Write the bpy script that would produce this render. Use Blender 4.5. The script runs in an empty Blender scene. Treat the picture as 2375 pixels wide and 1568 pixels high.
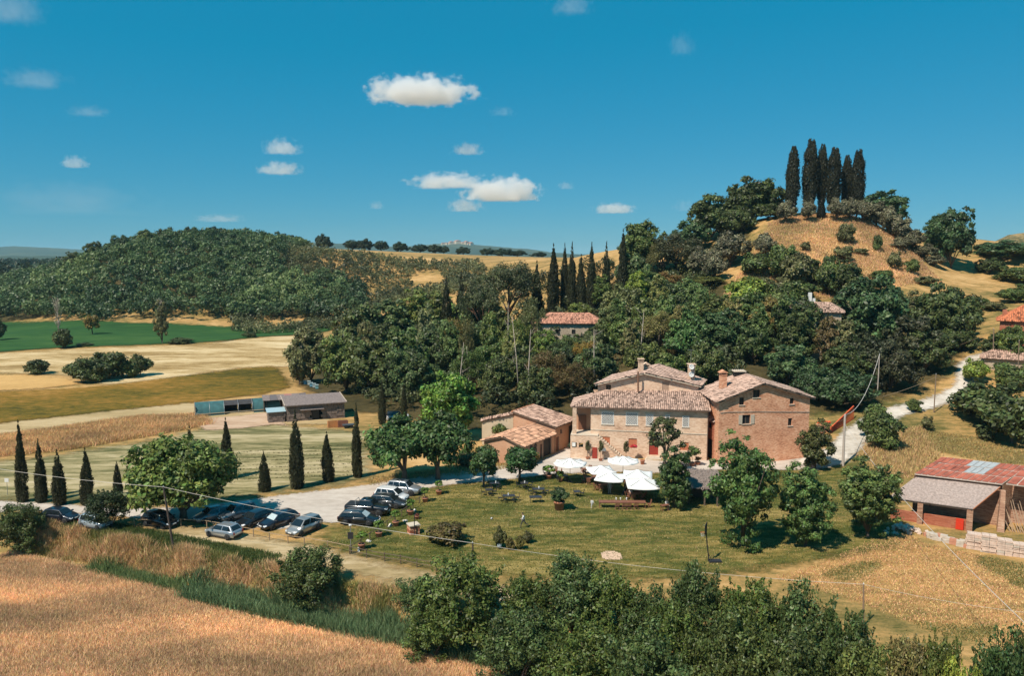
import bpy, bmesh, math, random
import numpy as np
from mathutils import Vector, Matrix, noise as mnoise

# ------------------------------------------------------------------ camera, sky, sun, exposure
SC = bpy.context.scene
COL = SC.collection
R = math.radians
CAM_H, PITCH = 30.0, R(5.98)
FPX, CX, CY = 1804.5, 1187.5, 784.0          # survey units: a 2375 x 1568 sheet
cam = bpy.data.cameras.new('camera')
cam.lens = FPX / 2375.0 * 36.0
cam.clip_start, cam.clip_end = 0.5, 60000.0
camo = bpy.data.objects.new('camera', cam)
COL.objects.link(camo)
camo.location = (0, 0, CAM_H)
camo.rotation_euler = (math.pi / 2 - PITCH, 0, 0)
SC.camera = camo

SUN_EL = R(53)
SUN_TO = Vector((-0.70, -0.71, 0)).normalized()      # horizontal direction towards the sun
world = bpy.data.worlds.new('World')
SC.world = world
world.use_nodes = True
wn, wl = world.node_tree.nodes, world.node_tree.links
sky = wn.new('ShaderNodeTexSky')
sky.sky_type = 'NISHITA'
sky.sun_disc = False
sky.sun_elevation = SUN_EL
sky.sun_rotation = math.atan2(SUN_TO.x, SUN_TO.y)
sky.altitude = 300
sky.air_density = 1.0
sky.dust_density = 0.0
sky.ozone_density = 4.0
grade = wn.new('ShaderNodeVectorMath')           # the photograph's teal print of the same sky
grade.operation = 'MULTIPLY_ADD'
grade.inputs[1].default_value = (.27, .335, .40)
grade.inputs[2].default_value = (-.40, 1.98, 3.38)
pos = wn.new('ShaderNodeVectorMath')
pos.operation = 'MAXIMUM'
pos.inputs[1].default_value = (.05, .05, .05)
wl.new(sky.outputs[0], grade.inputs[0])
wl.new(grade.outputs[0], pos.inputs[0])
wl.new(pos.outputs[0], wn['Background'].inputs[0])
wn['Background'].inputs[1].default_value = 0.074
sl = bpy.data.lights.new('sun', 'SUN')
sl.energy = 5.0
sl.angle = R(0.53)
sl.color = (1.0, 0.91, 0.78)
slo = bpy.data.objects.new('sun', sl)
COL.objects.link(slo)
sun_dir = -(SUN_TO * math.cos(SUN_EL) + Vector((0, 0, math.sin(SUN_EL))))
slo.rotation_euler = sun_dir.to_track_quat('-Z', 'Y').to_euler()
vs = SC.view_settings
vs.view_transform = 'Standard'
vs.look = 'None'
vs.exposure = 0.25
vs.gamma = 1.0
vs.use_curve_mapping = False
SC.cycles.use_denoising = True
SC.cycles.max_bounces = 6
SC.cycles.diffuse_bounces = 3
SC.cycles.glossy_bounces = 2
SC.cycles.transmission_bounces = 3
SC.cycles.transparent_max_bounces = 8
SC.cycles.volume_bounces = 3
SC.cycles.sample_clamp_indirect = 4

random.seed(7)
RNG = np.random.default_rng(11)

# ------------------------------------------------------------------ helpers
def tag(o, label=None, cat=None, group=None, kind=None):
    if label: o['label'] = label
    if cat: o['category'] = cat
    if group: o['group'] = group
    if kind: o['kind'] = kind
    return o

def empty(name, loc=(0, 0, 0), rz=0.0, label=None, cat=None, group=None):
    o = bpy.data.objects.new(name, None)
    o.empty_display_size = 0.3
    COL.objects.link(o)
    o.location = loc
    o.rotation_euler = (0, 0, rz)
    return tag(o, label, cat, group)

def link(name, me, parent=None, m=None, loc=None, color=None):
    o = bpy.data.objects.new(name, me)
    COL.objects.link(o)
    if m is not None and len(me.materials) == 0: me.materials.append(m)
    if parent is not None: o.parent = parent
    if loc is not None: o.location = loc
    if color is not None: o.color = (*color, 1)
    return o

def copy_tree(o, parent=None):
    c = o.copy(); COL.objects.link(c); c.parent = parent
    for ch in list(o.children): copy_tree(ch, c)
    return c

def np_mesh(name, V, Q, nv=4):
    """V (n,3) float, Q (m,nv) int"""
    me = bpy.data.meshes.new(name)
    V = np.asarray(V, dtype=np.float32); Q = np.asarray(Q, dtype=np.int32)
    me.vertices.add(len(V)); me.vertices.foreach_set('co', V.ravel())
    me.loops.add(Q.size); me.loops.foreach_set('vertex_index', Q.ravel())
    me.polygons.add(len(Q))
    me.polygons.foreach_set('loop_start', np.arange(0, Q.size, nv, dtype=np.int32))
    me.polygons.foreach_set('loop_total', np.full(len(Q), nv, dtype=np.int32))
    me.update(calc_edges=True)
    return me

def fattr(me, name, vals, dom='FACE'):
    a = me.attributes.new(name, 'FLOAT', dom)
    a.data.foreach_set('value', np.asarray(vals, dtype=np.float32).ravel())

class MB:
    """collects boxes, bars, prisms, lathes; build() links them as ONE mesh object"""
    def __init__(s): s.v = []; s.f = []
    def add(s, vs, fs):
        b = len(s.v); s.v += [tuple(v) for v in vs]; s.f += [tuple(b + i for i in f) for f in fs]; return s
    def box(s, x0, x1, y0, y1, z0, z1, M=None):
        vs = [Vector(p) for p in ((x0,y0,z0),(x1,y0,z0),(x1,y1,z0),(x0,y1,z0),(x0,y0,z1),(x1,y0,z1),(x1,y1,z1),(x0,y1,z1))]
        if M is not None: vs = [M @ v for v in vs]
        return s.add(vs, [(0,3,2,1),(4,5,6,7),(0,1,5,4),(1,2,6,5),(2,3,7,6),(3,0,4,7)])
    def bar(s, a, b, w, h=None, up=(0,0,1)):
        """rectangular bar from a to b, w wide, h high"""
        h = h or w
        a, b = Vector(a), Vector(b); d = (b - a).normalized(); up = Vector(up)
        if abs(d.dot(up)) > .95: up = Vector((0, 1, 0))
        sd = d.cross(up).normalized(); u = sd.cross(d)
        vs = []
        for p in (a, b):
            for i, j in ((-1,-1),(1,-1),(1,1),(-1,1)): vs.append(p + sd * (i * w / 2) + u * (j * h / 2))
        return s.add(vs, [(3,2,1,0),(4,5,6,7),(0,1,5,4),(1,2,6,5),(2,3,7,6),(3,0,4,7)])
    def tube(s, pts, rads, n=8, cap=True):
        pts = [Vector(p) for p in pts]
        if not hasattr(rads, '__len__'): rads = [rads] * len(pts)
        b = len(s.v); up = Vector((0.13, 0.37, 0.92))
        for i, p in enumerate(pts):
            d = (pts[min(i+1, len(pts)-1)] - pts[max(i-1, 0)]).normalized()
            if abs(d.dot(up)) > .97: up = Vector((1, 0, 0))
            x = d.cross(up).normalized(); y = d.cross(x)
            for k in range(n):
                a = 2 * math.pi * k / n
                s.v.append(tuple(p + (x * math.cos(a) + y * math.sin(a)) * rads[i]))
        for i in range(len(pts) - 1):
            for k in range(n):
                k2 = (k + 1) % n
                s.f.append((b+i*n+k, b+i*n+k2, b+(i+1)*n+k2, b+(i+1)*n+k))
        if cap:
            s.f.append(tuple(b + k for k in range(n))[::-1]); s.f.append(tuple(b + (len(pts)-1)*n + k for k in range(n)))
        return s
    def lathe(s, prof, n=14, c=(0, 0, 0), cap=True):
        b = len(s.v)
        for r, z in prof:
            for k in range(n):
                a = 2 * math.pi * k / n
                s.v.append((c[0] + r * math.cos(a), c[1] + r * math.sin(a), c[2] + z))
        for i in range(len(prof) - 1):
            for k in range(n):
                k2 = (k + 1) % n
                s.f.append((b+i*n+k, b+i*n+k2, b+(i+1)*n+k2, b+(i+1)*n+k))
        if cap:
            s.f.append(tuple(b + k for k in range(n))[::-1]); s.f.append(tuple(b + (len(prof)-1)*n + k for k in range(n)))
        return s
    def prism(s, poly, d):
        """poly: list of 3D points (planar); extruded by vector d"""
        n = len(poly); d = Vector(d)
        vs = [Vector(p) for p in poly] + [Vector(p) + d for p in poly]
        fs = [tuple(range(n))[::-1], tuple(range(n, 2*n))] + [(i, (i+1) % n, n + (i+1) % n, n + i) for i in range(n)]
        return s.add(vs, fs)
    def quad(s, *p): return s.add(p, [tuple(range(len(p)))])
    def mesh(s, name, smooth=False, fix=True):
        me = bpy.data.meshes.new(name); me.from_pydata(s.v, [], s.f)
        if fix:
            bm = bmesh.new(); bm.from_mesh(me); bmesh.ops.recalc_face_normals(bm, faces=bm.faces); bm.to_mesh(me); bm.free()
        if smooth: me.polygons.foreach_set('use_smooth', [True] * len(me.polygons))
        me.update()
        return me
    def build(s, name, m, parent=None, smooth=False, loc=None, fix=True):
        return link(name, s.mesh(name, smooth, fix), parent, m, loc)

# ------------------------------------------------------------------ materials
MATS = {}
def nodes_of(name):
    m = bpy.data.materials.new(name); m.use_nodes = True
    nt = m.node_tree
    return m, nt, nt.nodes, nt.links, nt.nodes['Principled BSDF']

def plain(name, col, rough=.7, metal=0, var=.12, scale=6, bump=0, bscale=40, spec=None, coat=0, objcol=False):
    """a surface colour with soft mottling, wear noise and optional fine relief"""
    if name in MATS: return MATS[name]
    m, nt, N, L, b = nodes_of(name)
    tc = N.new('ShaderNodeTexCoord')
    nz = N.new('ShaderNodeTexNoise'); nz.inputs['Scale'].default_value = scale; nz.inputs['Detail'].default_value = 5
    L.new(tc.outputs['Object'], nz.inputs['Vector'])
    mr = N.new('ShaderNodeMapRange'); mr.inputs[1].default_value = .25; mr.inputs[2].default_value = .75
    mr.inputs[3].default_value = 1 - var; mr.inputs[4].default_value = 1 + var
    L.new(nz.outputs['Fac'], mr.inputs[0])
    mx = N.new('ShaderNodeVectorMath'); mx.operation = 'SCALE'
    if objcol:
        oi = N.new('ShaderNodeObjectInfo'); L.new(oi.outputs['Color'], mx.inputs[0])
    else: mx.inputs[0].default_value = col
    L.new(mr.outputs[0], mx.inputs['Scale'])
    L.new(mx.outputs[0], b.inputs['Base Color'])
    b.inputs['Roughness'].default_value = rough; b.inputs['Metallic'].default_value = metal
    if spec is not None: b.inputs['Specular IOR Level'].default_value = spec
    if coat: b.inputs['Coat Weight'].default_value = coat; b.inputs['Coat Roughness'].default_value = .08
    if bump:
        n2 = N.new('ShaderNodeTexNoise'); n2.inputs['Scale'].default_value = bscale; n2.inputs['Detail'].default_value = 3
        L.new(tc.outputs['Object'], n2.inputs['Vector'])
        bp = N.new('ShaderNodeBump'); bp.inputs['Strength'].default_value = bump; bp.inputs['Distance'].default_value = .05
        L.new(n2.outputs['Fac'], bp.inputs['Height']); L.new(bp.outputs[0], b.inputs['Normal'])
    MATS[name] = m
    return m

def ramp(N, stops):
    r = N.new('ShaderNodeValToRGB'); e = r.color_ramp.elements
    while len(e) < len(stops): e.new(.5)
    for i, (p, c) in enumerate(stops): e[i].position = p; e[i].color = (*c, 1)
    return r

def field(name, stops, big=.08, small=1.5, stretch=(1, 1), ang=0, mixf=.5, bump=.4, edge=0, rows=None, rough=.95, fine=9.0, ):
    """vegetated or bare ground in world metres: two noises through one ramp, optional sown rows, ragged outline"""
    m, nt, N, L, b = nodes_of(name)
    ge = N.new('ShaderNodeNewGeometry')
    mp = N.new('ShaderNodeMapping'); mp.inputs['Rotation'].default_value = (0, 0, ang); mp.inputs['Scale'].default_value = (stretch[0], stretch[1], 1)
    L.new(ge.outputs['Position'], mp.inputs['Vector'])
    def nz(sc, det=6, v=None, ro=.6):
        n = N.new('ShaderNodeTexNoise'); n.inputs['Scale'].default_value = sc; n.inputs['Detail'].default_value = det; n.inputs['Roughness'].default_value = ro
        L.new(v or mp.outputs[0], n.inputs['Vector']); return n.outputs['Fac']
    def math_(op, a, c, cl=False):
        n = N.new('ShaderNodeMath'); n.operation = op; n.use_clamp = cl
        for i, x in enumerate((a, c)):
            if isinstance(x, (int, float)): n.inputs[i].default_value = x
            else: L.new(x, n.inputs[i])
        return n.outputs[0]
    nb, ns, nf = nz(big, 5), nz(small, 4, None, .7), nz(fine, 3, ge.outputs['Position'], .7)
    f = math_('ADD', math_('MULTIPLY', nb, 1 - mixf), math_('MULTIPLY', ns, mixf * .75))
    f = math_('ADD', f, math_('MULTIPLY', nf, mixf * .25))
    if rows:
        w = N.new('ShaderNodeTexWave'); w.inputs['Scale'].default_value = rows[0]; w.inputs['Distortion'].default_value = rows[2]; w.inputs['Detail'].default_value = 3
        w.inputs['Detail Scale'].default_value = 1.5
        mp2 = N.new('ShaderNodeMapping'); mp2.inputs['Rotation'].default_value = (0, 0, rows[3])
        L.new(ge.outputs['Position'], mp2.inputs['Vector']); L.new(mp2.outputs[0], w.inputs['Vector'])
        f = math_('ADD', f, math_('MULTIPLY', math_('SUBTRACT', w.outputs['Fac'], .5), rows[1]))
    rp = ramp(N, stops); L.new(f, rp.inputs[0])
    L.new(rp.outputs[0], b.inputs['Base Color'])
    b.inputs['Roughness'].default_value = rough; b.inputs['Specular IOR Level'].default_value = .1
    if bump:
        bp = N.new('ShaderNodeBump'); bp.inputs['Strength'].default_value = bump; bp.inputs['Distance'].default_value = .25
        L.new(math_('ADD', ns, nf), bp.inputs['Height']); L.new(bp.outputs[0], b.inputs['Normal'])
    if edge:
        at_ = N.new('ShaderNodeAttribute'); at_.attribute_name = 'edge'
        e1 = nz(1.0 / edge, 4, ge.outputs['Position'], .65)
        e = math_('ADD', at_.outputs['Fac'], math_('MULTIPLY', math_('SUBTRACT', e1, .5), edge * 3.4))
        a = math_('ADD', math_('MULTIPLY', e, .75 / edge), .5, True)
        L.new(a, b.inputs['Alpha'])
    MATS[name] = m
    return m

# ------------------------------------------------------------------ survey: sheet units -> rays -> ground
cP, sP = math.cos(PITCH), math.sin(PITCH)
def ray(px, py):
    u, v = (px - CX) / FPX, (CY - py) / FPX
    dy = cP + v * sP
    return u / dy, (-sP + v * cP) / dy
def at(px, py, Y):
    a, c = ray(px, py)
    return Vector((a * Y, Y, CAM_H + c * Y))

TP = []          # terrain control points
def ctl(px, py, Y): TP.append(tuple(at(px, py, Y)))
def xyz(*p): TP.append(p)
for x in (-140, -70, 0, 50):
    for y in (15, 45): xyz(x, y, 0)
for x in (-60, -40, -20, 0, 15, 30, 45):
    for y in (75, 95, 110): xyz(x, y, 0)
for x in (-120, -90, -60, -30): 
    for y in (140, 180, 230, 290): xyz(x, y, 0)
for p in ((-130,90,0),(-200,100,0),(-200,200,-1),(-190,300,0),(-230,370,0),(-120,340,0),(-70,330,1),(-10,130,0),(-12,150,.3),(-15,185,1),
          (10,122,.2),(24,128,.8),(36,128,.9),(60,80,0),(75,80,.2),(95,80,.4),(120,60,0),(150,100,4),(48,105,.1),(60,105,.7),(75,110,1.5),(110,110,3.5),
          (-12,230,3),(5,150,2.2),(25,150,5.5),(45,150,8)): xyz(*p)
for a in ((1960,1045,113),(2000,1000,122.5),(2090,948,132),(2180,920,139),(2240,862,148),(2275,828,155),(2330,800,156),
          (1315,800,178),(1310,720,207),(1200,640,300),(1120,700,250),
          (1900,500,236),(1850,503,236),(1990,505,237),(1770,520,234),(1700,560,234),(2075,545,234),(2140,590,230),(2210,622,228),
          (1900,560,219),(1900,620,204),(1760,640,203),(2050,620,205),(2150,645,207),(1700,660,200),(1800,720,185),(1950,720,183),(2100,730,180),
          (1600,620,230),(1500,640,232),(1450,690,215),(1600,760,185),
          (2250,660,207),(2330,690,195),(2300,750,172),(2280,590,300),(2375,575,280),(2420,590,240),(2440,700,180)): ctl(*a)
for p in ((100,280,38),(100,340,30),(60,300,34),(160,300,38),(230,240,34),(200,160,16),(40,330,27),(180,420,34),(60,450,28)): xyz(*p)
for a in ((0,715,430),(100,668,430),(180,622,440),(260,598,450),(360,575,465),(460,562,475),(540,568,480),(640,600,430),(760,650,400),(880,680,390),
          (600,660,395),(400,640,410),(250,660,400),(700,574,520),(860,582,510),(1000,592,495),(1130,604,480),(960,640,420),(1000,690,340),(880,720,330),
          (1250,600,440)): ctl(*a)
for p in ((-350,520,10),(-350,380,1),(-150,620,33),(0,640,29.5),(150,640,29),(-330,700,18),(0,800,26),(-300,900,20),(300,800,28),(400,400,30),(300,100,10),
          (-300,150,0),(-400,250,-2),(-250,30,0),(200,0,6),(0,-40,0)): xyz(*p)
TP = np.array(TP, dtype=float)
_S = 100.0
def _tps_k(d2): return np.where(d2 > 1e-12, .5 * d2 * np.log(np.maximum(d2, 1e-12)), 0)
def _tps_fit():
    P = TP[:, :2] / _S; n = len(P)
    K = _tps_k(((P[:, None] - P[None]) ** 2).sum(-1)) + np.eye(n) * 2e-3
    Q = np.hstack([np.ones((n, 1)), P])
    A = np.vstack([np.hstack([K, Q]), np.hstack([Q.T, np.zeros((3, 3))])])
    return np.linalg.solve(A, np.concatenate([TP[:, 2], np.zeros(3)]))
_W = _tps_fit()
DL0, DLd = np.array((-23.6, 69.4)), np.array((0.92, -0.392)); DLn = np.array((0.392, 0.92))
def bank_s(x, y): return (x - DL0[0]) * DLn[0] + (y - DL0[1]) * DLn[1]
def sstep(a, b, t):
    t = np.clip((t - a) / (b - a), 0, 1); return t * t * (3 - 2 * t)
def hz(x, y):
    x = np.atleast_1d(np.asarray(x, float)); y = np.atleast_1d(np.asarray(y, float))
    out = np.empty(x.shape); xf, yf = x.ravel(), y.ravel(); o = out.ravel()
    n = len(TP); P = TP[:, :2] / _S
    for i in range(0, len(xf), 20000):
        a = np.stack([np.clip(xf[i:i+20000], -450, 450), np.clip(yf[i:i+20000], -60, 900)], 1) / _S
        k = _tps_k(((a[:, None] - P[None]) ** 2).sum(-1))
        o[i:i+20000] = k @ _W[:n] + _W[n] + a @ _W[n+1:]
    far = sstep(600, 1100, np.hypot(xf, yf)); o[:] = o * (1 - far) + far * (14 - 12 * sstep(1500, 6000, np.hypot(xf, yf)))
    s = bank_s(xf, yf)
    near = sstep(-120, -60, xf) * 1.0
    o += -2.5 * (1 - sstep(0.2, 3.6, s + .8 * np.sin(xf * .55) + .4 * np.sin(xf * 1.7 + yf)))
    o += (.05 * np.sin(xf * .31 + yf * .17) + .04 * np.sin(yf * .43 - xf * .11)) * sstep(20, 60, yf) * .6
    return o.reshape(x.shape)
def h1(x, y): return float(hz(x, y)[0])
_YS = np.concatenate([np.arange(30, 200, .5), np.arange(200, 900, 3.0)])
def G(px, py):
    """the ground point a survey ray first meets"""
    a, c = ray(px, py)
    d = CAM_H + c * _YS - hz(a * _YS, _YS)
    i = int(np.argmax(d < 0)) if (d < 0).any() else len(_YS) - 1
    if i == 0: i = 1
    t = d[i-1] / (d[i-1] - d[i]); Y = _YS[i-1] + t * (_YS[i] - _YS[i-1])
    return Vector((a * Y, Y, h1(a * Y, Y)))
def XY(px, Y):
    """ground point at distance Y on the vertical plane through px (horizon height)"""
    x = (px - CX) / FPX * (Y * cP + 30 * sP * .5)
    return Vector((x, Y, h1(x, Y)))

# ------------------------------------------------------------------ the ground sheet
def axis(*segs):
    out = []
    for a, b, st in segs: out += list(np.arange(a, b, st))
    return np.array(out)
gy = axis((-60, 30, 6), (30, 150, 1.1), (150, 300, 2.6), (300, 800, 7), (800, 2000, 80), (2000, 14001, 600))
gx = np.concatenate([-axis((100, 440, 7), (440, 2000, 80), (2000, 12001, 600))[::-1], axis((-100 + 1e-6, 100, 1.4)), axis((100, 440, 7), (440, 2000, 80), (2000, 12001, 600))])
gx = np.unique(gx)
GX, GY = np.meshgrid(gx, gy)
GZ = hz(GX, GY)
nx, ny = len(gx), len(gy)
ii = (np.arange(ny - 1)[:, None] * nx + np.arange(nx - 1)[None]).ravel()
gme = np_mesh('ground', np.stack([GX, GY, GZ], -1).reshape(-1, 3), np.stack([ii, ii + 1, ii + nx + 1, ii + nx], 1))
gme.polygons.foreach_set('use_smooth', np.ones(len(gme.polygons), bool))
m_ground = field('dry_meadow_ground', [(.38, (.095, .092, .028)), (.45, (.24, .17, .06)), (.52, (.42, .25, .095)), (.62, (.60, .38, .17))], big=.05, small=.5, stretch=(.55, 1.2), mixf=.55, bump=.5, fine=4)
tag(link('ground', gme, None, m_ground), kind='structure')

def seg_sd(px_, py_, poly):
    """signed distance to polygon, positive inside"""
    poly = np.asarray(poly, float); n = len(poly)
    d = np.full(px_.shape, 1e9); ins = np.zeros(px_.shape, bool)
    for i in range(n):
        a, b = poly[i], poly[(i + 1) % n]
        ab = b - a; t = np.clip(((px_ - a[0]) * ab[0] + (py_ - a[1]) * ab[1]) / max((ab ** 2).sum(), 1e-9), 0, 1)
        d = np.minimum(d, np.hypot(px_ - a[0] - t * ab[0], py_ - a[1] - t * ab[1]))
        c = ((a[1] > py_) != (b[1] > py_)); den = (b[1] - a[1]) if abs(b[1] - a[1]) > 1e-12 else 1e-12
        ins ^= c & (px_ < (b[0] - a[0]) * (py_ - a[1]) / den + a[0])
    return np.where(ins, d, -d)
def sheet(name, poly, ds, off, m, edge, kind='structure', label=None):
    """a skin of ground cover following the terrain inside a ragged outline"""
    poly = np.asarray([(p[0], p[1]) for p in poly], float)
    x0, y0 = poly.min(0) - edge * 2; x1, y1 = poly.max(0) + edge * 2
    xs, ys = np.arange(x0, x1 + ds, ds), np.arange(y0, y1 + ds, ds)
    X, Y = np.meshgrid(xs, ys); sd = seg_sd(X, Y, poly)
    nx_, ny_ = len(xs), len(ys)
    k = sd > -edge * 1.7
    cell = k[:-1, :-1] | k[1:, :-1] | k[:-1, 1:] | k[1:, 1:]
    i = (np.arange(ny_ - 1)[:, None] * nx_ + np.arange(nx_ - 1)[None])[cell]
    Q = np.stack([i, i + 1, i + nx_ + 1, i + nx_], 1)
    used = np.unique(Q); remap = np.zeros(nx_ * ny_, int); remap[used] = np.arange(len(used))
    V = np.stack([X.ravel()[used], Y.ravel()[used], hz(X.ravel()[used], Y.ravel()[used]) + off], 1)
    me = np_mesh(name, V, remap[Q]); fattr(me, 'edge', sd.ravel()[used], 'POINT')
    me.polygons.foreach_set('use_smooth', np.ones(len(me.polygons), bool))
    return tag(link(name, me, None, m), label, kind=kind)
def gp(*pts): return [tuple(G(*p))[:2] for p in pts]
def ribbon(pts, w):
    P = [Vector(p[:2]) for p in pts]; l, r = [], []
    for i, p in enumerate(P):
        d = (P[min(i+1, len(P)-1)] - P[max(i-1, 0)]).normalized(); n = Vector((-d.y, d.x)) * (w[i] if hasattr(w, '__len__') else w) / 2
        l.append(p + n); r.append(p - n)
    return [tuple(v) for v in l + r[::-1]]

# far fields, left
m_green = field('green_crop', [(.38, (.018, .055, .016)), (.5, (.03, .085, .022)), (.62, (.06, .12, .03))], big=.02, small=.2, stretch=(.4, 1), bump=.3, edge=3, fine=2)
sheet('green_field', gp((-60,744),(100,747),(300,750),(500,757),(640,760),(775,754),(770,767),(640,780),(480,795),(300,802),(120,808),(-60,822)), 6, .22, m_green, 3)
m_pale = field('pale_dry_grass', [(.40, (.20, .125, .045)), (.47, (.36, .24, .10)), (.53, (.55, .40, .21)), (.62, (.68, .54, .33))], big=.05, small=.35, stretch=(.35, 1.4), bump=.5, edge=2, fine=2)
sheet('dry_grass_field', gp((-60,826),(120,813),(300,806),(480,799),(640,781),(690,778),(690,850),(560,853),(450,869),(250,894),(190,882),(150,870),(-60,864)), 3, .1, m_pale, 2)
m_org = field('ripe_cereal', [(.35, (.45, .26, .09)), (.6, (.62, .38, .15))], big=.1, small=.6, bump=.4, edge=1.5)
sheet('cereal_field', gp((-60,868),(60,872),(150,878),(200,890),(90,903),(-60,910)), 3, .13, m_org, 1.5)
m_crop = field('weedy_crop', [(.40, (.06, .055, .010)), (.47, (.14, .10, .016)), (.54, (.25, .135, .026)), (.62, (.40, .22, .06))], big=.03, small=.5, stretch=(.7, 1.2), bump=.7, edge=1.5, fine=2.5)
sheet('crop_field', gp((-60,913),(100,906),(250,896),(450,871),(560,856),(640,852),(665,880),(670,900),(610,915),(440,935),(250,955),(-60,990)), 2.5, .14, m_crop, 1.5)
m_strip = field('worn_grass_track', [(.35, (.27, .20, .09)), (.5, (.43, .31, .16)), (.65, (.56, .43, .26))], big=.08, small=.7, stretch=(.4, 1.6), bump=.3, edge=1)
sheet('mown_track', gp((-60,990),(200,960),(420,934),(600,946),(720,962),(800,985),(640,985),(480,975),(330,966),(150,990),(-60,1015)), 1.5, .07, m_strip, 1.2)
m_tall = field('tall_dry_grass', [(.36, (.20, .15, .05)), (.48, (.38, .24, .09)), (.6, (.55, .35, .15))], big=.15, small=.9, stretch=(.5, 1), bump=.8, edge=1)
sheet('tall_grass_strip', gp((-60,1022),(150,992),(330,967),(470,962),(490,985),(330,1015),(150,1045),(-60,1066)), 1.2, .1, m_tall, 1)
m_mead = field('mown_meadow', [(.41, (.085, .092, .035)), (.47, (.18, .16, .07)), (.53, (.35, .285, .145)), (.61, (.52, .42, .26))], big=.12, small=.7, stretch=(.28, 1.5), ang=R(8), bump=.4, edge=2.2)
sheet('mown_meadow', gp((-60,1158),(-60,1078),(100,1062),(300,1032),(470,996),(640,986),(800,1000),(846,1000),(856,1112),(700,1135),(560,1155),(300,1176),(100,1163)), 1.3, .05, m_mead, 2.2)
# lawn
m_lawn = field('lawn_grass', [(.40, (.055, .066, .015)), (.47, (.10, .105, .026)), (.53, (.20, .155, .045)), (.60, (.34, .25, .09))], big=.10, small=.8, stretch=(.45, 1.3), bump=.35, edge=1.6)
sheet('lawn', gp((742,1232),(800,1222),(858,1212),(900,1190),(950,1152),(985,1136),(1040,1126),(1120,1119),(1200,1111),(1280,1101),(1350,1099),(1440,1097),(1540,1100),(1600,1094),(1700,1092),(1850,1092),(1960,1086),(2040,1130),(2100,1210),(2060,1265),(1900,1300),(1700,1330),(1500,1345),(1250,1342),(1010,1318),(815,1284),(760,1262)), .8, .035, m_lawn, 1.6)
# gravel
m_grav = field('pale_gravel', [(.33, (.33, .27, .22)), (.48, (.47, .40, .34)), (.62, (.60, .53, .46))], big=.12, small=1.2, stretch=(.5, 1), bump=.15, edge=.5, fine=14)
sheet('gravel_road', gp((-40,1163),(60,1166),(160,1172),(300,1182),(420,1178),(540,1166),(640,1152),(760,1138),(860,1125),(940,1112),(1040,1098),(1120,1088),(1200,1076),(1244,1076),(1322,1034),(1345,1034),(1335,1056),(1400,1064),(1540,1070),(1645,1068),(1700,1066),(1800,1066),(1880,1064),(1920,1072),(1880,1086),(1850,1090),(1700,1090),(1600,1092),(1540,1098),(1440,1095),(1350,1098),(1280,1100),(1200,1110),(1120,1118),(1040,1125),(980,1135),(950,1150),(900,1182),(860,1205),(800,1213),(740,1212),(660,1228),(560,1222),(480,1212),(420,1206),(330,1205),(250,1195),(160,1190),(60,1185),(-40,1182)), .8, .06, m_grav, .5)
m_lane = field('white_gravel', [(.35, (.34, .29, .23)), (.48, (.52, .46, .39)), (.62, (.66, .60, .53))], big=.2, small=1.0, bump=.15, edge=.8, fine=14)
LANE = [G(*p) for p in ((1860,1080),(1925,1066),(1965,1035),(1988,1006),(2022,980),(2080,955),(2140,941),(2200,920),(2236,898),(2243,872),(2240,850),(2264,832),(2310,818))]
sheet('gravel_lane', ribbon(LANE, [4.6, 4.6, 4.2, 4.0, 3.8, 3.4, 3.2, 3.2, 3.2, 3.2, 3.2, 3.2, 3.2]), .9, .085, m_lane, .8)
# dirt track along the bank
m_dirt = field('dirt_track', [(.35, (.20, .15, .065)), (.47, (.36, .26, .13)), (.58, (.52, .40, .24)), (.68, (.62, .50, .34))], big=.15, small=.8, stretch=(.5, 1.4), ang=R(23), bump=.25, edge=1.2)
sheet('dirt_track', gp((330,1216),(470,1226),(570,1245),(700,1264),(815,1292),(930,1320),(1030,1338),(1200,1368),(1200,1410),(1000,1372),(880,1345),(760,1322),(640,1298),(520,1276),(440,1256),(370,1236)), .7, .05, m_dirt, 1.2)
# wheat in front
m_wheat = field('wheat_soil', [(.35, (.34, .20, .08)), (.5, (.50, .32, .14)), (.65, (.62, .42, .20))], big=.12, small=1.4, bump=.8, edge=.5)
def bank_pt(t, s): return (DL0[0] + DLd[0] * t + DLn[0] * s, DL0[1] + DLd[1] * t + DLn[1] * s)
sheet('wheat_field', [bank_pt(-75, -.8), bank_pt(0, -.6), bank_pt(60, -.8), bank_pt(60, -60), bank_pt(-75, -60)], 1.2, .05, m_wheat, .6)
m_sand = plain('bare_sand', (.62, .42, .29), .95, var=.15, bump=.4)
c = G(1418, 1290); sheet('bare_sand_patch', [(c.x + .8 * math.cos(a), c.y + .9 * math.sin(a)) for a in np.linspace(0, 6.0, 14)], .25, .06, m_sand, .1)

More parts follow.
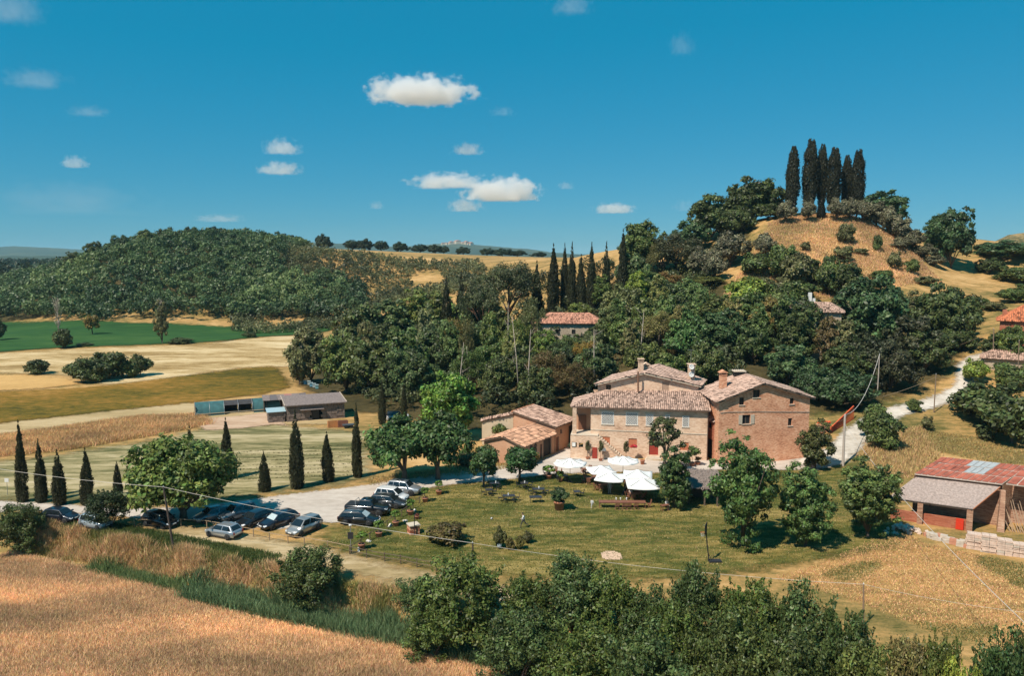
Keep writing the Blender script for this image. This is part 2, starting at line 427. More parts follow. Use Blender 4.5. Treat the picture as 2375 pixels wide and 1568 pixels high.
# ================================================================== vegetation
def foliage_mat(name, trans=.25, rough=.5):
    m, nt, N, L, b = nodes_of(name)
    at_ = N.new('ShaderNodeAttribute'); at_.attribute_name = 'tint'
    oi = N.new('ShaderNodeObjectInfo')
    mx = N.new('ShaderNodeVectorMath'); mx.operation = 'SCALE'
    L.new(oi.outputs['Color'], mx.inputs[0]); L.new(at_.outputs['Fac'], mx.inputs['Scale'])
    at2 = N.new('ShaderNodeAttribute'); at2.attribute_name = 'warm'
    hsv = N.new('ShaderNodeHueSaturation')
    mr = N.new('ShaderNodeMapRange'); mr.inputs[3].default_value = .525; mr.inputs[4].default_value = .455
    L.new(at2.outputs['Fac'], mr.inputs[0]); L.new(mr.outputs[0], hsv.inputs['Hue']); L.new(mx.outputs[0], hsv.inputs['Color'])
    L.new(hsv.outputs[0], b.inputs['Base Color'])
    b.inputs['Roughness'].default_value = rough; b.inputs['Specular IOR Level'].default_value = .4
    tr = N.new('ShaderNodeBsdfTranslucent'); L.new(hsv.outputs[0], tr.inputs['Color'])
    ms = N.new('ShaderNodeMixShader'); ms.inputs[0].default_value = trans
    L.new(b.outputs[0], ms.inputs[1]); L.new(tr.outputs[0], ms.inputs[2]); L.new(ms.outputs[0], N['Material Output'].inputs['Surface'])
    return m
m_leaf = foliage_mat('foliage')
m_bark = plain('bark', (.13, .095, .07), .9, var=.3, scale=3, bump=.5)
m_palebark = plain('pale_bark', (.40, .33, .27), .9, var=.25, scale=2, bump=.3)

def unit(a): return a / np.maximum(np.linalg.norm(a, axis=-1, keepdims=True), 1e-9)
def rdir(n, rng): return unit(rng.normal(size=(n, 3)))
def leaf_geo(P, N_, S, rng, elong=1.0, wid=.55, T=None):
    n = len(P)
    if T is None: T = unit(np.cross(N_, rdir(n, rng)))
    B = unit(np.cross(N_, T))
    a = T * (S * elong)[:, None]; b = B * (S * wid)[:, None]
    V = np.stack([P - a, P + b * 1.0 - a * .1, P + a, P - b - a * .1], 1).reshape(-1, 3)
    return V, np.arange(n * 4).reshape(n, 4)
def leaf_mesh(name, P, N_, S, tint, rng, **k):
    V, Q = leaf_geo(P, N_, S, rng, **k)
    me = np_mesh(name, V, Q); fattr(me, 'tint', tint); fattr(me, 'warm', rng.random(len(P)))
    me.materials.append(m_leaf)
    return me

def clumped(rng, K, n, env, rc, lo=.5, hi=.95, flat=.85, down=-.35, zmin=-.8):
    """leaf positions on clump shells; env(dir)-> radius vector of the crown envelope"""
    D = rdir(K * 3, rng); D = D[D[:, 2] > zmin][:K]; K = len(D)
    fr = rng.uniform(lo, hi, K) ; C = env(D) * fr[:, None]
    r = rng.uniform(rc[0], rc[1], K)
    w = r ** 2; idx = rng.choice(K, n, p=w / w.sum())
    d = rdir(n, rng); out = unit(C)[idx]
    bad = (d * out).sum(1) < down; d[bad] = -d[bad]
    rad = r[idx] * np.clip(np.abs(rng.normal(.85, .26, n)), .2, 1.6)
    P = C[idx] + d * rad[:, None] * np.array((1, 1, flat))
    Nn = unit(d + rdir(n, rng) * .75 + np.array((0, 0, .25)))
    ct = rng.uniform(.65, 1.4, K)
    return P, Nn, ct[idx] * rng.uniform(.45, 1.6, n), C, r

def limbs(h0, C, r0, rng, nl=9, hz_=None):
    mb = MB(); top = (0.05, 0, hz_ or h0 * 1.5)
    mb.tube([(0, 0, -.3), (.02, .03, h0 * .4), (0.04, -.02, h0), top], [r0 * 1.25, r0, r0 * .85, r0 * .3], 8)
    for i in range(min(nl, len(C))):
        c = C[i]; a = Vector((.03, 0, h0 * rng.uniform(.6, 1.1))); b = Vector(c)
        mid = a.lerp(b, .5) + Vector((rng.normal() * .2, rng.normal() * .2, .35))
        mb.tube([a, mid, b], [r0 * .5, r0 * .32, r0 * .1], 5)
    return mb

KINDS = {}     # kind -> list of (crown_me, trunk_me, ref_w, ref_h)
def reg(kind, crown, trunk, w, h): KINDS.setdefault(kind, []).append((crown, trunk, w, h))

def mk_broad(kind, seed, w, h, z0, n, leaf, K=42, rc=(.75, 1.5), r0=.22, down=-.35, lo=.5, zmin=-.8):
    rng = np.random.default_rng(seed); cz = (z0 + h) / 2; a, cz_r = w / 2, (h - z0) / 2
    ph = rng.uniform(0, 6, 6)
    def env(D):
        k = 1 + .16 * np.sin(3 * np.arctan2(D[:, 1], D[:, 0]) + ph[0]) + .12 * np.sin(5 * D[:, 2] + ph[1] + 2 * D[:, 0])
        return D * np.array((a - rc[1] * .6, a - rc[1] * .6, cz_r - rc[1] * .4)) * k[:, None]
    P, Nn, t, C, r = clumped(rng, K, n, env, rc, lo=lo, down=down, zmin=zmin)
    off = np.array((0, 0, cz)); P = P + off; C = C + off
    P[:, 2] = np.maximum(P[:, 2], .05)
    S = leaf * rng.uniform(.35, 1.0, n) ** .9 * 1.55
    cr = leaf_mesh(kind + '_crown', P, Nn, S, t, rng)
    order = np.argsort(-r)
    tk = limbs(max(z0 * 1.15, .5), C[order], r0, rng).mesh(kind + '_trunk', True)
    reg(kind, cr, tk, w, h)

for s_ in (1, 2, 3): mk_broad('oak', s_, 9, 9.5, .5, 15000, .225, K=130, rc=(.4, 1.0), lo=.35)
for s_ in (4, 5, 6): mk_broad('tall', 10 + s_, 7, 12, .6, 15000, .215, K=150, rc=(.38, .9), lo=.3)
for s_ in (6, 7, 8): mk_broad('bush', 20 + s_, 4, 3.4, .0, 7000, .14, K=60, rc=(.3, .65), r0=.08, lo=.35)
for s_ in (8, 9): mk_broad('olive', 30 + s_, 5, 4.6, .5, 7000, .15, K=65, rc=(.35, .7), r0=.16, lo=.35)
mk_broad('walnut', 44, 6, 8, -.4, 13000, .16, K=130, rc=(.35, .75), r0=.16, lo=.35, zmin=-.97)
mk_broad('walnut', 45, 6, 8, -.6, 14000, .16, K=140, rc=(.35, .75), r0=.16, lo=.35, zmin=-.97)
for s_ in (1, 2, 3): mk_broad('bigleafy', 80 + s_, 8, 12, -.6 if s_ < 3 else .6, 20000, .16, K=210, rc=(.35, .8), r0=.2, lo=.3, zmin=-.97)
mk_broad('limelow', 50, 9, 7, .6, 21000, .17, K=200, rc=(.5, 1.05), r0=.3, lo=.3, zmin=-.9)
for s_ in (1, 2): mk_broad('wide', 60 + s_, 12, 8, .3, 14500, .27, K=130, rc=(.6, 1.2), lo=.4)
mk_broad('sparse', 49, 5, 8, 2.6, 2300, .17, K=46, rc=(.3, .6), r0=.2, lo=.55)
mk_broad('lime', 46, 9, 7, 1.1, 14000, .19, K=100, rc=(.5, 1.1), r0=.3, lo=.4)
mk_broad('small', 47, 3.4, 3.9, 1.2, 4200, .13, K=40, rc=(.3, .55), r0=.12)
mk_broad('potted', 48, 1.0, 1.0, .35, 700, .07, K=16, rc=(.12, .22), r0=.03)

def mk_cypress(seed, w, h, z0, n, leaf, blunt=.6):
    rng = np.random.default_rng(seed); K = 130
    t = rng.random(K); z = z0 + (h - z0) * t
    prof = (np.sin(np.pi * np.clip(.16 + .84 * t, 0, 1) ** blunt) ** .8) if blunt < .9 else np.clip(np.sin(np.pi * np.clip(.12 + .85 * t, 0, 1)), 0, 1) ** .5
    ang = rng.uniform(0, 6.283, K); rr = prof * (w / 2) * rng.uniform(.3, .6, K)
    C = np.stack([rr * np.cos(ang), rr * np.sin(ang), z], 1); r = (w / 2) * np.maximum(prof, .12) * rng.uniform(.4, .6, K)
    idx = rng.choice(K, n, p=(r ** 1.5) / (r ** 1.5).sum()); d = rdir(n, rng)
    out = C[idx] * np.array((1, 1, 0)); bad = (d * out).sum(1) < -.1; d[bad] *= np.array((-1, -1, 1))
    P = C[idx] + d * (r[idx] * rng.uniform(.6, 1.05, n))[:, None] * np.array((1, 1, 2.1)); P[:, 2] = np.clip(P[:, 2], z0 * .6, h * 1.02)
    Nn = unit(d * np.array((1, 1, .2)) + rdir(n, rng) * .5); T = unit(np.array((0, 0, 1.0)) + rdir(n, rng) * .45 + d * .2)
    Nn = unit(Nn - T * (Nn * T).sum(1)[:, None])
    cr = leaf_mesh('cypress_crown', P, Nn, leaf * rng.uniform(.6, 1.4, n), rng.uniform(.8, 1.2, K)[idx] * rng.uniform(.7, 1.3, n), rng, T=T, wid=.5)
    tk = MB().tube([(0, 0, -.3), (0, 0, h * .3), (0, 0, h * .85)], [.16, .12, .03], 7).mesh('cypress_trunk', True)
    return cr, tk
for s_ in (51, 52, 53):
    reg('cypress', *mk_cypress(s_, 1.9, 9, .3, 6500, .13), 1.9, 9)
for s_ in (54, 55):
    reg('tallcypress', *mk_cypress(s_, 3.6, 17, 2.6, 9500, .22, .95), 3.6, 17)

def mk_pine(seed):
    rng = np.random.default_rng(seed)
    def env(D): return D * np.array((7.2, 7.2, 3.1))
    P, Nn, t, C, r = clumped(rng, 60, 12000, env, (1.0, 2.0), lo=.35, hi=1.0, flat=.6)
    P[:, 2] += 11; C[:, 2] += 11
    cr = leaf_mesh('pine_crown', P, Nn, .26 * rng.uniform(.6, 1.3, len(P)), t, rng, wid=.4)
    reg('pine', cr, limbs(6.5, C[np.argsort(C[:, 2])], .3, rng, 12, 11).mesh('pine_trunk', True), 17, 15)
mk_pine(61)

def mk_shrub(seed, w, h, n, leaf, shoots=90):
    """hedgerow shrub: upright leafy shoots rising from a rounded mass"""
    rng = np.random.default_rng(seed); n1 = int(n * .68)
    def env(D): return D * np.array((w / 2 - .5, w / 2 - .5, h * .42)) * (1 + .2 * np.sin(4 * np.arctan2(D[:, 1], D[:, 0]) + seed))[:, None]
    P, Nn, t, C, r = clumped(rng, 90, n1, env, (.3, .75), lo=.35, hi=1.08); P[:, 2] += h * .44; P[:, 2] = np.maximum(P[:, 2], 0.02)
    # shoots
    k = rng.integers(0, shoots, n - n1)
    D = rdir(shoots * 3, rng); D = D[D[:, 2] > -.1][:shoots]
    base = env(D) * .7 + np.array((0, 0, h * .42)); top = base + unit(D * np.array((.55, .55, .5)) + rng.normal(0, .25, (len(D), 3)) + np.array((0, 0, .55))) * rng.uniform(.5, 1.5, len(D))[:, None] * (h / 6)
    top[:, 2] = np.minimum(top[:, 2], h)
    k %= len(D); u = rng.random(len(k)) ** .8
    Q = base[k] + (top - base)[k] * u[:, None] + rdir(len(k), rng) * (.34 * (1.2 - u))[:, None]
    N2 = unit(rdir(len(k), rng) + np.array((0, 0, .3)))
    P = np.vstack([P, Q]); Nn = np.vstack([Nn, N2]); t = np.concatenate([t, rng.uniform(.75, 1.3, len(D))[k] * rng.uniform(.75, 1.3, len(k))])
    cr = leaf_mesh('shrub_crown', P, Nn, leaf * rng.uniform(.6, 1.35, n), t, rng, wid=.5)
    mb = MB()
    for i in range(6):
        d = D[i]; mb.tube([(d[0] * .2, d[1] * .2, -.2), tuple(base[i] * .6), tuple(base[i])], [.07, .05, .02], 5)
    reg('shrub', cr, mb.mesh('shrub_stems', True), w, h)
for s_ in (71, 72, 73, 74): mk_shrub(s_, 5.5, 6, 15000, .105)

def mk_feather(seed):
    """loose grey-green willow-like tree"""
    rng = np.random.default_rng(seed); K = 60
    D = rdir(K * 3, rng); D = D[D[:, 2] > -.4][:K]; C = D * np.array((3.6, 3.6, 4.3)) * rng.uniform(.4, 1, len(D))[:, None] + np.array((0, 0, 6.6))
    n = 9500; idx = rng.integers(0, len(D), n); d = rdir(n, rng)
    P = C[idx] + d * rng.uniform(.2, 1.15, n)[:, None] * np.array((.7, .7, 1.15))
    cr = leaf_mesh('loose_crown', P, unit(rdir(n, rng) + d * .5), .17 * rng.uniform(.6, 1.4, n), rng.uniform(.75, 1.25, len(D))[idx] * rng.uniform(.7, 1.3, n), rng, wid=.4)
    reg('feather', cr, limbs(2.6, C, .2, rng, 20, 7).mesh('loose_trunk', True), 8.5, 11.5)
mk_feather(81); mk_feather(82)

TREE_N = [0]
def plant(name, kind, base, w, h, color, label, cat, group=None, var=None, bark=None, rz=None):
    if kind in ('oak', 'tall'): kind = 'wide' if h < .82 * w else 'oak' if h < 1.36 * w else 'tall'
    k = KINDS[kind]; TREE_N[0] += 1; i = TREE_N[0] if var is None else var
    cr, tk, rw, rh = k[i % len(k)]
    rnd = random.Random(TREE_N[0] * 13 + 5)
    e = empty(name, base, rnd.uniform(0, 6.28) if rz is None else rz, label, cat, group)
    e.scale = (w / rw, w / rw * rnd.uniform(.94, 1.06), h / rh)
    j = rnd.uniform(.88, 1.12)
    link('crown', cr, e, color=tuple(c * j for c in color))
    link('trunk', tk, e, bark or m_bark)
    return e

# base colours of foliage
DK = (.074, .100, .030); MID = (.100, .140, .037); OLV = (.145, .148, .055); BRT = (.115, .22, .034); CYP = (.040, .044, .019)
SIL = (.155, .148, .080); BRN = (.155, .118, .042); LIM = (.20, .27, .045); TEAL = (.060, .108, .040); HDG = (.088, .122, .034); YEL = (.25, .18, .035)

ORD = ['first', 'second', 'third', 'fourth', 'fifth', 'sixth', 'seventh', 'eighth', 'ninth', 'tenth', 'eleventh', 'twelfth', 'thirteenth', 'fourteenth', 'fifteenth', 'sixteenth', 'seventeenth', 'eighteenth', 'nineteenth', 'twentieth']
CW = {DK: 'dark green', MID: 'mid-green', OLV: 'olive-green', BRN: 'brownish', TEAL: 'deep green', LIM: 'bright green', YEL: 'yellowish'}
def T_Y(name, kind, px, Y, top, wpx, color, label, cat='tree', group=None, lift=0, **k):
    b = XY(px, Y); zt = at(px, top, Y).z
    h = max(zt - b.z, 1.0); w = wpx * Y / FPX
    return plant(name, kind, (b.x, b.y, b.z + lift), w, h, color, label, cat, group, **k)
def T_B(name, kind, px, pyb, top, wpx, color, label, cat='tree', group=None, **k):
    b = G(px, pyb); zt = at(px, top, b.y).z
    return plant(name, kind, b, wpx * (b.y * cP + 3) / FPX, max(zt - b.z, .3), color, label, cat, group, **k)

# ---- hilltop
HC = 'tall cypresses crowning the hilltop'
for px, top, w, Y, lab in ((1828,342,33,236,'tall cypress standing apart at the left end of the hilltop group'),
        (1867,325,38,238,'tallest hilltop cypress, second from the left'), (1894,337,27,240,'slender cypress with bare pale trunk in the middle of the hilltop group'),
        (1921,344,37,236,'broad cypress with bare pale trunk right of the slender hilltop one'), (1951,362,26,240,'shortest of the hilltop cypresses'),
        (1977,349,34,237,'cypress at the right end of the hilltop group')):
    T_Y('cypress_tree', 'tallcypress', px, Y, top, w, (.034, .036, .018), lab, group=HC, bark=m_palebark)
T_Y('cypress_tree', 'cypress', 1896, 233, 455, 20, (.018, .02, .012), 'small dark conical cypress between the hilltop trunks')
OG = 'silvery olive trees round the hilltop'
for i, (px, top, w, Y) in enumerate(((1815,462,52,231),(1866,460,42,231),(1932,456,48,231),(1962,458,50,233),(1992,462,60,233),(2024,466,60,234),(2052,474,60,231),(2080,500,66,229),(2108,530,66,226),(2135,565,70,224),(2095,545,58,225),(2160,590,60,220),(2075,560,45,222))):
    T_Y('olive_tree', 'olive', px, Y, top, w, SIL, 'silvery olive on the hilltop, %s of thirteen counted from the left' % ORD[sorted(q for q in (1815,1866,1932,1962,1992,2024,2052,2080,2108,2135,2095,2160,2075)).index(px)], group=OG)
T_Y('oak_tree', 'oak', 1745, 246, 410, 150, DK, 'large dark round oak on the skyline left of the hilltop cypresses', var=0)
T_Y('oak_tree', 'oak', 1645, 244, 447, 125, DK, 'dark oak on the skyline, left neighbour of the largest round oak', var=1)
T_Y('oak_tree', 'oak', 1700, 238, 478, 110, DK, 'dark oak in front of the two skyline oaks left of the hilltop', var=2)
T_Y('oak_tree', 'oak', 1775, 240, 470, 90, DK, 'dark oak tucked under the left side of the hilltop', var=2)
T_Y('oak_tree', 'oak', 1600, 240, 505, 90, TEAL, 'dark tree low on the left shoulder of the hill skyline', var=0)
T_Y('oak_tree', 'oak', 2040, 252, 438, 110, TEAL, 'dark oak behind the olives at the right of the hilltop', var=1)
T_Y('poplar_tree', 'tall', 2200, 226, 470, 112, TEAL, 'tall dark open-crowned tree alone right of the hill', var=0)
T_Y('poplar_tree', 'tall', 2160, 232, 498, 60, TEAL, 'dark tree pressed against the lone tall tree right of the hill', var=1)
for px, Y, top, w, lab in ((1955,218,515,42,'upright bush alone on the dry hill face below the olives'),(2028,216,544,26,'tiny round bush on the dry hill face'),(2070,205,582,34,'small bush low on the right of the dry hill face'),(1950,207,568,46,'leafy bush under the upright one on the dry hill face')):
    T_Y('hill_bush', 'bush', px, Y, top, w, OLV if px != 2028 else MID, lab, 'bush')
for px, Y, top, w in ((1690,216,535,95),(1770,213,537,62),(1630,214,570,80),(1655,206,585,70)):
    T_Y('olive_tree', 'olive', px, Y, top, w, SIL, 'silvery olive on the left hill slope, %s of four from the left' % ORD[[1630, 1655, 1690, 1770].index(px)], group='olive trees on the left slope of the hill')
SB = 'green bushes straggling across the foot of the dry hill'
for px, Y, top, w, c_ in ((1752,203,585,78,MID),(1812,200,562,70,MID),(1845,194,585,90,OLV),(1900,196,620,70,OLV),(1790,190,640,100,OLV),(1850,186,650,110,MID),(1920,190,590,58,MID),
        (1990,186,640,90,DK),(1730,186,640,120,LIM),(1810,182,660,90,MID)):
    T_Y('slope_bush', 'bush', px, Y, top, w, c_, '%s bush at the foot of the dry hill, %s of ten from the left' % (CW[c_], ORD[[1730, 1752, 1790, 1810, 1812, 1845, 1850, 1900, 1920, 1990].index(px)]), 'bush', SB)
for px, Y, top, w, c_, lab in ((1990,212,575,36,OLV,'olive-green bush right of the upright one on the dry hill'),(2110,206,600,40,MID,'leafy bush at the right flank of the dry hill'),(1862,214,560,26,OLV,'small bush near the left top of the dry hill face'),(2040,198,625,60,MID,'spreading bush at the lower right of the dry hill face'),(1880,203,600,44,MID,'leafy bush in the lower middle of the dry hill face'),(2140,200,640,60,OLV,'olive-green bush at the saddle right of the dry hill')):
    T_Y('hill_bush', 'bush', px, Y, top, w, c_, lab, 'bush')
for px, Y, top, w, c_, lab in ((1852,153,702,90,DK,'dark tree covering the left of the ivy-clad house'),(1918,150,738,62,BRN,'brownish tree before the middle of the ivy-clad house'),(1948,151,738,70,OLV,'olive-toned tree covering the right of the ivy-clad house'),(1325,171,776,80,MID,'leafy tree in front of the middle of the villa'),(1382,173,752,60,DK,'dark tree at the right end of the villa'),(2352,149,752,70,MID,'green tree before the wall of the red-roofed house'),(2310,152,775,60,DK,'dark bush at the left corner of the red-roofed house')):
    T_Y('screening_tree', 'oak', px, Y, top, w, c_, lab)
T_Y('fir_tree', 'oak', 1945, 190, 602, 120, DK, 'dark dense tree at the foot of the dry hill', var=2)
# ---- right of the hill
for px, Y, top, w, c_, lab in ((2330,238,560,165,TEAL,'dark round tree mass on the skyline at the right edge'),(2370,215,615,120,MID,'green tree below the dark skyline tree at the right edge'),(2290,226,600,70,DK,'small dark tree left of the skyline mass at the right edge'),
        (2350,185,668,90,MID,'bushy tree above the red-roofed house'),(2260,185,690,70,MID,'bushy tree on the slope left of the red-roofed house'),(2300,180,700,60,OLV,'pale bushy tree left of the red roof'),(2410,190,650,120,MID,'green tree cut by the right edge above the red roof')):
    T_Y('slope_tree', 'oak', px, Y, top, w, c_, lab)
# ---- cypresses behind the villa
for px, Y, top, w, lab in ((1283,205,566,34,'broad cypress, leftmost of the row behind the villa'),(1309,207,564,22,'slim cypress, second in the row behind the villa'),(1326,205,561,24,'slim cypress, third in the row behind the villa'),
        (1347,204,590,28,'shorter cypress in the middle of the row behind the villa'),(1371,203,562,26,'slim cypress, fifth in the row behind the villa'),(1405,203,560,26,'slim cypress, rightmost of the row behind the villa'),
        (1443,214,532,28,'tall cypress standing at the edge of the wood right of the villa row'),(1036,205,640,36,'dark cypress left of the broad stone pine'),(1070,207,630,38,'dark cypress just left of the stone pine'),(1245,208,605,30,'dark cypress between the stone pine and the villa row'),
        (1918,150,715,14,'thin young cypress in front of the ivy-clad house')):
    T_Y('cypress_tree', 'cypress', px, Y, top, w, CYP, lab)
T_Y('stone_pine', 'pine', 1180, 205, 598, 175, (.075, .088, .034), 'broad olive-green stone pine with reddish trunks left of the villa', bark=plain('pine_bark', (.30, .15, .09), .9, var=.3, scale=2))
T_Y('stone_pine', 'pine', 1120, 196, 640, 120, (.07, .085, .034), 'smaller stone pine under the left of the broad one')
# ---- the wood between the fields and the houses
WG = 'trees of the dense wood behind the farmhouse'
wood = ((830,212,690,150,DK,'oak','large dark rounded tree at the left end of the wood'), (905,220,690,110,DK,'oak',0),(965,232,665,120,MID,'oak',0),(1020,222,680,110,DK,'oak',0),(1075,215,700,110,MID,'oak',0),
 (718,186,757,118,OLV,'oak','grey-green rounded tree at the left edge of the wood by the beehives'),(690,182,800,60,OLV,'bush','low grey-green bush at the left edge of the wood'),(800,170,770,150,MID,'tall',0),(870,165,790,140,DK,'tall',0),(930,170,745,130,MID,'oak',0),(940,158,800,120,DK,'tall',0),
 (1000,178,760,120,DK,'tall',0),(985,160,830,110,MID,'tall',0),(1060,185,735,110,BRN,'feather',0),(1110,175,750,110,DK,'tall',0),(1090,158,800,110,MID,'feather',0),(1150,165,775,110,MID,'tall',0),(1150,150,830,100,DK,'oak',0),(1200,172,740,110,MID,'feather',0),
 (1215,155,800,110,DK,'tall',0),(1235,180,690,90,OLV,'feather',0),(1275,150,810,120,BRN,'feather','brownish loose tree behind the annex'),(1330,146,840,130,BRN,'feather','ochre-tinged loose tree behind the farmhouse roof'),(1240,143,850,100,DK,'oak',0),(1390,150,790,120,DK,'tall',0),
 (1360,160,790,90,YEL,'feather','yellowish shrub-like tree in front of the villa wall'),(1440,188,665,120,OLV,'tall',0),(1475,196,632,60,LIM,'tall','bright yellow-green tree in the wood right of the villa'),(1450,168,735,120,DK,'tall',0),(1510,180,690,130,MID,'tall',0),(1530,165,720,130,OLV,'feather',0),(1590,178,680,130,DK,'tall',0),
 (1600,160,730,140,TEAL,'tall',0),(1500,154,790,120,DK,'oak',0),(1660,172,680,140,DK,'tall',0),(1680,158,720,140,TEAL,'tall',0),(1735,172,668,120,MID,'tall',0),(1745,155,760,130,DK,'tall',0),(1790,168,690,110,BRN,'tall',0),(1560,148,820,120,DK,'oak',0),(1640,146,800,120,DK,'oak',0),
 (1490,234,515,115,MID,'oak','green round-topped tree on the skyline between the villa and the hill'),(1570,226,540,150,(.095,.10,.048),'feather','tall grey-green willow-like tree on the hill shoulder'),(1530,226,560,90,OLV,'feather',0),(1620,222,590,110,OLV,'feather',0),(1470,216,580,90,DK,'oak',0),(1545,208,630,110,BRN,'feather',0),(1640,204,640,100,OLV,'feather',0),(1600,195,650,110,MID,'oak',0),
 (1262,170,762,70,MID,'tall',0),(1420,172,715,90,DK,'tall',0),(1375,168,775,70,OLV,'tall',0),(1300,166,790,70,DK,'oak',0),(1105,205,668,120,DK,'oak',0),(1010,196,730,120,MID,'tall',0),(880,188,740,120,DK,'tall',0),(1160,188,720,100,DK,'tall',0),(1395,200,640,60,DK,'tall',0),(1345,190,700,70,MID,'tall',0),(1560,196,650,100,DK,'tall',0),(1500,205,620,90,MID,'oak',0),(855,176,742,62,OLV,'tall',0),(915,172,752,60,MID,'tall',0),(985,184,715,64,OLV,'tall',0),(1045,176,742,58,MID,'tall',0),(1085,170,735,56,OLV,'feather',0),(1135,172,728,58,MID,'tall',0),(1185,162,762,60,OLV,'tall',0),(1430,176,690,60,MID,'tall',0),(1465,160,742,58,OLV,'tall',0),(1545,172,682,62,MID,'tall',0),(1575,166,705,56,OLV,'tall',0),(1625,170,672,60,MID,'tall',0),(1700,166,690,62,OLV,'tall',0),(1760,164,700,58,MID,'tall',0),(1525,188,640,60,OLV,'tall',0),(1840,160,680,130,DK,'tall',0),(1880,172,690,90,BRN,'feather',0),(1830,142,790,130,TEAL,'oak',0))
zone = lambda px: 'left of the bright green tree' if px < 1000 else 'behind the annex' if px < 1300 else 'behind the farmhouse' if px < 1650 else 'behind the brick house'
row_ = lambda Y: 'front' if Y < 158 else 'middle' if Y < 182 else 'rear'
for px, Y, top, w, c_, kd, lab in wood:
    if lab: T_Y('woodland_tree', kd, px, Y, top, w, c_, lab)
    else:
        same = sorted(t[0] for t in wood if not t[6] and zone(t[0]) == zone(px) and row_(t[1]) == row_(Y))
        o_ = (ORD[same.index(px)] + ' from the left, ') if len(same) > 1 else ''
        T_Y('woodland_tree', kd, px, Y, top, w * .94, tuple(v * m_ for v, m_ in zip(c_, random.Random(px * 7 + int(Y)).choice(((1.2, 1.15, 1.1), (1.55, 1.4, 1.2), (.95, 1.05, 1), (1.35, 1.45, 1.1), (1.15, 1.25, 1.4))))), '%s wood tree %s, %s%s row' % (CW[c_], zone(px), o_, row_(Y)), group=WG)
wood2 = ((2030,160,632,165,TEAL,'large dark dense tree right of the ivy-clad house'),(2190,166,665,150,DK,'large dark tree overhanging the gravel lane'),(2110,152,720,140,(.055,.06,.025),'brownish dark tree on the inner side of the gravel lane'),(2010,146,780,150,(.05,.06,.025),'brownish dark tree below the large dense one'),(1955,142,800,110,DK,'dark tree above the orange netting'),
 (2070,142,800,130,(.055,.058,.025),'brownish tree beside the bend of the gravel lane'),(2150,150,760,120,DK,'dark tree right above the gravel lane bend'),(2240,175,700,80,MID,'green tree on the slope above the lane'),(1900,136,850,130,TEAL,'dark bushy tree behind the right end of the brick house'),(1965,134,862,150,TEAL,'low spreading dark tree behind the orange netting'),(1960,178,690,90,OLV,'pale tree behind the ivy-clad house'),(1905,160,740,80,BRN,'ivy-brown tree against the ivy-clad house'),(2215,160,760,110,DK,'dark tree hanging over the upper lane'),(2130,176,680,110,OLV,'olive-toned tree on the slope behind the lane trees'))
for px, Y, top, w, c_, lab in wood2: T_Y('woodland_tree', 'tall' if w < 135 else 'oak', px, Y, top, w, c_, lab)
# ---- bushes round the right-hand meadow
for px, pb, top, w, c_, lab in ((2050,1042,960,95,MID,'rounded tree with rusty leaves beside the gravel lane'),(2295,985,885,170,DK,'large dark bush at the right of the meadow'),(2345,1030,905,150,DK,'dark bush cut by the right edge of the picture'),(2250,955,915,100,TEAL,'dark bush at the upper corner of the meadow'),(2262,888,832,64,LIM,'small round pale tree beside the gravel lane'),(2350,900,840,90,MID,'leafy bush in front of the low tiled shed'),(2120,955,925,40,MID,'little bush beside the thin pole'),(2150,1000,965,30,OLV,'little bush on the meadow edge'),(2030,1015,935,70,MID,'green bush touching the gravel lane')):
    T_B('meadow_bush', 'bush', px, pb, top, w, c_, lab, 'bush')
T_Y('round_tree', 'bush', 2340, 150, 765, 66, LIM, 'pale round tree in front of the red-roofed house')
# ---- garden trees
T_B('lime_tree', 'limelow', 425, 1206, 1008, 265, (.125, .18, .04), 'large spreading tree shading the parked cars', var=0)
T_B('lime_tree', 'lime', 938, 1118, 965, 190, (.07, .13, .034), 'broad dark shade tree left of the pair by the drive')
T_B('lime_tree', 'lime', 1015, 1112, 955, 180, (.066, .122, .032), 'broad dark shade tree right of the pair by the drive')
T_Y('acacia_tree', 'tall', 1040, 126, 858, 150, BRT, 'bright yellow-green tree behind the pair of shade trees')
T_B('small_tree', 'small', 1122, 1130, 1040, 70, (.05, .10, .028), 'small round tree left of the pair at the lawn edge')
T_B('small_tree', 'small', 1205, 1118, 1040, 88, (.045, .10, .028), 'small round tree right of the pair at the lawn edge', var=0)
T_B('walnut_tree', 'sparse', 1540, 1098, 962, 92, (.075, .09, .03), 'sparse climbing tree against the farmhouse door side', var=0)
T_B('walnut_tree', 'walnut', 1563, 1178, 1040, 92, (.06, .105, .03), 'small leafy tree in front of the thatched hut')
T_B('walnut_tree', 'bigleafy', 1720, 1266, 985, 172, (.088, .16, .04), 'large bright green tree in front of the brick house', var=0)
T_B('walnut_tree', 'bigleafy', 1868, 1268, 1068, 138, (.085, .15, .04), 'large green tree right of the one before the brick house', var=1)
T_B('walnut_tree', 'bigleafy', 2012, 1246, 1050, 158, (.11, .16, .042), 'airy green tree beside the barn', var=2)
T_B('walnut_tree', 'walnut', 1890, 1090, 975, 84, (.09, .10, .03), 'yellowish small tree at the corner of the brick house', var=0)
T_B('bush_plant', 'bush', 1168, 1030, 965, 60, MID, 'dark rounded shrub in the corner of the annex walls', 'bush')
for px, pb, top, w, c_, lab in ((1085,1080,1045,60,OLV,'pale green hedge shrub left of the annex'),(1135,1072,1030,60,(.11,.13,.045),'pale green hedge shrub with red flowers by the annex'),(1230,1075,1040,50,YEL,'golden shrub at the annex corner')):
    T_B('hedge_shrub', 'bush', px, pb, top, w, c_, lab, 'shrub')
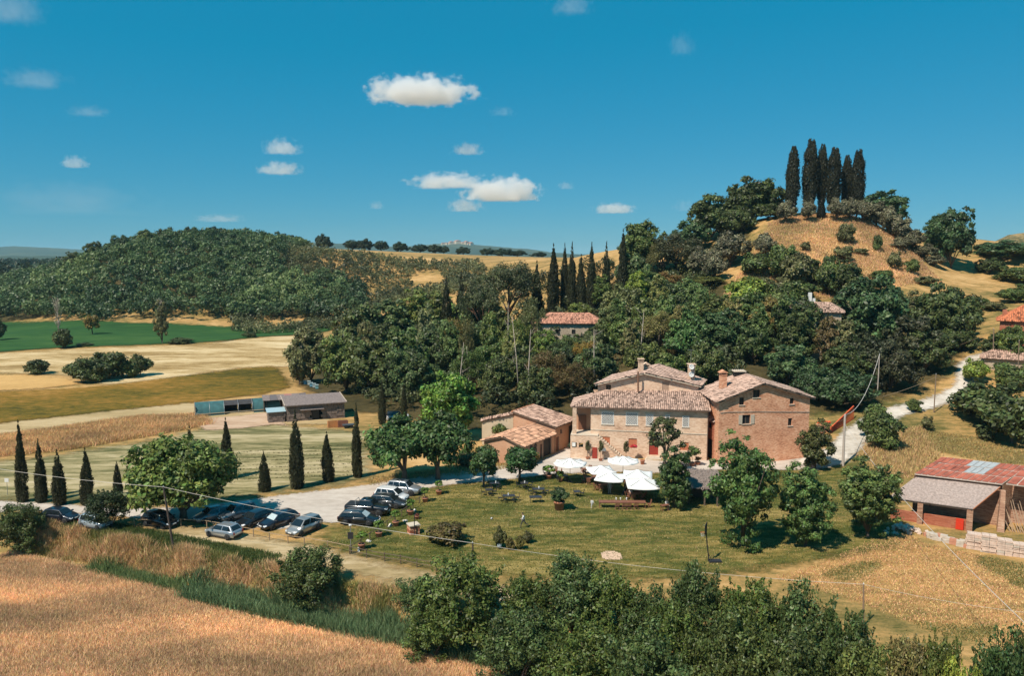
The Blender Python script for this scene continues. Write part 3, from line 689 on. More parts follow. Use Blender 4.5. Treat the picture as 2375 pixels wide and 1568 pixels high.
# ---- cypress row beyond the car park
for px, pb, top, w, lab in ((54,1165,975,30,'tallest cypress at the far left of the row'),(97,1166,1018,28,'second cypress from the left edge'),(139,1172,1043,34,'third cypress from the left edge'),(204,1172,1040,32,'fourth cypress from the left edge'),(274,1150,1070,22,'small cypress left of the spreading tree'),
        (443,1090,982,20,'cypress tip rising behind the spreading tree'),(528,1112,970,30,'cypress at the right side of the spreading tree'),(614,1140,1048,30,'small cypress right of the spreading tree'),(689,1133,952,38,'tall forked cypress in front of the straw hut'),(760,1118,1002,32,'medium cypress right of the tall forked one'),(829,1108,935,27,'tall slim cypress nearest the shade trees'),
        (887,985,880,20,'slim cypress left of the off-road car'),(938,985,885,18,'slim cypress in front of the off-road car')):
    T_B('cypress_tree', 'cypress', px, pb, top, w, CYP, lab)
# ---- field bushes and bare trees on the left
for px, pb, top, w, c_, lab in ((88,868,834,62,DK,'round lone bush in the pale field at the left'),(190,888,830,75,DK,'left end of the bush clump in the pale field'),(255,878,812,90,DK,'tallest bush of the clump in the pale field'),(225,886,835,80,DK,'front middle bush of the clump in the pale field'),(325,872,822,60,DK,'right end of the bush clump in the pale field'),
        (300,876,830,50,MID,'smaller bush near the right of the clump in the pale field'),(145,808,762,50,DK,'dark bush at the foot of the white dead tree'),(195,803,795,40,DK,'low dark scrub right of the white dead tree'),(420,797,783,55,DK,'low dark scrub by the half-dead poplar'),(580,783,770,40,DK,'low dark scrub at the edge of the green field'),(-5,790,735,40,DK,'dark tree cut by the left edge of the green field')):
    T_B('field_bush', 'bush', px, pb, top, w, c_, lab, 'bush')
T_B('field_tree', 'small', 214, 776, 732, 36, YEL, 'small orange-leaved tree in the green field', var=0)
T_B('field_tree', 'tall', 377, 797, 700, 34, OLV, 'half-dead poplar at the edge of the green field', var=0)
def dead_tree(px, pb, top, label, seed):
    rng = np.random.default_rng(seed); b = G(px, pb); h = at(px, top, b.y).z - b.z
    e = empty('dead_tree', b, 0, label, 'tree'); mb = MB()
    mb.tube([(0,0,-.3),(.2,0,h*.4),(.1,.1,h*.8)], [.28,.2,.06], 7); mb.build('trunk', m_palebark, e, True)
    br = MB()
    for i in range(34):
        z = h * rng.uniform(.3, .8); a = rng.uniform(0, 6.28); l = rng.uniform(.08, .2) * h
        p = Vector((.15, .05, z)); q = p + Vector((math.cos(a) * l * .4, math.sin(a) * l * .4, l)); 
        br.tube([p, p.lerp(q, .5) + Vector((math.cos(a) * .25, math.sin(a) * .25, 0)), q], [.09, .06, .025], 4)
        for _ in range(3):
            m = p.lerp(q, rng.uniform(.4, .9)); br.tube([m, m + Vector((rng.normal() * .5, rng.normal() * .5, rng.uniform(.5, 1.3)))], [.04, .015], 3)
    br.build('branches', m_palebark, e, True)
dead_tree(137, 800, 682, 'tall white dead tree in the green field', 3)
dead_tree(376, 796, 688, 'bleached bare top of a dead poplar by the green field', 4)
for i, (px, Y, top) in enumerate(((1065,156,790),(1178,168,700),(1205,150,730),(1222,146,760),(1480,160,720),(1375,150,760),(1090,160,800))):
    b = XY(px, Y); h = at(px, top, Y).z - b.z; rng = np.random.default_rng(90 + i); l = rng.normal() * .6
    e = empty('bare_tree', (b.x, b.y - 3.2, b.z), 0, 'pale bare leaning trunk in the wood, %s of seven from the left' % ORD[[1065, 1090, 1178, 1205, 1222, 1375, 1480].index(px)], 'tree', 'bare trunks in the wood')
    mb = MB().tube([(0,0,-.3),(l*.4,0,h*.5),(l,.1,h)], [.13,.1,.03], 6)
    for k in range(7):
        z = h * rng.uniform(.45, .95); mb.tube([(l*.7,0,z),(l*.7+rng.normal()*.9,rng.normal()*.5,z+rng.uniform(.6,1.8))], [.05,.015], 4)
    mb.build('trunk', m_palebark, e, True)
# ---- hedgerow along the ditch
HG = 'hedgerow shrubs along the ditch'
hedge = ((715,1402,1258,165,'lone bushy shrub on the bank left of the hedgerow'),(50,1282,1160,125,'large dark shrub on the bank at the left edge'),(252,1225,1125,110,'dark round-topped tree in front of the silver-blue car'))
for px, pb, top, w, lab in hedge: T_B('bank_shrub', 'shrub', px, pb, top, w, HDG if px != 252 else (.045, .07, .024), lab, 'shrub')
def hedge_at(px, Y, top, wpx, color, lab):
    t = Vector((at(px, 1500, Y).x, Y)); z = h1(t.x, t.y); zt = at(px, top, Y).z
    plant('hedgerow_shrub', 'shrub', (t.x, t.y, z), wpx * Y / FPX * 1.06, zt - z, tuple(c_ * q_ for c_, q_ in zip(color, random.Random(int(px)).choice(((1, 1, 1), (1.25, 1.12, 1), (.85, .95, 1), (1.1, 1.15, .9))))), lab, 'shrub', HG)
for px, Y, top, w, lab in ((985,64,1335,150,'leftmost hedgerow shrub, with a ragged low top'),(1075,61.5,1275,230,'tall broad hedgerow shrub beside the wooden post'),(1000,60,1390,150,'low hedgerow shrub in front of the leftmost one'),(1225,60.5,1320,130,'narrow hedgerow shrub between the two broad ones'),(1330,60,1275,190,'tall hedgerow shrub below the bare sand patch'),
        (1420,58,1310,150,'hedgerow shrub right of the tall one below the sand patch'),(1200,56,1400,190,'low hedgerow shrub in the front row, left part'),(1350,53,1430,200,'low hedgerow shrub in the front row, middle part'),(1500,57,1345,150,'shorter hedgerow shrub left of the basketball stand'),(1610,56,1290,140,'pointed hedgerow shrub in front of the basketball stand'),(1560,53,1370,170,'hedgerow shrub in front of the pointed one'),
        (1735,54,1320,170,'spiky hedgerow shrub right of the basketball stand'),(1690,50.5,1400,190,'front-row hedgerow shrub right of the basketball stand'),(1855,52,1330,190,'broad hedgerow shrub left of the thin post'),(1850,48,1430,210,'front-row hedgerow shrub left of the thin post'),(1965,50,1385,160,'hedgerow shrub right at the thin post'),(1500,49,1440,220,'front-row hedgerow shrub at the bottom middle'),(2010,47,1470,180,'low hedgerow shrub below the thin post')):
    hedge_at(px, Y, top, w, HDG, lab)
for px, Y, top, w, c_, lab in ((2105,47,1450,140,OLV,'paler spindly hedgerow shrub near the right'),(2180,46,1430,130,HDG,'leafy hedgerow shrub left of the last gap'),(2330,45,1445,170,(.06,.10,.028),'hedgerow shrub at the bottom right corner'),(2230,44,1510,130,LIM,'low bright shrub at the bottom edge near the right corner'),(2400,46,1440,150,HDG,'hedgerow shrub cut by the bottom right corner')):
    hedge_at(px, Y, top, w, c_, lab)
for px, pb, top, w, c_, lab in ((1040,1262,1212,100,(.12,.10,.03),'broad rusty-green bush on the lawn'),(1160,1272,1222,34,(.10,.10,.03),'taller of the small bushes on the lawn'),(1183,1276,1246,24,(.13,.11,.03),'tiny yellowish bush on the lawn, left one'),(1206,1275,1243,24,(.13,.12,.03),'tiny yellowish bush on the lawn, right one'),(1225,1260,1233,28,(.09,.09,.03),'small dark bush at the right of the lawn bush group')):
    T_B('lawn_bush', 'bush', px, pb, top, w, c_, lab, 'bush')
T_B('lawn_bush', 'bush', 1015, 1258, 1216, 60, (.10, .095, .03), 'left lobe of the broad rusty bush on the lawn', 'bush')

# ---- masses nobody could count: far wood, scrub, wheat, weeds, reeds
def mass_crowns(name, pts, label, cat, color, nleaf=420, leaf=.75, seed=5, tri=1.0):
    rng = np.random.default_rng(seed); Vs, Qs, Ts, Ws = [], [], [], []; base = 0
    for (x, y, z, w, h, tnt) in pts:
        K = 14; D = rdir(K * 3, rng); D = D[D[:, 2] > -.3][:K]; C = D * np.array((w / 2 * .62, w / 2 * .62, h * .34)) + np.array((x, y, z + h * .55))
        n = nleaf; idx = rng.integers(0, len(D), n); d = rdir(n, rng); o = D[idx]; bad = (d * o).sum(1) < -.3; d[bad] = -d[bad]
        P = C[idx] + d * (w * .2 * rng.uniform(.6, 1.1, n))[:, None]
        V, Q = leaf_geo(P, unit(d + rdir(n, rng) * .7), leaf * rng.uniform(.6, 1.3, n) * (w / 8) ** .5, rng)
        Vs.append(V); Qs.append(Q + base); base += len(V); Ts.append(tnt * rng.uniform(.8, 1.2, len(D))[idx] * rng.uniform(.75, 1.25, n)); Ws.append(np.clip(rng.normal(.5, .2, n) + (tnt - 1) * .6, 0, 1))
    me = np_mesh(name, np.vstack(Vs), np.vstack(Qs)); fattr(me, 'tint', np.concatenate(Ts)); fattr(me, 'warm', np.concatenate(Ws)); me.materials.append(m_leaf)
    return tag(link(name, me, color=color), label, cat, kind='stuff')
rw = random.Random(31); pts = []
hillpoly = gp((-120,742),(0,742),(200,748),(420,752),(600,752),(775,750),(780,735),(800,700)) 
def scat(n, xr, yr, test, wr, hr, mind):
    out = []; tries = 0
    while len(out) < n and tries < n * 60:
        tries += 1; x, y = rw.uniform(*xr), rw.uniform(*yr)
        if not test(x, y): continue
        if any((x - q[0]) ** 2 + (y - q[1]) ** 2 < mind ** 2 for q in out): continue
        w = rw.uniform(*wr); out.append((x, y, h1(x, y) - .5, w, rw.uniform(*hr), rw.uniform(.6, 1.4) * (1.05 + .9 * mnoise.noise((x * .02, y * .02, 7)))))
    return out
def pxof(x, y): return CX + x / (y * cP + 3) * FPX
_fx = np.arange(-150, 821, 60); _fy = np.array([G(max(x, -60), 748).y for x in _fx])
def front_y(px): return float(np.interp(px, _fx, _fy))
wood_left = scat(760, (-360, -60), (330, 520), lambda x, y: -130 < pxof(x, y) < 560 + (rw.random() * 120) and y > front_y(pxof(x, y)) + 4, (5, 13), (4.5, 10.5), 4.2)
wood_left += scat(70, (-200, -80), (455, 530), lambda x, y: 545 < pxof(x, y) < 715 and y > 462, (5, 9), (4.5, 8.5), 4.5)
wood_left += scat(150, (-230, -60), (325, 430), lambda x, y: 540 < pxof(x, y) < 840 and front_y(pxof(x, y)) + 4 < y < 395, (5, 11), (5, 11), 4.2)
mass_crowns('far_wood', wood_left, 'dark broadleaf wood covering the rounded hill at the left', 'wood', (.074, .124, .042), 290, .60)
scr = scat(900, (-160, 0), (318, 500), lambda x, y: 540 < pxof(x, y) < 1120 and y < 470 - (pxof(x, y) - 560) * .04 and mnoise.noise((x * .035, y * .02, 3)) > -.2, (3, 7), (2, 5), 2.3)
mass_crowns('hillside_scrub', scr, 'olive-green scrub scattered over the dry slopes beyond the wood', 'scrub', (.12, .132, .05), 110, .56, 6)
far = scat(300, (-900, -150), (540, 1500), lambda x, y: -100 < pxof(x, y) < 240, (10, 18), (9, 13), 9)
mass_crowns('distant_wood', far, 'bluish distant woodland on the plain at the left edge', 'wood', (.034, .06, .032), 110, 1.5, 8)
scr2 = scat(130, (20, 120), (170, 232), lambda x, y: 1420 < pxof(x, y) < 1640 or (1780 < pxof(x, y) < 2250 and y < 184), (3, 6), (2.2, 4.5), 2.6)
mass_crowns('wood_undergrowth', scr2, 'green undergrowth below the trees on the hill foot', 'undergrowth', (.07, .09, .03), 260, .34, 9)
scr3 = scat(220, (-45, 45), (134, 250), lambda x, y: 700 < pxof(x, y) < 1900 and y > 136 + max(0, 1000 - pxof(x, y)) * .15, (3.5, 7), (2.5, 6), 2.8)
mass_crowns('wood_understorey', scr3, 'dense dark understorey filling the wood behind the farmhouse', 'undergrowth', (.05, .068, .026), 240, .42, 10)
for px, Y, top, w, c_, lab in ((222,448,556,44,DK,'spreading tree poking out at the left shoulder of the wooded hill'),(285,455,543,52,TEAL,'round tree on the left part of the wooded hill skyline'),(345,462,533,46,MID,'round tree left of the summit of the wooded hill'),(395,468,530,54,DK,'broad tree near the summit of the wooded hill'),(445,474,524,40,TEAL,'tallest tree on the summit of the wooded hill'),(530,482,534,46,DK,'dark tree right of the summit of the wooded hill'),(170,440,580,44,DK,'tree low on the left end of the wooded hill skyline')):
    T_Y('ridge_tree', 'oak', px, Y, top, w, c_, lab)
# skyline trees beyond the golden field
for i, (px, top, w) in enumerate(((500,528,60),(560,538,44),(590,540,50),(625,545,50),(668,544,52),(640,552,40),(752,545,44),(820,556,50),(848,555,44),(885,558,40),(930,562,44),(975,566,46),(1010,568,44),(1030,570,30),(1075,573,40),(1130,575,40),(1165,577,52),(1200,580,50),(1250,585,44))):
    T_Y('skyline_tree', 'oak', px, 560 if px > 690 else 505, top, w, (.036, .06, .03), 'dark skyline tree beyond the golden field, %s from the left' % ORD[sorted((500,560,590,625,668,640,752,820,848,885,930,975,1010,1030,1075,1130,1165,1200,1250)).index(px)], group='trees along the skyline of the golden field')

def tufts(name, pts, hgt, label, cat, color, blades=4, spread=.12, lean=.35, wid=.02, seed=3, tintr=(.6, 1.35), mod=None):
    """upright blades standing on the ground at pts (n,3)"""
    rng = np.random.default_rng(seed); P = np.repeat(np.asarray(pts), blades, 0); n = len(P)
    P = P + np.stack([rng.normal(0, spread, n), rng.normal(0, spread, n), np.zeros(n)], 1)
    a = rng.uniform(0, 6.283, n); hgt_ = np.repeat(np.broadcast_to(hgt, len(pts)), blades) * rng.uniform(.65, 1.2, n)
    ln = rng.uniform(0, lean, n) * hgt_; top = P + np.stack([np.cos(a) * ln, np.sin(a) * ln, hgt_], 1)
    mid = P + (top - P) * .55 + np.array((0, 0, .06)) * hgt_[:, None]
    b = rng.uniform(0, 6.283, n); s = np.stack([np.cos(b), np.sin(b), np.zeros(n)], 1) * (wid * rng.uniform(.7, 1.5, n))[:, None]
    V = np.stack([P - s * 1.2, P + s * 1.2 + (mid - P) * .25, top], 1).reshape(-1, 3)
    me = np_mesh(name, V, np.arange(n * 3).reshape(n, 3), 3); fattr(me, 'tint', np.repeat(rng.uniform(.8, 1.2, len(pts)) * (1 if mod is None else mod), blades) * rng.uniform(*tintr, n)); fattr(me, 'warm', rng.random(n))
    me.materials.append(m_leaf)
    return tag(link(name, me, color=color), label, cat, kind='stuff')
def on_ground(x, y, dz=0.0): return np.stack([x, y, hz(x, y) + dz], 1)
rg = np.random.default_rng(77)
# wheat
t_, s_ = rg.uniform(-34, 36, 120000), -rg.uniform(.3, 1, 120000) ** 1.0 * rg.uniform(.4, 34, 120000)
x_, y_ = DL0[0] + DLd[0] * t_ + DLn[0] * s_, DL0[1] + DLd[1] * t_ + DLn[1] * s_
k = (np.abs(x_ / y_) < .75) & (y_ > 44) & (y_ < 95); x_, y_ = x_[k], y_[k]
nzv = np.array([mnoise.noise((a * .06, b * .1, 1)) for a, b in zip(x_, y_)])
nz2 = np.array([mnoise.noise((a * .05 + b_ * .02, b_ * .16, 3)) + .5 * mnoise.noise((a * .25, b_ * .5, 6)) for a, b_ in zip(x_, y_)])
tufts('wheat', on_ground(x_, y_), .5 + .22 * nzv, 'ripe golden wheat standing in the foreground field', 'wheat', (.78, .545, .285), 5, .17, .9, .026, mod=np.clip(1 + .55 * nz2, .5, 1.45))
# weeds on the bank
def bankpts(n, t0, t1, s0, s1, seed):
    r_ = np.random.default_rng(seed); t, s = r_.uniform(t0, t1, n), r_.uniform(s0, s1, n)
    return DL0[0] + DLd[0] * t + DLn[0] * s, DL0[1] + DLd[1] * t + DLn[1] * s
x_, y_ = bankpts(8000, -34, 14, .6, 3.5, 1); nzv = np.array([mnoise.noise((a * .3, b * .35, 5)) for a, b in zip(x_, y_)])
k = nzv > -.2; tufts('dry_weeds', on_ground(x_[k], y_[k]), .75 + .5 * nzv[k], 'dry straw-coloured weeds covering the bank above the ditch', 'weeds', (.62, .43, .20), 5, .25, .9, .024, 4)
k = nzv < .12; tufts('green_weeds', on_ground(x_[k], y_[k]), .5 - .3 * nzv[k], 'olive-green weeds between the dry ones on the bank', 'weeds', (.26, .25, .075), 5, .25, .9, .03, 5)
x_, y_ = bankpts(6200, -34, -2, 3.0, 6.0, 2); tufts('bank_grass', on_ground(x_, y_), .28, 'short green grass along the top of the bank', 'grass', (.09, .13, .035), 5, .2, .7, .03, 6)
x_, y_ = bankpts(5200, -8, 40, -1.6, 1.3, 3); tufts('reeds', on_ground(x_, y_), 1.1, 'tall blue-green reeds standing in the ditch', 'reeds', (.16, .24, .11), 7, .25, .8, .045, 7)
x_, y_ = bankpts(1200, -22, -8, -.6, .8, 8); tufts('reeds', on_ground(x_, y_), .8, 'shorter green reeds where the ditch narrows at the left', 'reeds', (.17, .24, .09), 7, .25, .8, .04, 8)
# tall grass strip and crop beyond the meadow
def polypts(poly, n, seed):
    r_ = np.random.default_rng(seed); P = np.asarray(poly); x, y = r_.uniform(P[:, 0].min(), P[:, 0].max(), n), r_.uniform(P[:, 1].min(), P[:, 1].max(), n)
    k = seg_sd(x, y, P) > 0; return x[k], y[k]
x_, y_ = polypts(gp((-60,1022),(150,992),(330,967),(470,962),(490,985),(330,1015),(150,1045),(-60,1066)), 26000, 21); tufts('tall_dry_grass', on_ground(x_, y_), .7, 'tall tawny grass strip beyond the mown meadow', 'grass', (.66, .44, .19), 4, .45, 1.0, .035, 9, mod=np.array([1 + .5 * mnoise.noise((a * .15, b_ * .3, 2)) for a, b_ in zip(x_, y_)]))
x_, y_ = polypts(gp((1090,1075),(1240,1078),(1100,1100),(900,1120),(860,1128),(860,1110),(1000,1092)), 2500, 22); tufts('verge_grass', on_ground(x_, y_), .35, 'dry grass on the verge under the shade trees', 'grass', (.42, .33, .13), 4, .25, .8, .04, 10)
x_, y_ = polypts(gp((1990,1060),(2040,1010),(2140,990),(2180,1060),(2110,1110),(2060,1110)), 5200, 23); tufts('rough_grass', on_ground(x_, y_), .6, 'rough yellow grass between the lane and the barn', 'grass', (.55, .40, .17), 4, .25, .8, .04, 11)
hillp = [tuple(XY(px, Y))[:2] for px, Y in ((1680,195),(1780,234),(1860,238),(2000,238),(2100,230),(2180,205),(2060,192),(1900,188),(1780,185))]
x_, y_ = polypts(hillp, 26000, 24); tufts('hill_grass', on_ground(x_, y_), .55, 'golden dry grass covering the hill face', 'grass', (.64, .42, .20), 4, .4, .9, .05, 12, mod=np.array([1 + .7 * mnoise.noise((a * .12, b_ * .12, 2)) for a, b_ in zip(x_, y_)]))
# lavender-like rows in the meadow
rowx, rowy = [], []
for i in range(9):
    a, b_ = G(560, 1050 + i * 8), G(842, 1030 + i * 9)
    for u in np.linspace(0, 1, 46):
        if rg.random() < .8: rowx.append(a.x + (b_.x - a.x) * u + rg.normal(0, .1)); rowy.append(a.y + (b_.y - a.y) * u + rg.normal(0, .08))
tufts('lavender_rows', on_ground(np.array(rowx), np.array(rowy)), .24, 'rows of small dark lavender tufts in the mown meadow', 'lavender', (.15, .145, .06), 9, .15, .9, .03, 13)

# short turf on the lawn and the dry meadow to its right
LAWNP = gp((760,1262),(800,1222),(858,1212),(900,1190),(950,1152),(985,1136),(1120,1119),(1280,1101),(1440,1099),(1600,1096),(1850,1094),(1960,1090),(2040,1130),(2090,1210),(1900,1300),(1700,1330),(1500,1345),(1250,1342),(1010,1318))
x_, y_ = polypts(LAWNP, 42000, 41); nzv = np.array([mnoise.noise((a * .12, b_ * .2, 9)) for a, b_ in zip(x_, y_)])
k = nzv > -.05; tufts('lawn_turf', on_ground(x_[k], y_[k], .03), .09, 'short green turf of the lawn', 'grass', (.11, .13, .03), 3, .2, 1.2, .035, 14)
tufts('lawn_dry_turf', on_ground(x_[~k], y_[~k], .03), .09, 'short straw-coloured turf in the worn parts of the lawn', 'grass', (.40, .31, .11), 3, .2, 1.2, .03, 15)
MEADP = gp((1900,1310),(2090,1225),(2140,1262),(2420,1320),(2480,1520),(2200,1480),(2000,1400),(1800,1340))
x_, y_ = polypts(MEADP, 30000, 42); nzv = np.array([mnoise.noise((a * .09, b_ * .16, 4)) for a, b_ in zip(x_, y_)])
k = nzv > -.22; tufts('meadow_stubble', on_ground(x_[k], y_[k]), .14, 'dry mown stubble of the meadow below the barn', 'grass', (.66, .44, .19), 3, .25, 1.2, .028, 16)
tufts('meadow_green', on_ground(x_[~k], y_[~k]), .14, 'greener regrowth in patches of the mown meadow', 'grass', (.19, .19, .055), 3, .25, 1.0, .03, 17)
x_, y_ = polypts(gp((2050,1060),(2100,990),(2380,1030),(2440,1080),(2300,1075),(2180,1050)), 9000, 43); tufts('upper_meadow_grass', on_ground(x_, y_), .22, 'yellow-green grass of the meadow above the barn', 'grass', (.34, .28, .10), 4, .3, 1.0, .035, 18)

# ================================================================== buildings
def masonry(name, cols, brick=.32, course=.11, rough=.92, contrast=.5, bump=.5, mottled=.35):
    """coursed brick and rubble: per-course colour from a brick pattern over patchy wall tones"""
    m, nt, N, L, b = nodes_of(name)
    tc = N.new('ShaderNodeTexCoord'); ge = N.new('ShaderNodeNewGeometry')
    sx = N.new('ShaderNodeSeparateXYZ'); L.new(tc.outputs['Object'], sx.inputs[0])
    ad = N.new('ShaderNodeMath'); ad.operation = 'ADD'; L.new(sx.outputs[0], ad.inputs[0])
    ml = N.new('ShaderNodeMath'); ml.operation = 'MULTIPLY'; ml.inputs[1].default_value = .73; L.new(sx.outputs[1], ml.inputs[0]); L.new(ml.outputs[0], ad.inputs[1])
    cb = N.new('ShaderNodeCombineXYZ'); L.new(ad.outputs[0], cb.inputs[0]); L.new(sx.outputs[2], cb.inputs[1])
    br = N.new('ShaderNodeTexBrick'); br.inputs['Scale'].default_value = 1; br.inputs['Brick Width'].default_value = brick; br.inputs['Row Height'].default_value = course
    br.inputs['Mortar Size'].default_value = .014; br.inputs['Color1'].default_value = (0, 0, 0, 1); br.inputs['Color2'].default_value = (1, 1, 1, 1); br.inputs['Mortar'].default_value = (.62, .62, .62, 1)
    L.new(cb.outputs[0], br.inputs['Vector'])
    n1 = N.new('ShaderNodeTexNoise'); n1.inputs['Scale'].default_value = .55; n1.inputs['Detail'].default_value = 6; L.new(tc.outputs['Object'], n1.inputs['Vector'])
    mp = N.new('ShaderNodeMapping'); mp.inputs['Scale'].default_value = (1.6, 1.6, 7); L.new(tc.outputs['Object'], mp.inputs[0])
    n2 = N.new('ShaderNodeTexNoise'); n2.inputs['Scale'].default_value = 1.5; n2.inputs['Detail'].default_value = 4; n2.inputs['Roughness'].default_value = .75; L.new(mp.outputs[0], n2.inputs['Vector'])
    def mix(a, c, f):
        x = N.new('ShaderNodeMix'); x.data_type = 'FLOAT'; x.inputs[0].default_value = f; L.new(a, x.inputs[2]); L.new(c, x.inputs[3]); return x.outputs[0]
    f = mix(mix(n1.outputs['Fac'], n2.outputs['Fac'], .55), br.outputs['Color'], contrast * .35)
    rp = ramp(N, cols); L.new(f, rp.inputs[0]); L.new(rp.outputs[0], b.inputs['Base Color'])
    b.inputs['Roughness'].default_value = rough; b.inputs['Specular IOR Level'].default_value = .15
    bp = N.new('ShaderNodeBump'); bp.inputs['Strength'].default_value = bump; bp.inputs['Distance'].default_value = .06
    L.new(mix(n2.outputs['Fac'], br.outputs['Fac'], .4), bp.inputs['Height']); L.new(bp.outputs[0], b.inputs['Normal'])
    return m
m_farm = masonry('tan_masonry', [(.30, (.33, .19, .125)), (.42, (.56, .36, .245)), (.53, (.71, .50, .355)), (.65, (.80, .62, .47))])
m_brickr = masonry('reddish_masonry', [(.30, (.32, .13, .07)), (.43, (.58, .27, .16)), (.55, (.70, .37, .225)), (.70, (.78, .50, .34))], contrast=.8)
m_pinkp = masonry('pink_render', [(.3, (.42, .22, .13)), (.5, (.52, .29, .18)), (.7, (.58, .37, .25))], contrast=.15, bump=.2)
m_cream = masonry('cream_render', [(.3, (.48, .37, .25)), (.5, (.58, .46, .32)), (.7, (.64, .53, .40))], contrast=.1, bump=.2)
m_stone = masonry('grey_tan_stone', [(.3, (.26, .19, .13)), (.5, (.42, .33, .24)), (.7, (.56, .47, .36))], contrast=.7)
m_redbrick = masonry('dark_red_brick', [(.3, (.26, .07, .04)), (.5, (.38, .13, .075)), (.7, (.46, .21, .13))], contrast=.8)
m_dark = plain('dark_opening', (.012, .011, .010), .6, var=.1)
m_glass = plain('window_glass', (.02, .025, .03), .08, var=.05, spec=.6)
m_white = plain('white_paint', (.72, .70, .66), .5, var=.06)
m_wood = plain('brown_timber', (.20, .085, .045), .7, var=.25, scale=4, bump=.2)
m_rust = plain('rusty_red_shutter', (.46, .15, .07), .7, var=.15)
m_red = plain('dark_red_paint', (.30, .035, .02), .5, var=.15)
m_stonetrim = plain('pale_stone_trim', (.55, .46, .36), .85, var=.15, bump=.3)
m_darkwood = plain('weathered_timber', (.12, .085, .06), .9, var=.3, bump=.3)
m_metal = plain('grey_metal', (.35, .36, .37), .45, .6, var=.15)

def tile_mat():
    m, nt, N, L, b = nodes_of('clay_tiles')
    at_ = N.new('ShaderNodeAttribute'); at_.attribute_name = 'tint'; oi = N.new('ShaderNodeObjectInfo'); ge = N.new('ShaderNodeNewGeometry')
    nz = N.new('ShaderNodeTexNoise'); nz.inputs['Scale'].default_value = .7; nz.inputs['Detail'].default_value = 5; L.new(ge.outputs['Position'], nz.inputs['Vector'])
    ad = N.new('ShaderNodeMath'); ad.operation = 'ADD'; L.new(at_.outputs['Fac'], ad.inputs[0])
    sb = N.new('ShaderNodeMath'); sb.operation = 'MULTIPLY_ADD'; sb.inputs[1].default_value = .9; sb.inputs[2].default_value = -.45; L.new(nz.outputs['Fac'], sb.inputs[0]); L.new(sb.outputs[0], ad.inputs[1])
    rp = ramp(N, [(.05, (.22, .18, .16)), (.35, (.64, .55, .49)), (.65, (1.0, .85, .75)), (.95, (1.18, 1.06, .95))]); L.new(ad.outputs[0], rp.inputs[0])
    mx = N.new('ShaderNodeVectorMath'); mx.operation = 'MULTIPLY'; L.new(rp.outputs[0], mx.inputs[0]); L.new(oi.outputs['Color'], mx.inputs[1])
    L.new(mx.outputs[0], b.inputs['Base Color']); b.inputs['Roughness'].default_value = .9; b.inputs['Specular IOR Level'].default_value = .15
    return m
m_tile = tile_mat()

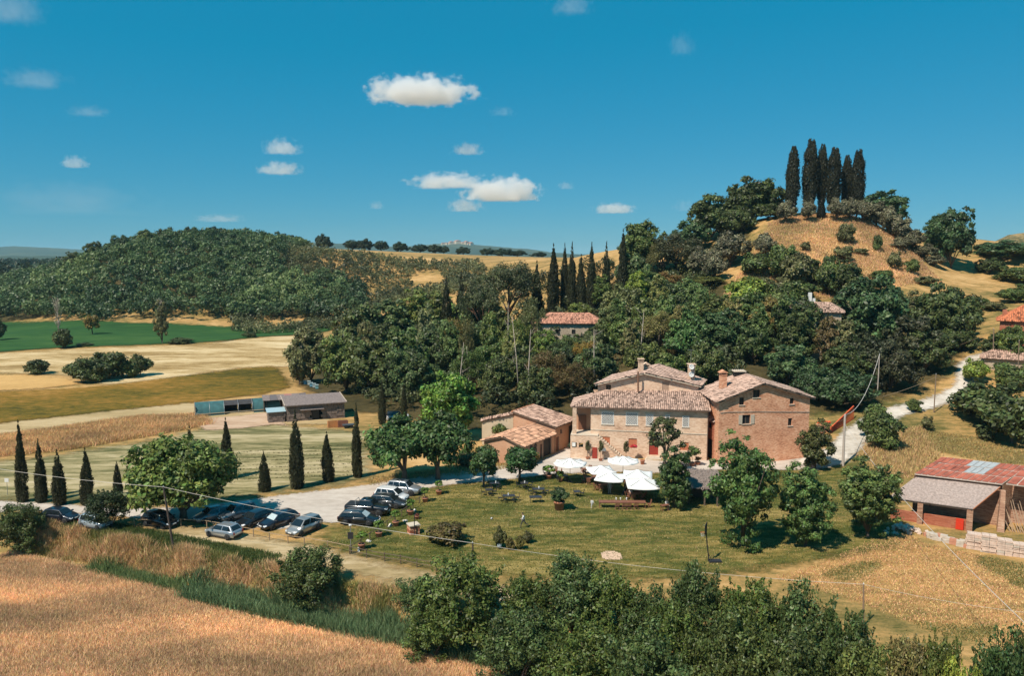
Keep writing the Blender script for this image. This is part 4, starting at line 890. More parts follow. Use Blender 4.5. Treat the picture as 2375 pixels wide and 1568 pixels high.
def V3(p, z): return Vector((p[0], p[1], z))
class Bld:
    def __init__(s, name, origin, label, cat='house', mat=None):
        s.o = Vector(origin); s.e = empty(name, s.o, 0, label, cat); s.w = MB(); s.mat = mat; s.slabs = MB(); s.planes = []
    def L(s, p): return Vector(p) - s.o
    def wall(s, p0, p1, zb, prof, holes=(), depth=.28):
        """outer face from p0 to p1 (outside on the right hand), top profile [(u,z)...], rectangular openings with reveals"""
        p0, p1 = Vector(p0[:2]), Vector(p1[:2]); d = (p1 - p0); ln = d.length; d /= ln; n = Vector((d.y, -d.x))
        if not hasattr(prof, '__len__'): prof = [(0, prof), (ln, prof)]
        us = [0, ln] + [u for u, _ in prof]; zs = [zb]
        for h in holes: us += [h[0], h[1]]; zs += [h[2], h[3]]
        us = sorted(set(round(u, 4) for u in us)); zs = sorted(set(round(z, 4) for z in zs))
        tz = lambda u: float(np.interp(u, [a for a, _ in prof], [b for _, b in prof]))
        P = lambda u, z, k=0: s.L((p0.x + d.x * u - n.x * k, p0.y + d.y * u - n.y * k, z))
        for a, b in zip(us[:-1], us[1:]):
            for i, z0 in enumerate(zs):
                last = i == len(zs) - 1
                if not last:
                    z1 = zs[i + 1]
                    if any(h[0] - 1e-3 <= a and b <= h[1] + 1e-3 and h[2] - 1e-3 <= z0 and z1 <= h[3] + 1e-3 for h in holes): continue
                    ta, tb = tz(a), tz(b)
                    if z0 >= max(ta, tb) - 1e-3: continue
                    s.w.quad(P(a, min(z0, ta)), P(b, min(z0, tb)), P(b, min(z1, tb)), P(a, min(z1, ta)))
                elif z0 < max(tz(a), tz(b)): s.w.quad(P(a, min(z0, tz(a))), P(b, min(z0, tz(b))), P(b, tz(b)), P(a, tz(a)))
        for (a, b, z0, z1) in [h[:4] for h in holes]:
            s.w.quad(P(a, z0), P(a, z1), P(a, z1, depth), P(a, z0, depth)); s.w.quad(P(b, z1), P(b, z0), P(b, z0, depth), P(b, z1, depth))
            s.w.quad(P(a, z1), P(b, z1), P(b, z1, depth), P(a, z1, depth)); s.w.quad(P(b, z0), P(a, z0), P(a, z0, depth), P(b, z0, depth))
        return lambda u, z, k=0: P(u, z, k), d, n
    def opening(s, fr, a, b, z0, z1, name='window', m=None, frame=None, sill=True, depth=.22, bars=None, shutters=None, leaf=None):
        P, d, n = fr; mb = MB(); mb.prism([P(a, z0, depth), P(b, z0, depth), P(b, z1, depth), P(a, z1, depth)], (-n.x * .05, -n.y * .05, 0))
        o = mb.build(name, m or m_glass, s.e)
        nn = Vector((n.x, n.y, 0)); dd = Vector((d.x, d.y, 0))
        if frame is not None:
            f = MB(); t = .06
            for (q0, q1) in (((a, z0), (a, z1)), ((b, z0), (b, z1)), ((a, z0), (b, z0)), ((a, z1), (b, z1)), (((a + b) / 2, z0), ((a + b) / 2, z1))):
                f.bar(P(*q0, depth - .03), P(*q1, depth - .03), t, t, up=nn)
            f.build('frame', frame, o)
        if sill:
            MB().prism([P(a - .12, z0 - .1, 0), P(b + .12, z0 - .1, 0), P(b + .12, z0, 0), P(a - .12, z0, 0)], nn * .1).build('sill', m_stonetrim, o)
        if bars == 'lattice':
            f = MB(); w, h = b - a, z1 - z0; st = .26
            k = -h
            while k < w:
                for sg in (0, 1):
                    u0, u1 = max(k, 0), min(k + h, w); q0, q1 = u0 - k, u1 - k
                    if u1 - u0 > .05:
                        y0, y1 = (z0 + q0, z0 + q1) if sg == 0 else (z1 - q0, z1 - q1)
                        f.bar(P(a + u0, y0, -.02), P(a + u1, y1, -.02), .055, .03, up=nn)
                k += st
            for (q0, q1) in (((a, z0), (a, z1)), ((b, z0), (b, z1)), ((a, z0), (b, z0)), ((a, z1), (b, z1))): f.bar(P(*q0, -.02), P(*q1, -.02), .09, .05, up=nn)
            tag(f.build('lattice', m_white, o), kind='stuff')
        if shutters is not None:
            w = (b - a) * .48
            for u0, u1 in ((a - w, a - .03), (b + .03, b + w)): MB().prism([P(u0, z0, -.03), P(u1, z0, -.03), P(u1, z1, -.03), P(u0, z1, -.03)], nn * .05).build('shutter', shutters, o)
        if leaf is not None:
            for u0, u1 in ((a + .03, (a + b) / 2 - .02), ((a + b) / 2 + .02, b - .03)): MB().prism([P(u0, z0, depth), P(u1, z0, depth), P(u1, z0 + (z1 - z0) * .52, depth), P(u0, z0 + (z1 - z0) * .52, depth)], nn * .06).build('door_leaf', leaf, o)
        return o
    def roof(s, poly, color, thick=.14, col=.30, row=.46, tiles=True):
        """one roof plane: poly[0]-poly[1] is the eave"""
        P = [s.L(p) for p in poly]; u = (P[1] - P[0]).normalized(); nrm = Vector((0, 0, 0))
        for i in range(1, len(P) - 1): nrm += (P[i] - P[0]).cross(P[i + 1] - P[0])
        nrm.normalize()
        if nrm.z < 0: nrm = -nrm
        v = nrm.cross(u).normalized()
        if v.z < 0: v = -v
        s.slabs.prism([p - nrm * thick for p in P], nrm * (thick - .01))
        if tiles: s.planes.append((P, u, v, nrm, color, col, row))
    def tiles_(s, roof_obj):
        for (P, u, v, nrm, color, col, row) in s.planes:
            S = np.array([((p - P[0]).dot(u), (p - P[0]).dot(v)) for p in P]); c = np.arange(S[:, 0].min(), S[:, 0].max(), col) + col / 2; r = np.arange(S[:, 1].min() - .12, S[:, 1].max(), row)
            C, Rw = np.meshgrid(c, r); C, Rw = C.ravel(), Rw.ravel(); k = seg_sd(C, Rw + row * .5, S) > -.06; C, Rw = C[k], Rw[k]; n = len(C)
            rng = np.random.default_rng(int(abs(P[0].x * 100)) + n); sagn = np.array([mnoise.noise((q_ * .35, w_ * .5, P[0].x)) for q_, w_ in zip(C, Rw)]) * .07 + .05; C = C + rng.normal(0, .018, n); Rw = Rw + rng.normal(0, .035, n)
            ang = np.linspace(0, math.pi, 5); Vv = np.zeros((n, 10, 3)); uu, vv, nn = np.array(u), np.array(v), np.array(nrm)
            for e_, (dv, rad, lift) in enumerate(((0, col * .46, .045), (row * 1.12, col * .38, .0))):
                for i, a in enumerate(ang):
                    Vv[:, e_ * 5 + i] = np.array(P[0]) + np.outer(C + math.cos(a) * rad, uu) + np.outer(Rw + dv, vv) + nn * (math.sin(a) * rad * .75 + lift + .015) + np.outer(sagn, nn)
            q = [(i, i + 1, 6 + i, 5 + i) for i in range(4)] + [(0, 4, 3, 1)]
            Q = (np.arange(n)[:, None, None] * 10 + np.array(q)[None]).reshape(-1, 4)
            me = np_mesh('roof_tiles', Vv.reshape(-1, 3), Q); fattr(me, 'tint', np.repeat(np.clip(rng.normal(.5, .22, n), 0, 1), 5)); me.materials.append(m_tile)
            tag(link('roof_tiles', me, roof_obj, color=color), kind='stuff')
    def ridge(s, a, b, color, roof_obj, r=.17):
        mb = MB(); a, b = s.L(a), s.L(b); n = max(2, int((b - a).length / .45))
        for i in range(n):
            p, q = a.lerp(b, i / n), a.lerp(b, (i + 1.08) / n); mb.tube([p + Vector((0, 0, .03)), q], [r, r * .85], 8)
        o = mb.build('ridge_tiles', m_tile, roof_obj); o.color = (*color, 1); fattr(o.data, 'tint', np.repeat(RNG.uniform(.3, .8, len(o.data.polygons) // 2 + 1), 2)[:len(o.data.polygons)]); tag(o, kind='stuff')
    def done(s, ridges=(), rc=(.4, .28, .22)):
        s.w.build('wall', s.mat, s.e, fix=False)
        if s.slabs.v:
            r = s.slabs.build('roof', m_darkwood, s.e); s.tiles_(r)
            for a, b in ridges: s.ridge(a, b, rc, r)
            return r

def chimney(b, p, w, h, m, hood='gable', name='chimney'):
    c = b.L(p); mb = MB().box(c.x - w/2, c.x + w/2, c.y - w/2, c.y + w/2, c.z - .8, c.z + h); o = mb.build(name, m, b.e)
    t = MB()
    if hood == 'gable':
        t.box(c.x - w/2 - .06, c.x + w/2 + .06, c.y - w/2 - .06, c.y + w/2 + .06, c.z + h, c.z + h + .08)
        for x in (-1, 1): t.box(c.x + x*w*.38 - .06, c.x + x*w*.38 + .06, c.y - w/2, c.y + w/2, c.z + h + .08, c.z + h + .36)
        t.prism([(c.x - w*.75, c.y - w*.65, c.z + h + .36), (c.x + w*.75, c.y - w*.65, c.z + h + .36), (c.x, c.y - w*.65, c.z + h + .36 + w*.42)], (0, w*1.3, 0))
    else:
        t.box(c.x - w*.6, c.x + w*.6, c.y - w*.6, c.y + w*.6, c.z + h, c.z + h + .1)
        for x in (-1, 1):
            for y in (-1, 1): t.box(c.x + x*w*.4 - .05, c.x + x*w*.4 + .05, c.y + y*w*.4 - .05, c.y + y*w*.4 + .05, c.z + h + .1, c.z + h + .35)
        t.box(c.x - w*.68, c.x + w*.68, c.y - w*.68, c.y + w*.68, c.z + h + .35, c.z + h + .46)
    t.build('chimney_hood', m, o)
    return o

GREYT = (.52, .41, .365); PINKT = (.56, .42, .36); REDT = (.62, .24, .13); STRIPE = (.66, .43, .31)

# ---- farmhouse
FR = G(1639, 1069); fd = Vector((-.988, .156)); fb = Vector((.156, .988))
def on_front(px):            # length from FR leftwards until survey column px
    for l in np.arange(0, 30, .05):
        p = Vector(FR[:2]) + fd * l
        if CX + p.x / (p.y * cP + 2.2) * FPX <= px: return float(l)
LW = on_front(1371); FL = Vector(FR[:2]) + fd * LW
zE = at(1639, 952, FR.y).z
B = Bld('farmhouse', (FR.x - 8, FR.y + 6, 0), 'long tan stone farmhouse with lattice windows and grey tiled roofs', 'farmhouse', m_farm)
def fu(px): return LW - on_front(px)
zf = lambda py: at(1500, py, (FR.y + FL.y) / 2).z
hol = []; wins = []
for x0, x1, y0, y1 in ((1130,1232,630,738),(1343,1445,635,742),(1520,1582,652,748),(1690,1728,655,750),(1842,1897,665,760)):
    wins.append((fu(1099.8 + x0*.26309), fu(1099.8 + x1*.26309), zf(790.5 + y1*.26309 - (x0-1500)*.0075), zf(790.5 + y0*.26309 - (x0-1500)*.0075)))
sh = [(fu(1099.8 + a*.26309), fu(1099.8 + b_*.26309), zf(790.5 + y1*.26309), zf(790.5 + y0*.26309)) for a, b_, y0, y1 in ((1128,1203,860,935),(1367,1443,868,945),(1826,1902,885,955))]
da, db = fu(1508), fu(1529.5); dz0, dz1 = .55, 3.15
fl_ = tuple(FL); fr_ = (FR.x, FR.y)
F = B.wall(fl_, fr_, -.3, zE, [w for w in wins] + sh + [(da, db, dz0, dz1)])
for w in wins: B.opening(F, *w, name='window', bars='lattice', sill=True)
for w in sh: B.opening(F, *w, name='window', m=m_rust, sill=False, depth=.1)
dr = B.opening(F, da, db, dz0, dz1, name='door', m=m_glass, frame=m_red, sill=False, leaf=m_red)
P_, d_, n_ = F; n3 = Vector((n_.x, n_.y, 0))
arch = MB()
for i in range(9):
    a0, a1 = math.pi * i / 9, math.pi * (i + 1) / 9; cu = (da + db) / 2; ro = (db - da) / 2
    q = lambda a, r: P_(cu + math.cos(a) * r, dz1 - .15 + math.sin(a) * r * .75, -.02)
    arch.prism([q(a0, ro), q(a0, ro + .28), q(a1, ro + .28), q(a1, ro)], n3 * .06)
arch.build('door_arch', m_stonetrim, dr)
fan = MB(); fan.prism([P_((da+db)/2 + math.cos(a) * (db-da)/2, dz1 - .15 + math.sin(a) * (db-da)/2*.75, -.01) for a in np.linspace(0, math.pi, 10)], n3 * .02); fan.build('fanlight', m_dark, dr)
for i in range(3):
    MB().prism([P_(da - .3 - i*.15, -.2, 0), P_(db + .3 + i*.15, -.2, 0), P_(db + .3 + i*.15, .4 - i*.18, 0), P_(da - .3 - i*.15, .4 - i*.18, 0)], n3 * (.5 + i*.32)).build('step', m_stonetrim, dr)
MB().prism([P_(0, zf(1002), 0), P_(LW, zf(1004), 0), P_(LW, zf(1002), 0), P_(0, zf(1000), 0)], n3 * .07).build('string_course', m_stonetrim, B.e)
for w in wins[:4]: MB().prism([P_(w[0] - .25, w[3] + .12, 0), P_(w[1] + .25, w[3] + .12, 0), P_(w[1] + .25, w[3] + .3, 0), P_(w[0] - .25, w[3] + .3, 0)], n3 * .04).build('lintel', m_stonetrim, B.e)
# rest of the front block
DP = 6.6; BR_ = Vector(FR[:2]) + fb * DP; BL_ = FL + fb * DP
B.wall(fr_, tuple(BR_), -.3, [(0, zE), (DP, zE + 1.5)])
B.wall(tuple(BL_), fl_, -.3, [(0, zE + 1.5), (DP, zE)])
B.wall(tuple(BR_), tuple(BL_), -.3, zE + 1.5)
SLm = Vector(FR[:2]) + fd * (LW + 2.9)      # left end of the covered landing
o1 = fb * -.55
El = V3(SLm + o1, zE + .02); Er = V3(Vector(FR[:2]) + o1 - fd * .35, zE + .02)
Rr = V3(BR_ - fd * .3, zE + 1.62); Rl = V3(FL + fd * -2.6 + fb * DP, zE + 1.62); Bk = V3(SLm + fb * DP, zE + .02)
B.roof([El, Er, Rr, Rl], GREYT); B.roof([Bk, El, Rl], GREYT)
# outside stair and landing, left
zL = zf(1010); st0 = Vector(FR[:2]) + fd * (LW + 2.9); out = -fb * 1.5
B.wall(tuple(st0 + out), tuple(FL + out - fd * 1.2), -.3, [(0, zL), (2.9, zL), (4.1, zL)], [(.3, .95, 1.7, 2.4), (1.25, 1.9, 1.65, 2.35)])
B.wall(tuple(FL + out - fd * 1.2), tuple(FL + out - fd * 4.6), -.3, [(0, zL), (3.4, .6)])
B.wall(tuple(st0 + fb * 5), tuple(st0 + out), -.3, zL); B.wall(tuple(st0 + fb * 5), tuple(st0 + fb * 5 - fd * .1), -.3, zL)
mbs = MB(); mbs.prism([B.L(V3(st0 + out, zL)), B.L(V3(FL + out - fd * 1.2, zL)), B.L(V3(FL - fd * 1.2, zL)), B.L(V3(FL + fb * 5, zL)), B.L(V3(st0 + fb * 5, zL))], (0, 0, -.12)); mbs.build('landing', m_stonetrim, B.e)
for i in range(11):
    t0 = 1.2 + i * .31; z = zL - (i + 1) * (zL - .4) / 11.5
    MB().prism([B.L(V3(FL + out - fd * t0, z)), B.L(V3(FL + out - fd * (t0 + .31), z)), B.L(V3(FL - fd * (t0 + .31), z)), B.L(V3(FL - fd * t0, z))], (0, 0, -.2)).build('stair_step', m_stonetrim, B.e)
pl = st0 + out * .3 - fd * .5
MB().prism([B.L(V3(pl + Vector((a * .28, b_ * .28)), zL)) for a, b_ in ((-1,-1),(1,-1),(1,1),(-1,1))], (0, 0, zE - zL - .1)).build('loggia_pillar', m_farm, B.e)
pl2 = st0 + fb * 2.2 - fd * 1.5
MB().prism([B.L(V3(pl2 + Vector((a * .6, b_ * .05)), zL)) for a, b_ in ((-1,-1),(1,-1),(1,1),(-1,1))], (0, 0, 2.3)).build('door', m_wood, B.e)
MB().prism([B.L(V3(st0 + fb * 2.4 - fd * (.0 if k == 0 else 2.9), zL)) for k in (0, 1)] + [B.L(V3(st0 + fb * 2.6 - fd * (2.9 if k == 0 else 0), zL)) for k in (0, 1)], (0, 0, zE - zL)).build('loggia_wall', m_pinkp, B.e)
# little red door and the notice board on the stair wall
w0 = FL + out - fd * .35
MB().prism([B.L(V3(w0 - fd * a - fb * .02, z)) for a, z in ((0, .1), (.75, .1), (.75, 1.75), (0, 1.75))], Vector((-fb.x, -fb.y, 0)) * .06).build('cellar_door', m_red, B.e)
# rear taller block (irregular plan, as measured)
A0 = at(1494, 865.5, FR.y + 7.0); LE = at(1380, 892, FR.y + 7.8); RE = at(1626, 896, FR.y + 6.2); RBk = at(1638, 884, FR.y + 11.8); RGb = at(1531, 846, FR.y + 16.6); LBk = Vector((17.0, FR.y + 17.2, LE.z))
gl, gr = Vector(LE[:2]) + Vector((.5, .5)), Vector(RE[:2]) + Vector((-.3, .5)); ga = Vector(A0[:2]) + Vector((.1, .6)); gw = (gr - gl).length; ua = (ga - gl).dot((gr - gl).normalized())
hx = lambda px: (at(px, 890, FR.y + 7.4).x - gl.x) / (gr - gl).normalized().x
hzz = lambda py: at(1500, py, FR.y + 7.6).z
win2 = [(hx(1407), hx(1418.5), hzz(914), hzz(894)), (hx(1535.5), hx(1551), hzz(908), hzz(884))]
F2 = B.wall(tuple(gl), tuple(gr), zE, [(0, LE.z - .1), (ua, A0.z - .1), (gw, RE.z - .1)], win2)
B.opening(F2, *win2[0], frame=m_darkwood); B.opening(F2, *win2[1], m=plain('faded_louvre', (.36, .24, .17), .8, var=.2), depth=.06, sill=False)
rb, lb = Vector(RBk[:2]) - Vector((.3, .3)), Vector(LBk[:2]) + Vector((.3, -.3))
B.wall(tuple(gr), tuple(rb), -.3, RE.z - .1); B.wall(tuple(rb), (RGb.x, RGb.y - .4), -.3, [(0, RE.z - .1), ((Vector(RGb[:2]) - rb).length - .2, A0.z - .2)]); B.wall((RGb.x, RGb.y - .4), tuple(lb), -.3, [(0, A0.z - .2), (8, LE.z - .1)]); B.wall(tuple(lb), tuple(gl), -.3, LE.z - .1)
RGb.z = A0.z; RBk.z = RE.z
B.roof([RE, RBk, RGb, A0], GREYT); B.roof([LBk, LE, A0, RGb], GREYT)
rf = B.done([(El, Rl), (Rl, Rr), (A0, RGb)], GREYT)
e2 = MB()
for a, b_ in ((LE, A0), (A0, RE)): e2.bar(B.L(a) + Vector((0, 0, -.12)), B.L(b_) + Vector((0, 0, -.12)), .08, .14)
e2.build('verge_course', m_stonetrim, B.e)
gt = MB(); gt.tube([B.L(El) + Vector((0, -.08, -.06)), B.L(Er) + Vector((0, -.08, -.06))], .07, 6); gt.build('gutter', plain('copper_gutter', (.13, .08, .06), .6), B.e)
MB().tube([B.L(V3(Vector(FR[:2]) - fd * .02 - fb * .1, zE - .1)), B.L(V3(Vector(FR[:2]) - fd * .02 - fb * .1, 0))], .06, 6).build('drainpipe', MATS['copper_gutter'], B.e)
chimney(B, at(1486, 858, FR.y + 10), .75, 1.35, m_farm, 'flat'); chimney(B, at(1499, 858, FR.y + 11.5), .9, .5, m_farm); chimney(B, at(1603, 878, FR.y + 9.5), .95, 1.9, m_farm, 'flat')
MB().tube([B.L(at(1480, 909, FR.y + 6.6)), B.L(at(1480, 862, FR.y + 6.6))], .14, 8).build('flue_pipe', plain('rusty_flue', (.20, .10, .06), .7, var=.25), B.e)
for i, (px, py, lab) in enumerate(((1604.5, 851, 'upper white satellite dish on the farmhouse chimney'), (1604, 869, 'lower white satellite dish on the farmhouse chimney'))):
    c = at(px, py, FR.y + 8.6); e = empty('satellite_dish', c, .25, lab, 'satellite dish', 'satellite dishes on the chimney')
    mb = MB()
    prof = [(r_, -.16 + .3 * r_ * r_) for r_ in (.02, .2, .38, .5)]; mb.lathe(prof + [(.5, -.01), (.38, -.05)], 14, cap=False)
    o = mb.build('reflector', m_white, e, True); o.rotation_euler = (R(68), 0, 0); o.scale = (.9, .9, .9)
    MB().tube([(0, .1, -.1), (0, -.45, .1)], .02, 5).box(-.05, .05, -.5, -.4, .05, .15).build('feed_arm', m_metal, e); MB().tube([(0, .08, 0), (0, .6, -.1)], .03, 5).build('bracket', m_metal, e)
c = at(1603, 812, FR.y + 9.5); cz = at(1603, 850, FR.y + 9.5).z
e = empty('tv_antenna', (c.x, c.y, cz - .4), 0, 'thin television aerial on the farmhouse chimney', 'antenna'); h = c.z - cz + .4
MB().tube([(0, 0, -.5), (0, 0, h)], .025, 5).build('mast', m_metal, e); t = MB().tube([(-.6, 0, h), (.5, 0, h)], .015, 4)
for k in range(5): t.tube([(-.5 + k * .22, -.25, h), (-.5 + k * .22, .25, h)], .01, 4)
t.build('aerial', m_metal, e)

# ---- brick house on the right
BW = G(1873, 1061); rd = Vector((.985, .17)); rbk = Vector((-.03, .9995))
def r_len(px):
    for l in np.arange(0, 25, .05):
        p = Vector(BW[:2]) - rd * l
        if CX + p.x / (p.y * cP + 2.2) * FPX <= px: return float(l)
WB = r_len(1668); BLc = Vector(BW[:2]) - rd * WB; ymid = (BW.y + BLc.y) / 2
zr = lambda px, py: at(px, py, BW.y - r_len(px) * .17).z
zel, zer, zap = zr(1672, 931), zr(1872, 922), zr(1767, 889)
H = Bld('brick_house', (BW.x - 6, BW.y + 6, 0), 'tall reddish brick and stone house with a broad tiled gable', 'house', m_brickr)
ru = lambda px: WB - r_len(px)
hs_ = []
for x0, x1, y0, y1 in ((667,728,655,752),(843,933,552,655),(1335,1387,662,742),(715,820,885,1005),(1322,1376,930,1028)):
    pa, pb = 1598.2 + x0*.17536, 1598.2 + x1*.17536; hs_.append((ru(pa), ru(pb), zr(pa, 807.7 + y1*.17536), zr(pa, 807.7 + y0*.17536)))
ua_ = ru(1767)
F = H.wall(tuple(BLc), tuple(BW[:2]), -.5, [(0, zel - .12), (ua_, zap - .12), (WB, zer - .12)], hs_)
for i, w in enumerate(hs_): H.opening(F, *w, m=m_dark if i != 3 else m_glass, frame=m_darkwood if i in (1, 3) else None, shutters=plain('pale_grey_shutter', (.50, .42, .33), .8, var=.15) if i == 3 else None)
DB = 9.8; c2, c3 = Vector(BW[:2]) + rbk * DB, BLc + rbk * DB
H.wall(tuple(BW[:2]), tuple(c2), -.5, zer - .12); H.wall(tuple(c2), tuple(c3), -.5, [(0, zer - .12), (WB - ua_, zap - .12), (WB, zel - .12)]); H.wall(tuple(c3), tuple(BLc), -.5, zel - .12, [(3, 3.9, 5.5, 6.8)])
ov = rd * .6; fo = rbk * -.55
apf = BLc + rd * ua_
EL0, ER0, AP0 = V3(BLc - ov + fo, zel - .08), V3(Vector(BW[:2]) + ov + fo, zer - .08), V3(apf + fo, zap + .05)
EL1, ER1, AP1 = V3(c3 - ov, zel - .08), V3(c2 + ov, zer - .08), V3(apf + rbk * (DB + .3), zap + .05)
H.roof([ER0, ER1, AP1, AP0], GREYT); H.roof([EL1, EL0, AP0, AP1], GREYT)
H.done([(AP0, AP1)], GREYT)
e3 = MB()
for a, b_ in ((EL0, AP0), (AP0, ER0)): e3.bar(H.L(a) + Vector((0, .05, -.14)), H.L(b_) + Vector((0, .05, -.14)), .08, .16)
e3.build('verge_course', m_darkwood, H.e)
chimney(H, at(1676.5, 893, ymid + 4.5) + Vector((0, 0, -.2)), .95, 1.75, m_brickr); 
cp = V3(apf + rbk * 8.6 - rd * .7, zap - .1); hm = MB(); q = H.L(cp); hm.box(q.x - .8, q.x + .8, q.y - .6, q.y + .6, q.z - .8, q.z + .55); hm.build('roof_lantern', m_dark, H.e)
hm = MB(); hm.box(q.x - .95, q.x + .95, q.y - .75, q.y + .75, q.z + .56, q.z + .66)
for k in range(6): hm.tube([(q.x - .8 + k * .32, q.y - .8, q.z + .68), (q.x - .8 + k * .32, q.y + .8, q.z + .68)], .12, 6)
hm.build('lantern_cap', m_stonetrim, H.e)
P_, d_, n_ = F; cb_ = MB(); pts = [P_(u, z, -.05) for u, z in ((.2, zr(1672, 958)), (1.6, zr(1690, 956)), (WB * .4, zr(1750, 955)), (WB * .6, zr(1790, 955.5)), (WB, zr(1872, 956)))]
cb_.tube(pts, .035, 5); cb_.build('wall_cable', plain('cable_grey', (.30, .26, .22), .6), H.e)
# ---- passage block between the two houses
pA = Vector(FR[:2]) + fb * 2.5 - fd * .05; pB = BLc + rbk * 2.0
K_ = Bld('passage_block', (pA.x, pA.y, 0), 'narrow brick link with a small tiled roof between farmhouse and brick house', 'building', m_redbrick)
zt1, zt0 = at(1655, 942, pA.y + 3).z, at(1655, 972, pA.y).z; lnk = (pB - pA).length
F = K_.wall(tuple(pA), tuple(pB), -.3, zt0 - .1, [(.25, lnk - .25, -.3, 3.0), (lnk * .25, lnk * .65, zt0 - 1.1, zt0 - .35)])
K_.opening(F, .25, lnk - .25, -.3, 3.0, name='passage', m=m_dark, sill=False); K_.opening(F, lnk * .25, lnk * .65, zt0 - 1.1, zt0 - .35, m=m_dark, sill=False)
K_.roof([V3(pA + Vector((0, -.4)), zt0), V3(pB + Vector((0, -.4)), zt0), V3(pB + fb * 3, zt1), V3(pA + fb * 3, zt1)], GREYT); K_.done()

# ---- low annex with arched windows, upper annex, yard wall
ad_ = Vector((.526, .85)); ag = Vector((-.85, .526)); A = Vector(G(1213, 1083)[:2])
X_ = Bld('low_annex', (A.x - 2, A.y + 5, 0), 'low pink rendered annex with arched windows and striped tiled roof', 'annex', m_pinkp)
LA, WA, ze_, za_ = 9.4, 6.7, 2.95, 3.95
hl = [(1.9, 2.75, 1.0, 2.3), (3.1, 3.95, 1.0, 2.3), (4.9, 5.6, 0, 2.2), (5.9, 8.4, -.2, 2.65)]
F = X_.wall(tuple(A), tuple(A + ad_ * LA), -.4, ze_, hl)
for w in hl[:2]:
    o = X_.opening(F, *w, m=m_glass, frame=m_white, sill=True)
    P_, d_, n_ = F; t = MB(); t.prism([P_((w[0]+w[1])/2 + math.cos(a) * .42, w[3] - .02 + math.sin(a) * .4, -.015) for a in np.linspace(0, math.pi, 9)], Vector((n_.x, n_.y, 0)) * .02); t.build('arch_head', m_dark, o)
X_.opening(F, *hl[2], name='door', m=m_wood, sill=False); X_.opening(F, *hl[3], name='carriage_opening', m=m_dark, sill=False)
g1 = A + ag * WA
X_.wall(tuple(g1), tuple(A), -.4, [(0, ze_), (WA / 2, za_), (WA, ze_)]); X_.wall(tuple(A + ad_ * LA), tuple(g1 + ad_ * LA), -.4, [(0, ze_), (WA / 2, za_), (WA, ze_)]); X_.wall(tuple(g1 + ad_ * LA), tuple(g1), -.4, ze_)
ap = A + ag * (WA / 2); o_ = ad_ * -.35; s_ = ag * -.35
X_.roof([V3(A + o_ + s_, ze_), V3(A + ad_ * LA + s_, ze_), V3(ap + ad_ * LA, za_ + .12), V3(ap + o_, za_ + .12)], STRIPE, col=.36, row=.8)
X_.roof([V3(g1 + ad_ * LA - s_, ze_), V3(g1 + o_ - s_, ze_), V3(ap + o_, za_ + .12), V3(ap + ad_ * LA, za_ + .12)], STRIPE, col=.36, row=.8)
X_.done([(V3(ap + o_, za_ + .15), V3(ap + ad_ * LA, za_ + .15))], STRIPE)
U0 = A + ad_ * (LA + .25)
U_ = Bld('upper_annex', (U0.x - 2, U0.y + 4, 0), 'plastered annex with a single slope of grey-pink tiles beside the farmhouse', 'annex', m_pinkp)
LU, WU, zl_, zh_ = 6.2, 7.6, 4.05, 5.6
hl = [(1.6, 2.2, 2.6, 3.3), (4.4, 5.9, -.2, 3.3), (-.0 + .2, 1.2, -.2, 2.3)]
F = U_.wall(tuple(U0), tuple(U0 + ad_ * LU), -.4, zl_ - .1, hl)
U_.opening(F, *hl[0], m=m_dark, sill=False); U_.opening(F, *hl[1], name='doorway', m=m_dark, sill=False); U_.opening(F, *hl[2], name='door', m=m_wood, sill=False)
u1 = U0 + ag * WU
U_.wall(tuple(u1), tuple(U0), -.4, [(0, zh_ - .1), (WU, zl_ - .1)]); U_.wall(tuple(U0 + ad_ * LU), tuple(u1 + ad_ * LU), -.4, [(0, zl_ - .1), (WU, zh_ - .1)]); U_.wall(tuple(u1 + ad_ * LU), tuple(u1), -.4, zh_ - .1)
U_.roof([V3(U0 + o_ + s_, zl_), V3(U0 + ad_ * (LU + .3) + s_, zl_), V3(u1 + ad_ * (LU + .3), zh_), V3(u1 + o_, zh_)], PINKT)
U_.done([(V3(u1 + o_, zh_ + .05), V3(u1 + ad_ * (LU + .3), zh_ + .05))], (.55, .30, .2))
ws, we = XY(1117, u1.y + .6), u1 + ag * .02
YW = Bld('yard_wall', (ws.x, ws.y, 0), 'tall ochre yard wall with tiled coping left of the annex', 'wall', m_cream)
zw = at(1117, 977, ws.y).z
YW.wall(tuple(ws[:2]), tuple(we), -.3, [(0, zw), ((we - Vector(ws[:2])).length, zh_ - .4)]); YW.wall(tuple(Vector(ws[:2]) + ad_ * 5), tuple(ws[:2]), -.3, zw); YW.wall(tuple(we + Vector((0, .45))), tuple(Vector(ws[:2]) + Vector((.1, .45))), -.3, [(0, zh_ - .4), ((we - Vector(ws[:2])).length, zw)])
YW.roof([V3(Vector(ws[:2]) + Vector((-.2, -.2)), zw - .02), V3(we + Vector((0, -.2)), zh_ - .42), V3(we + Vector((0, .7)), zh_ - .15), V3(Vector(ws[:2]) + Vector((0, .7)), zw + .25)], PINKT); YW.done()

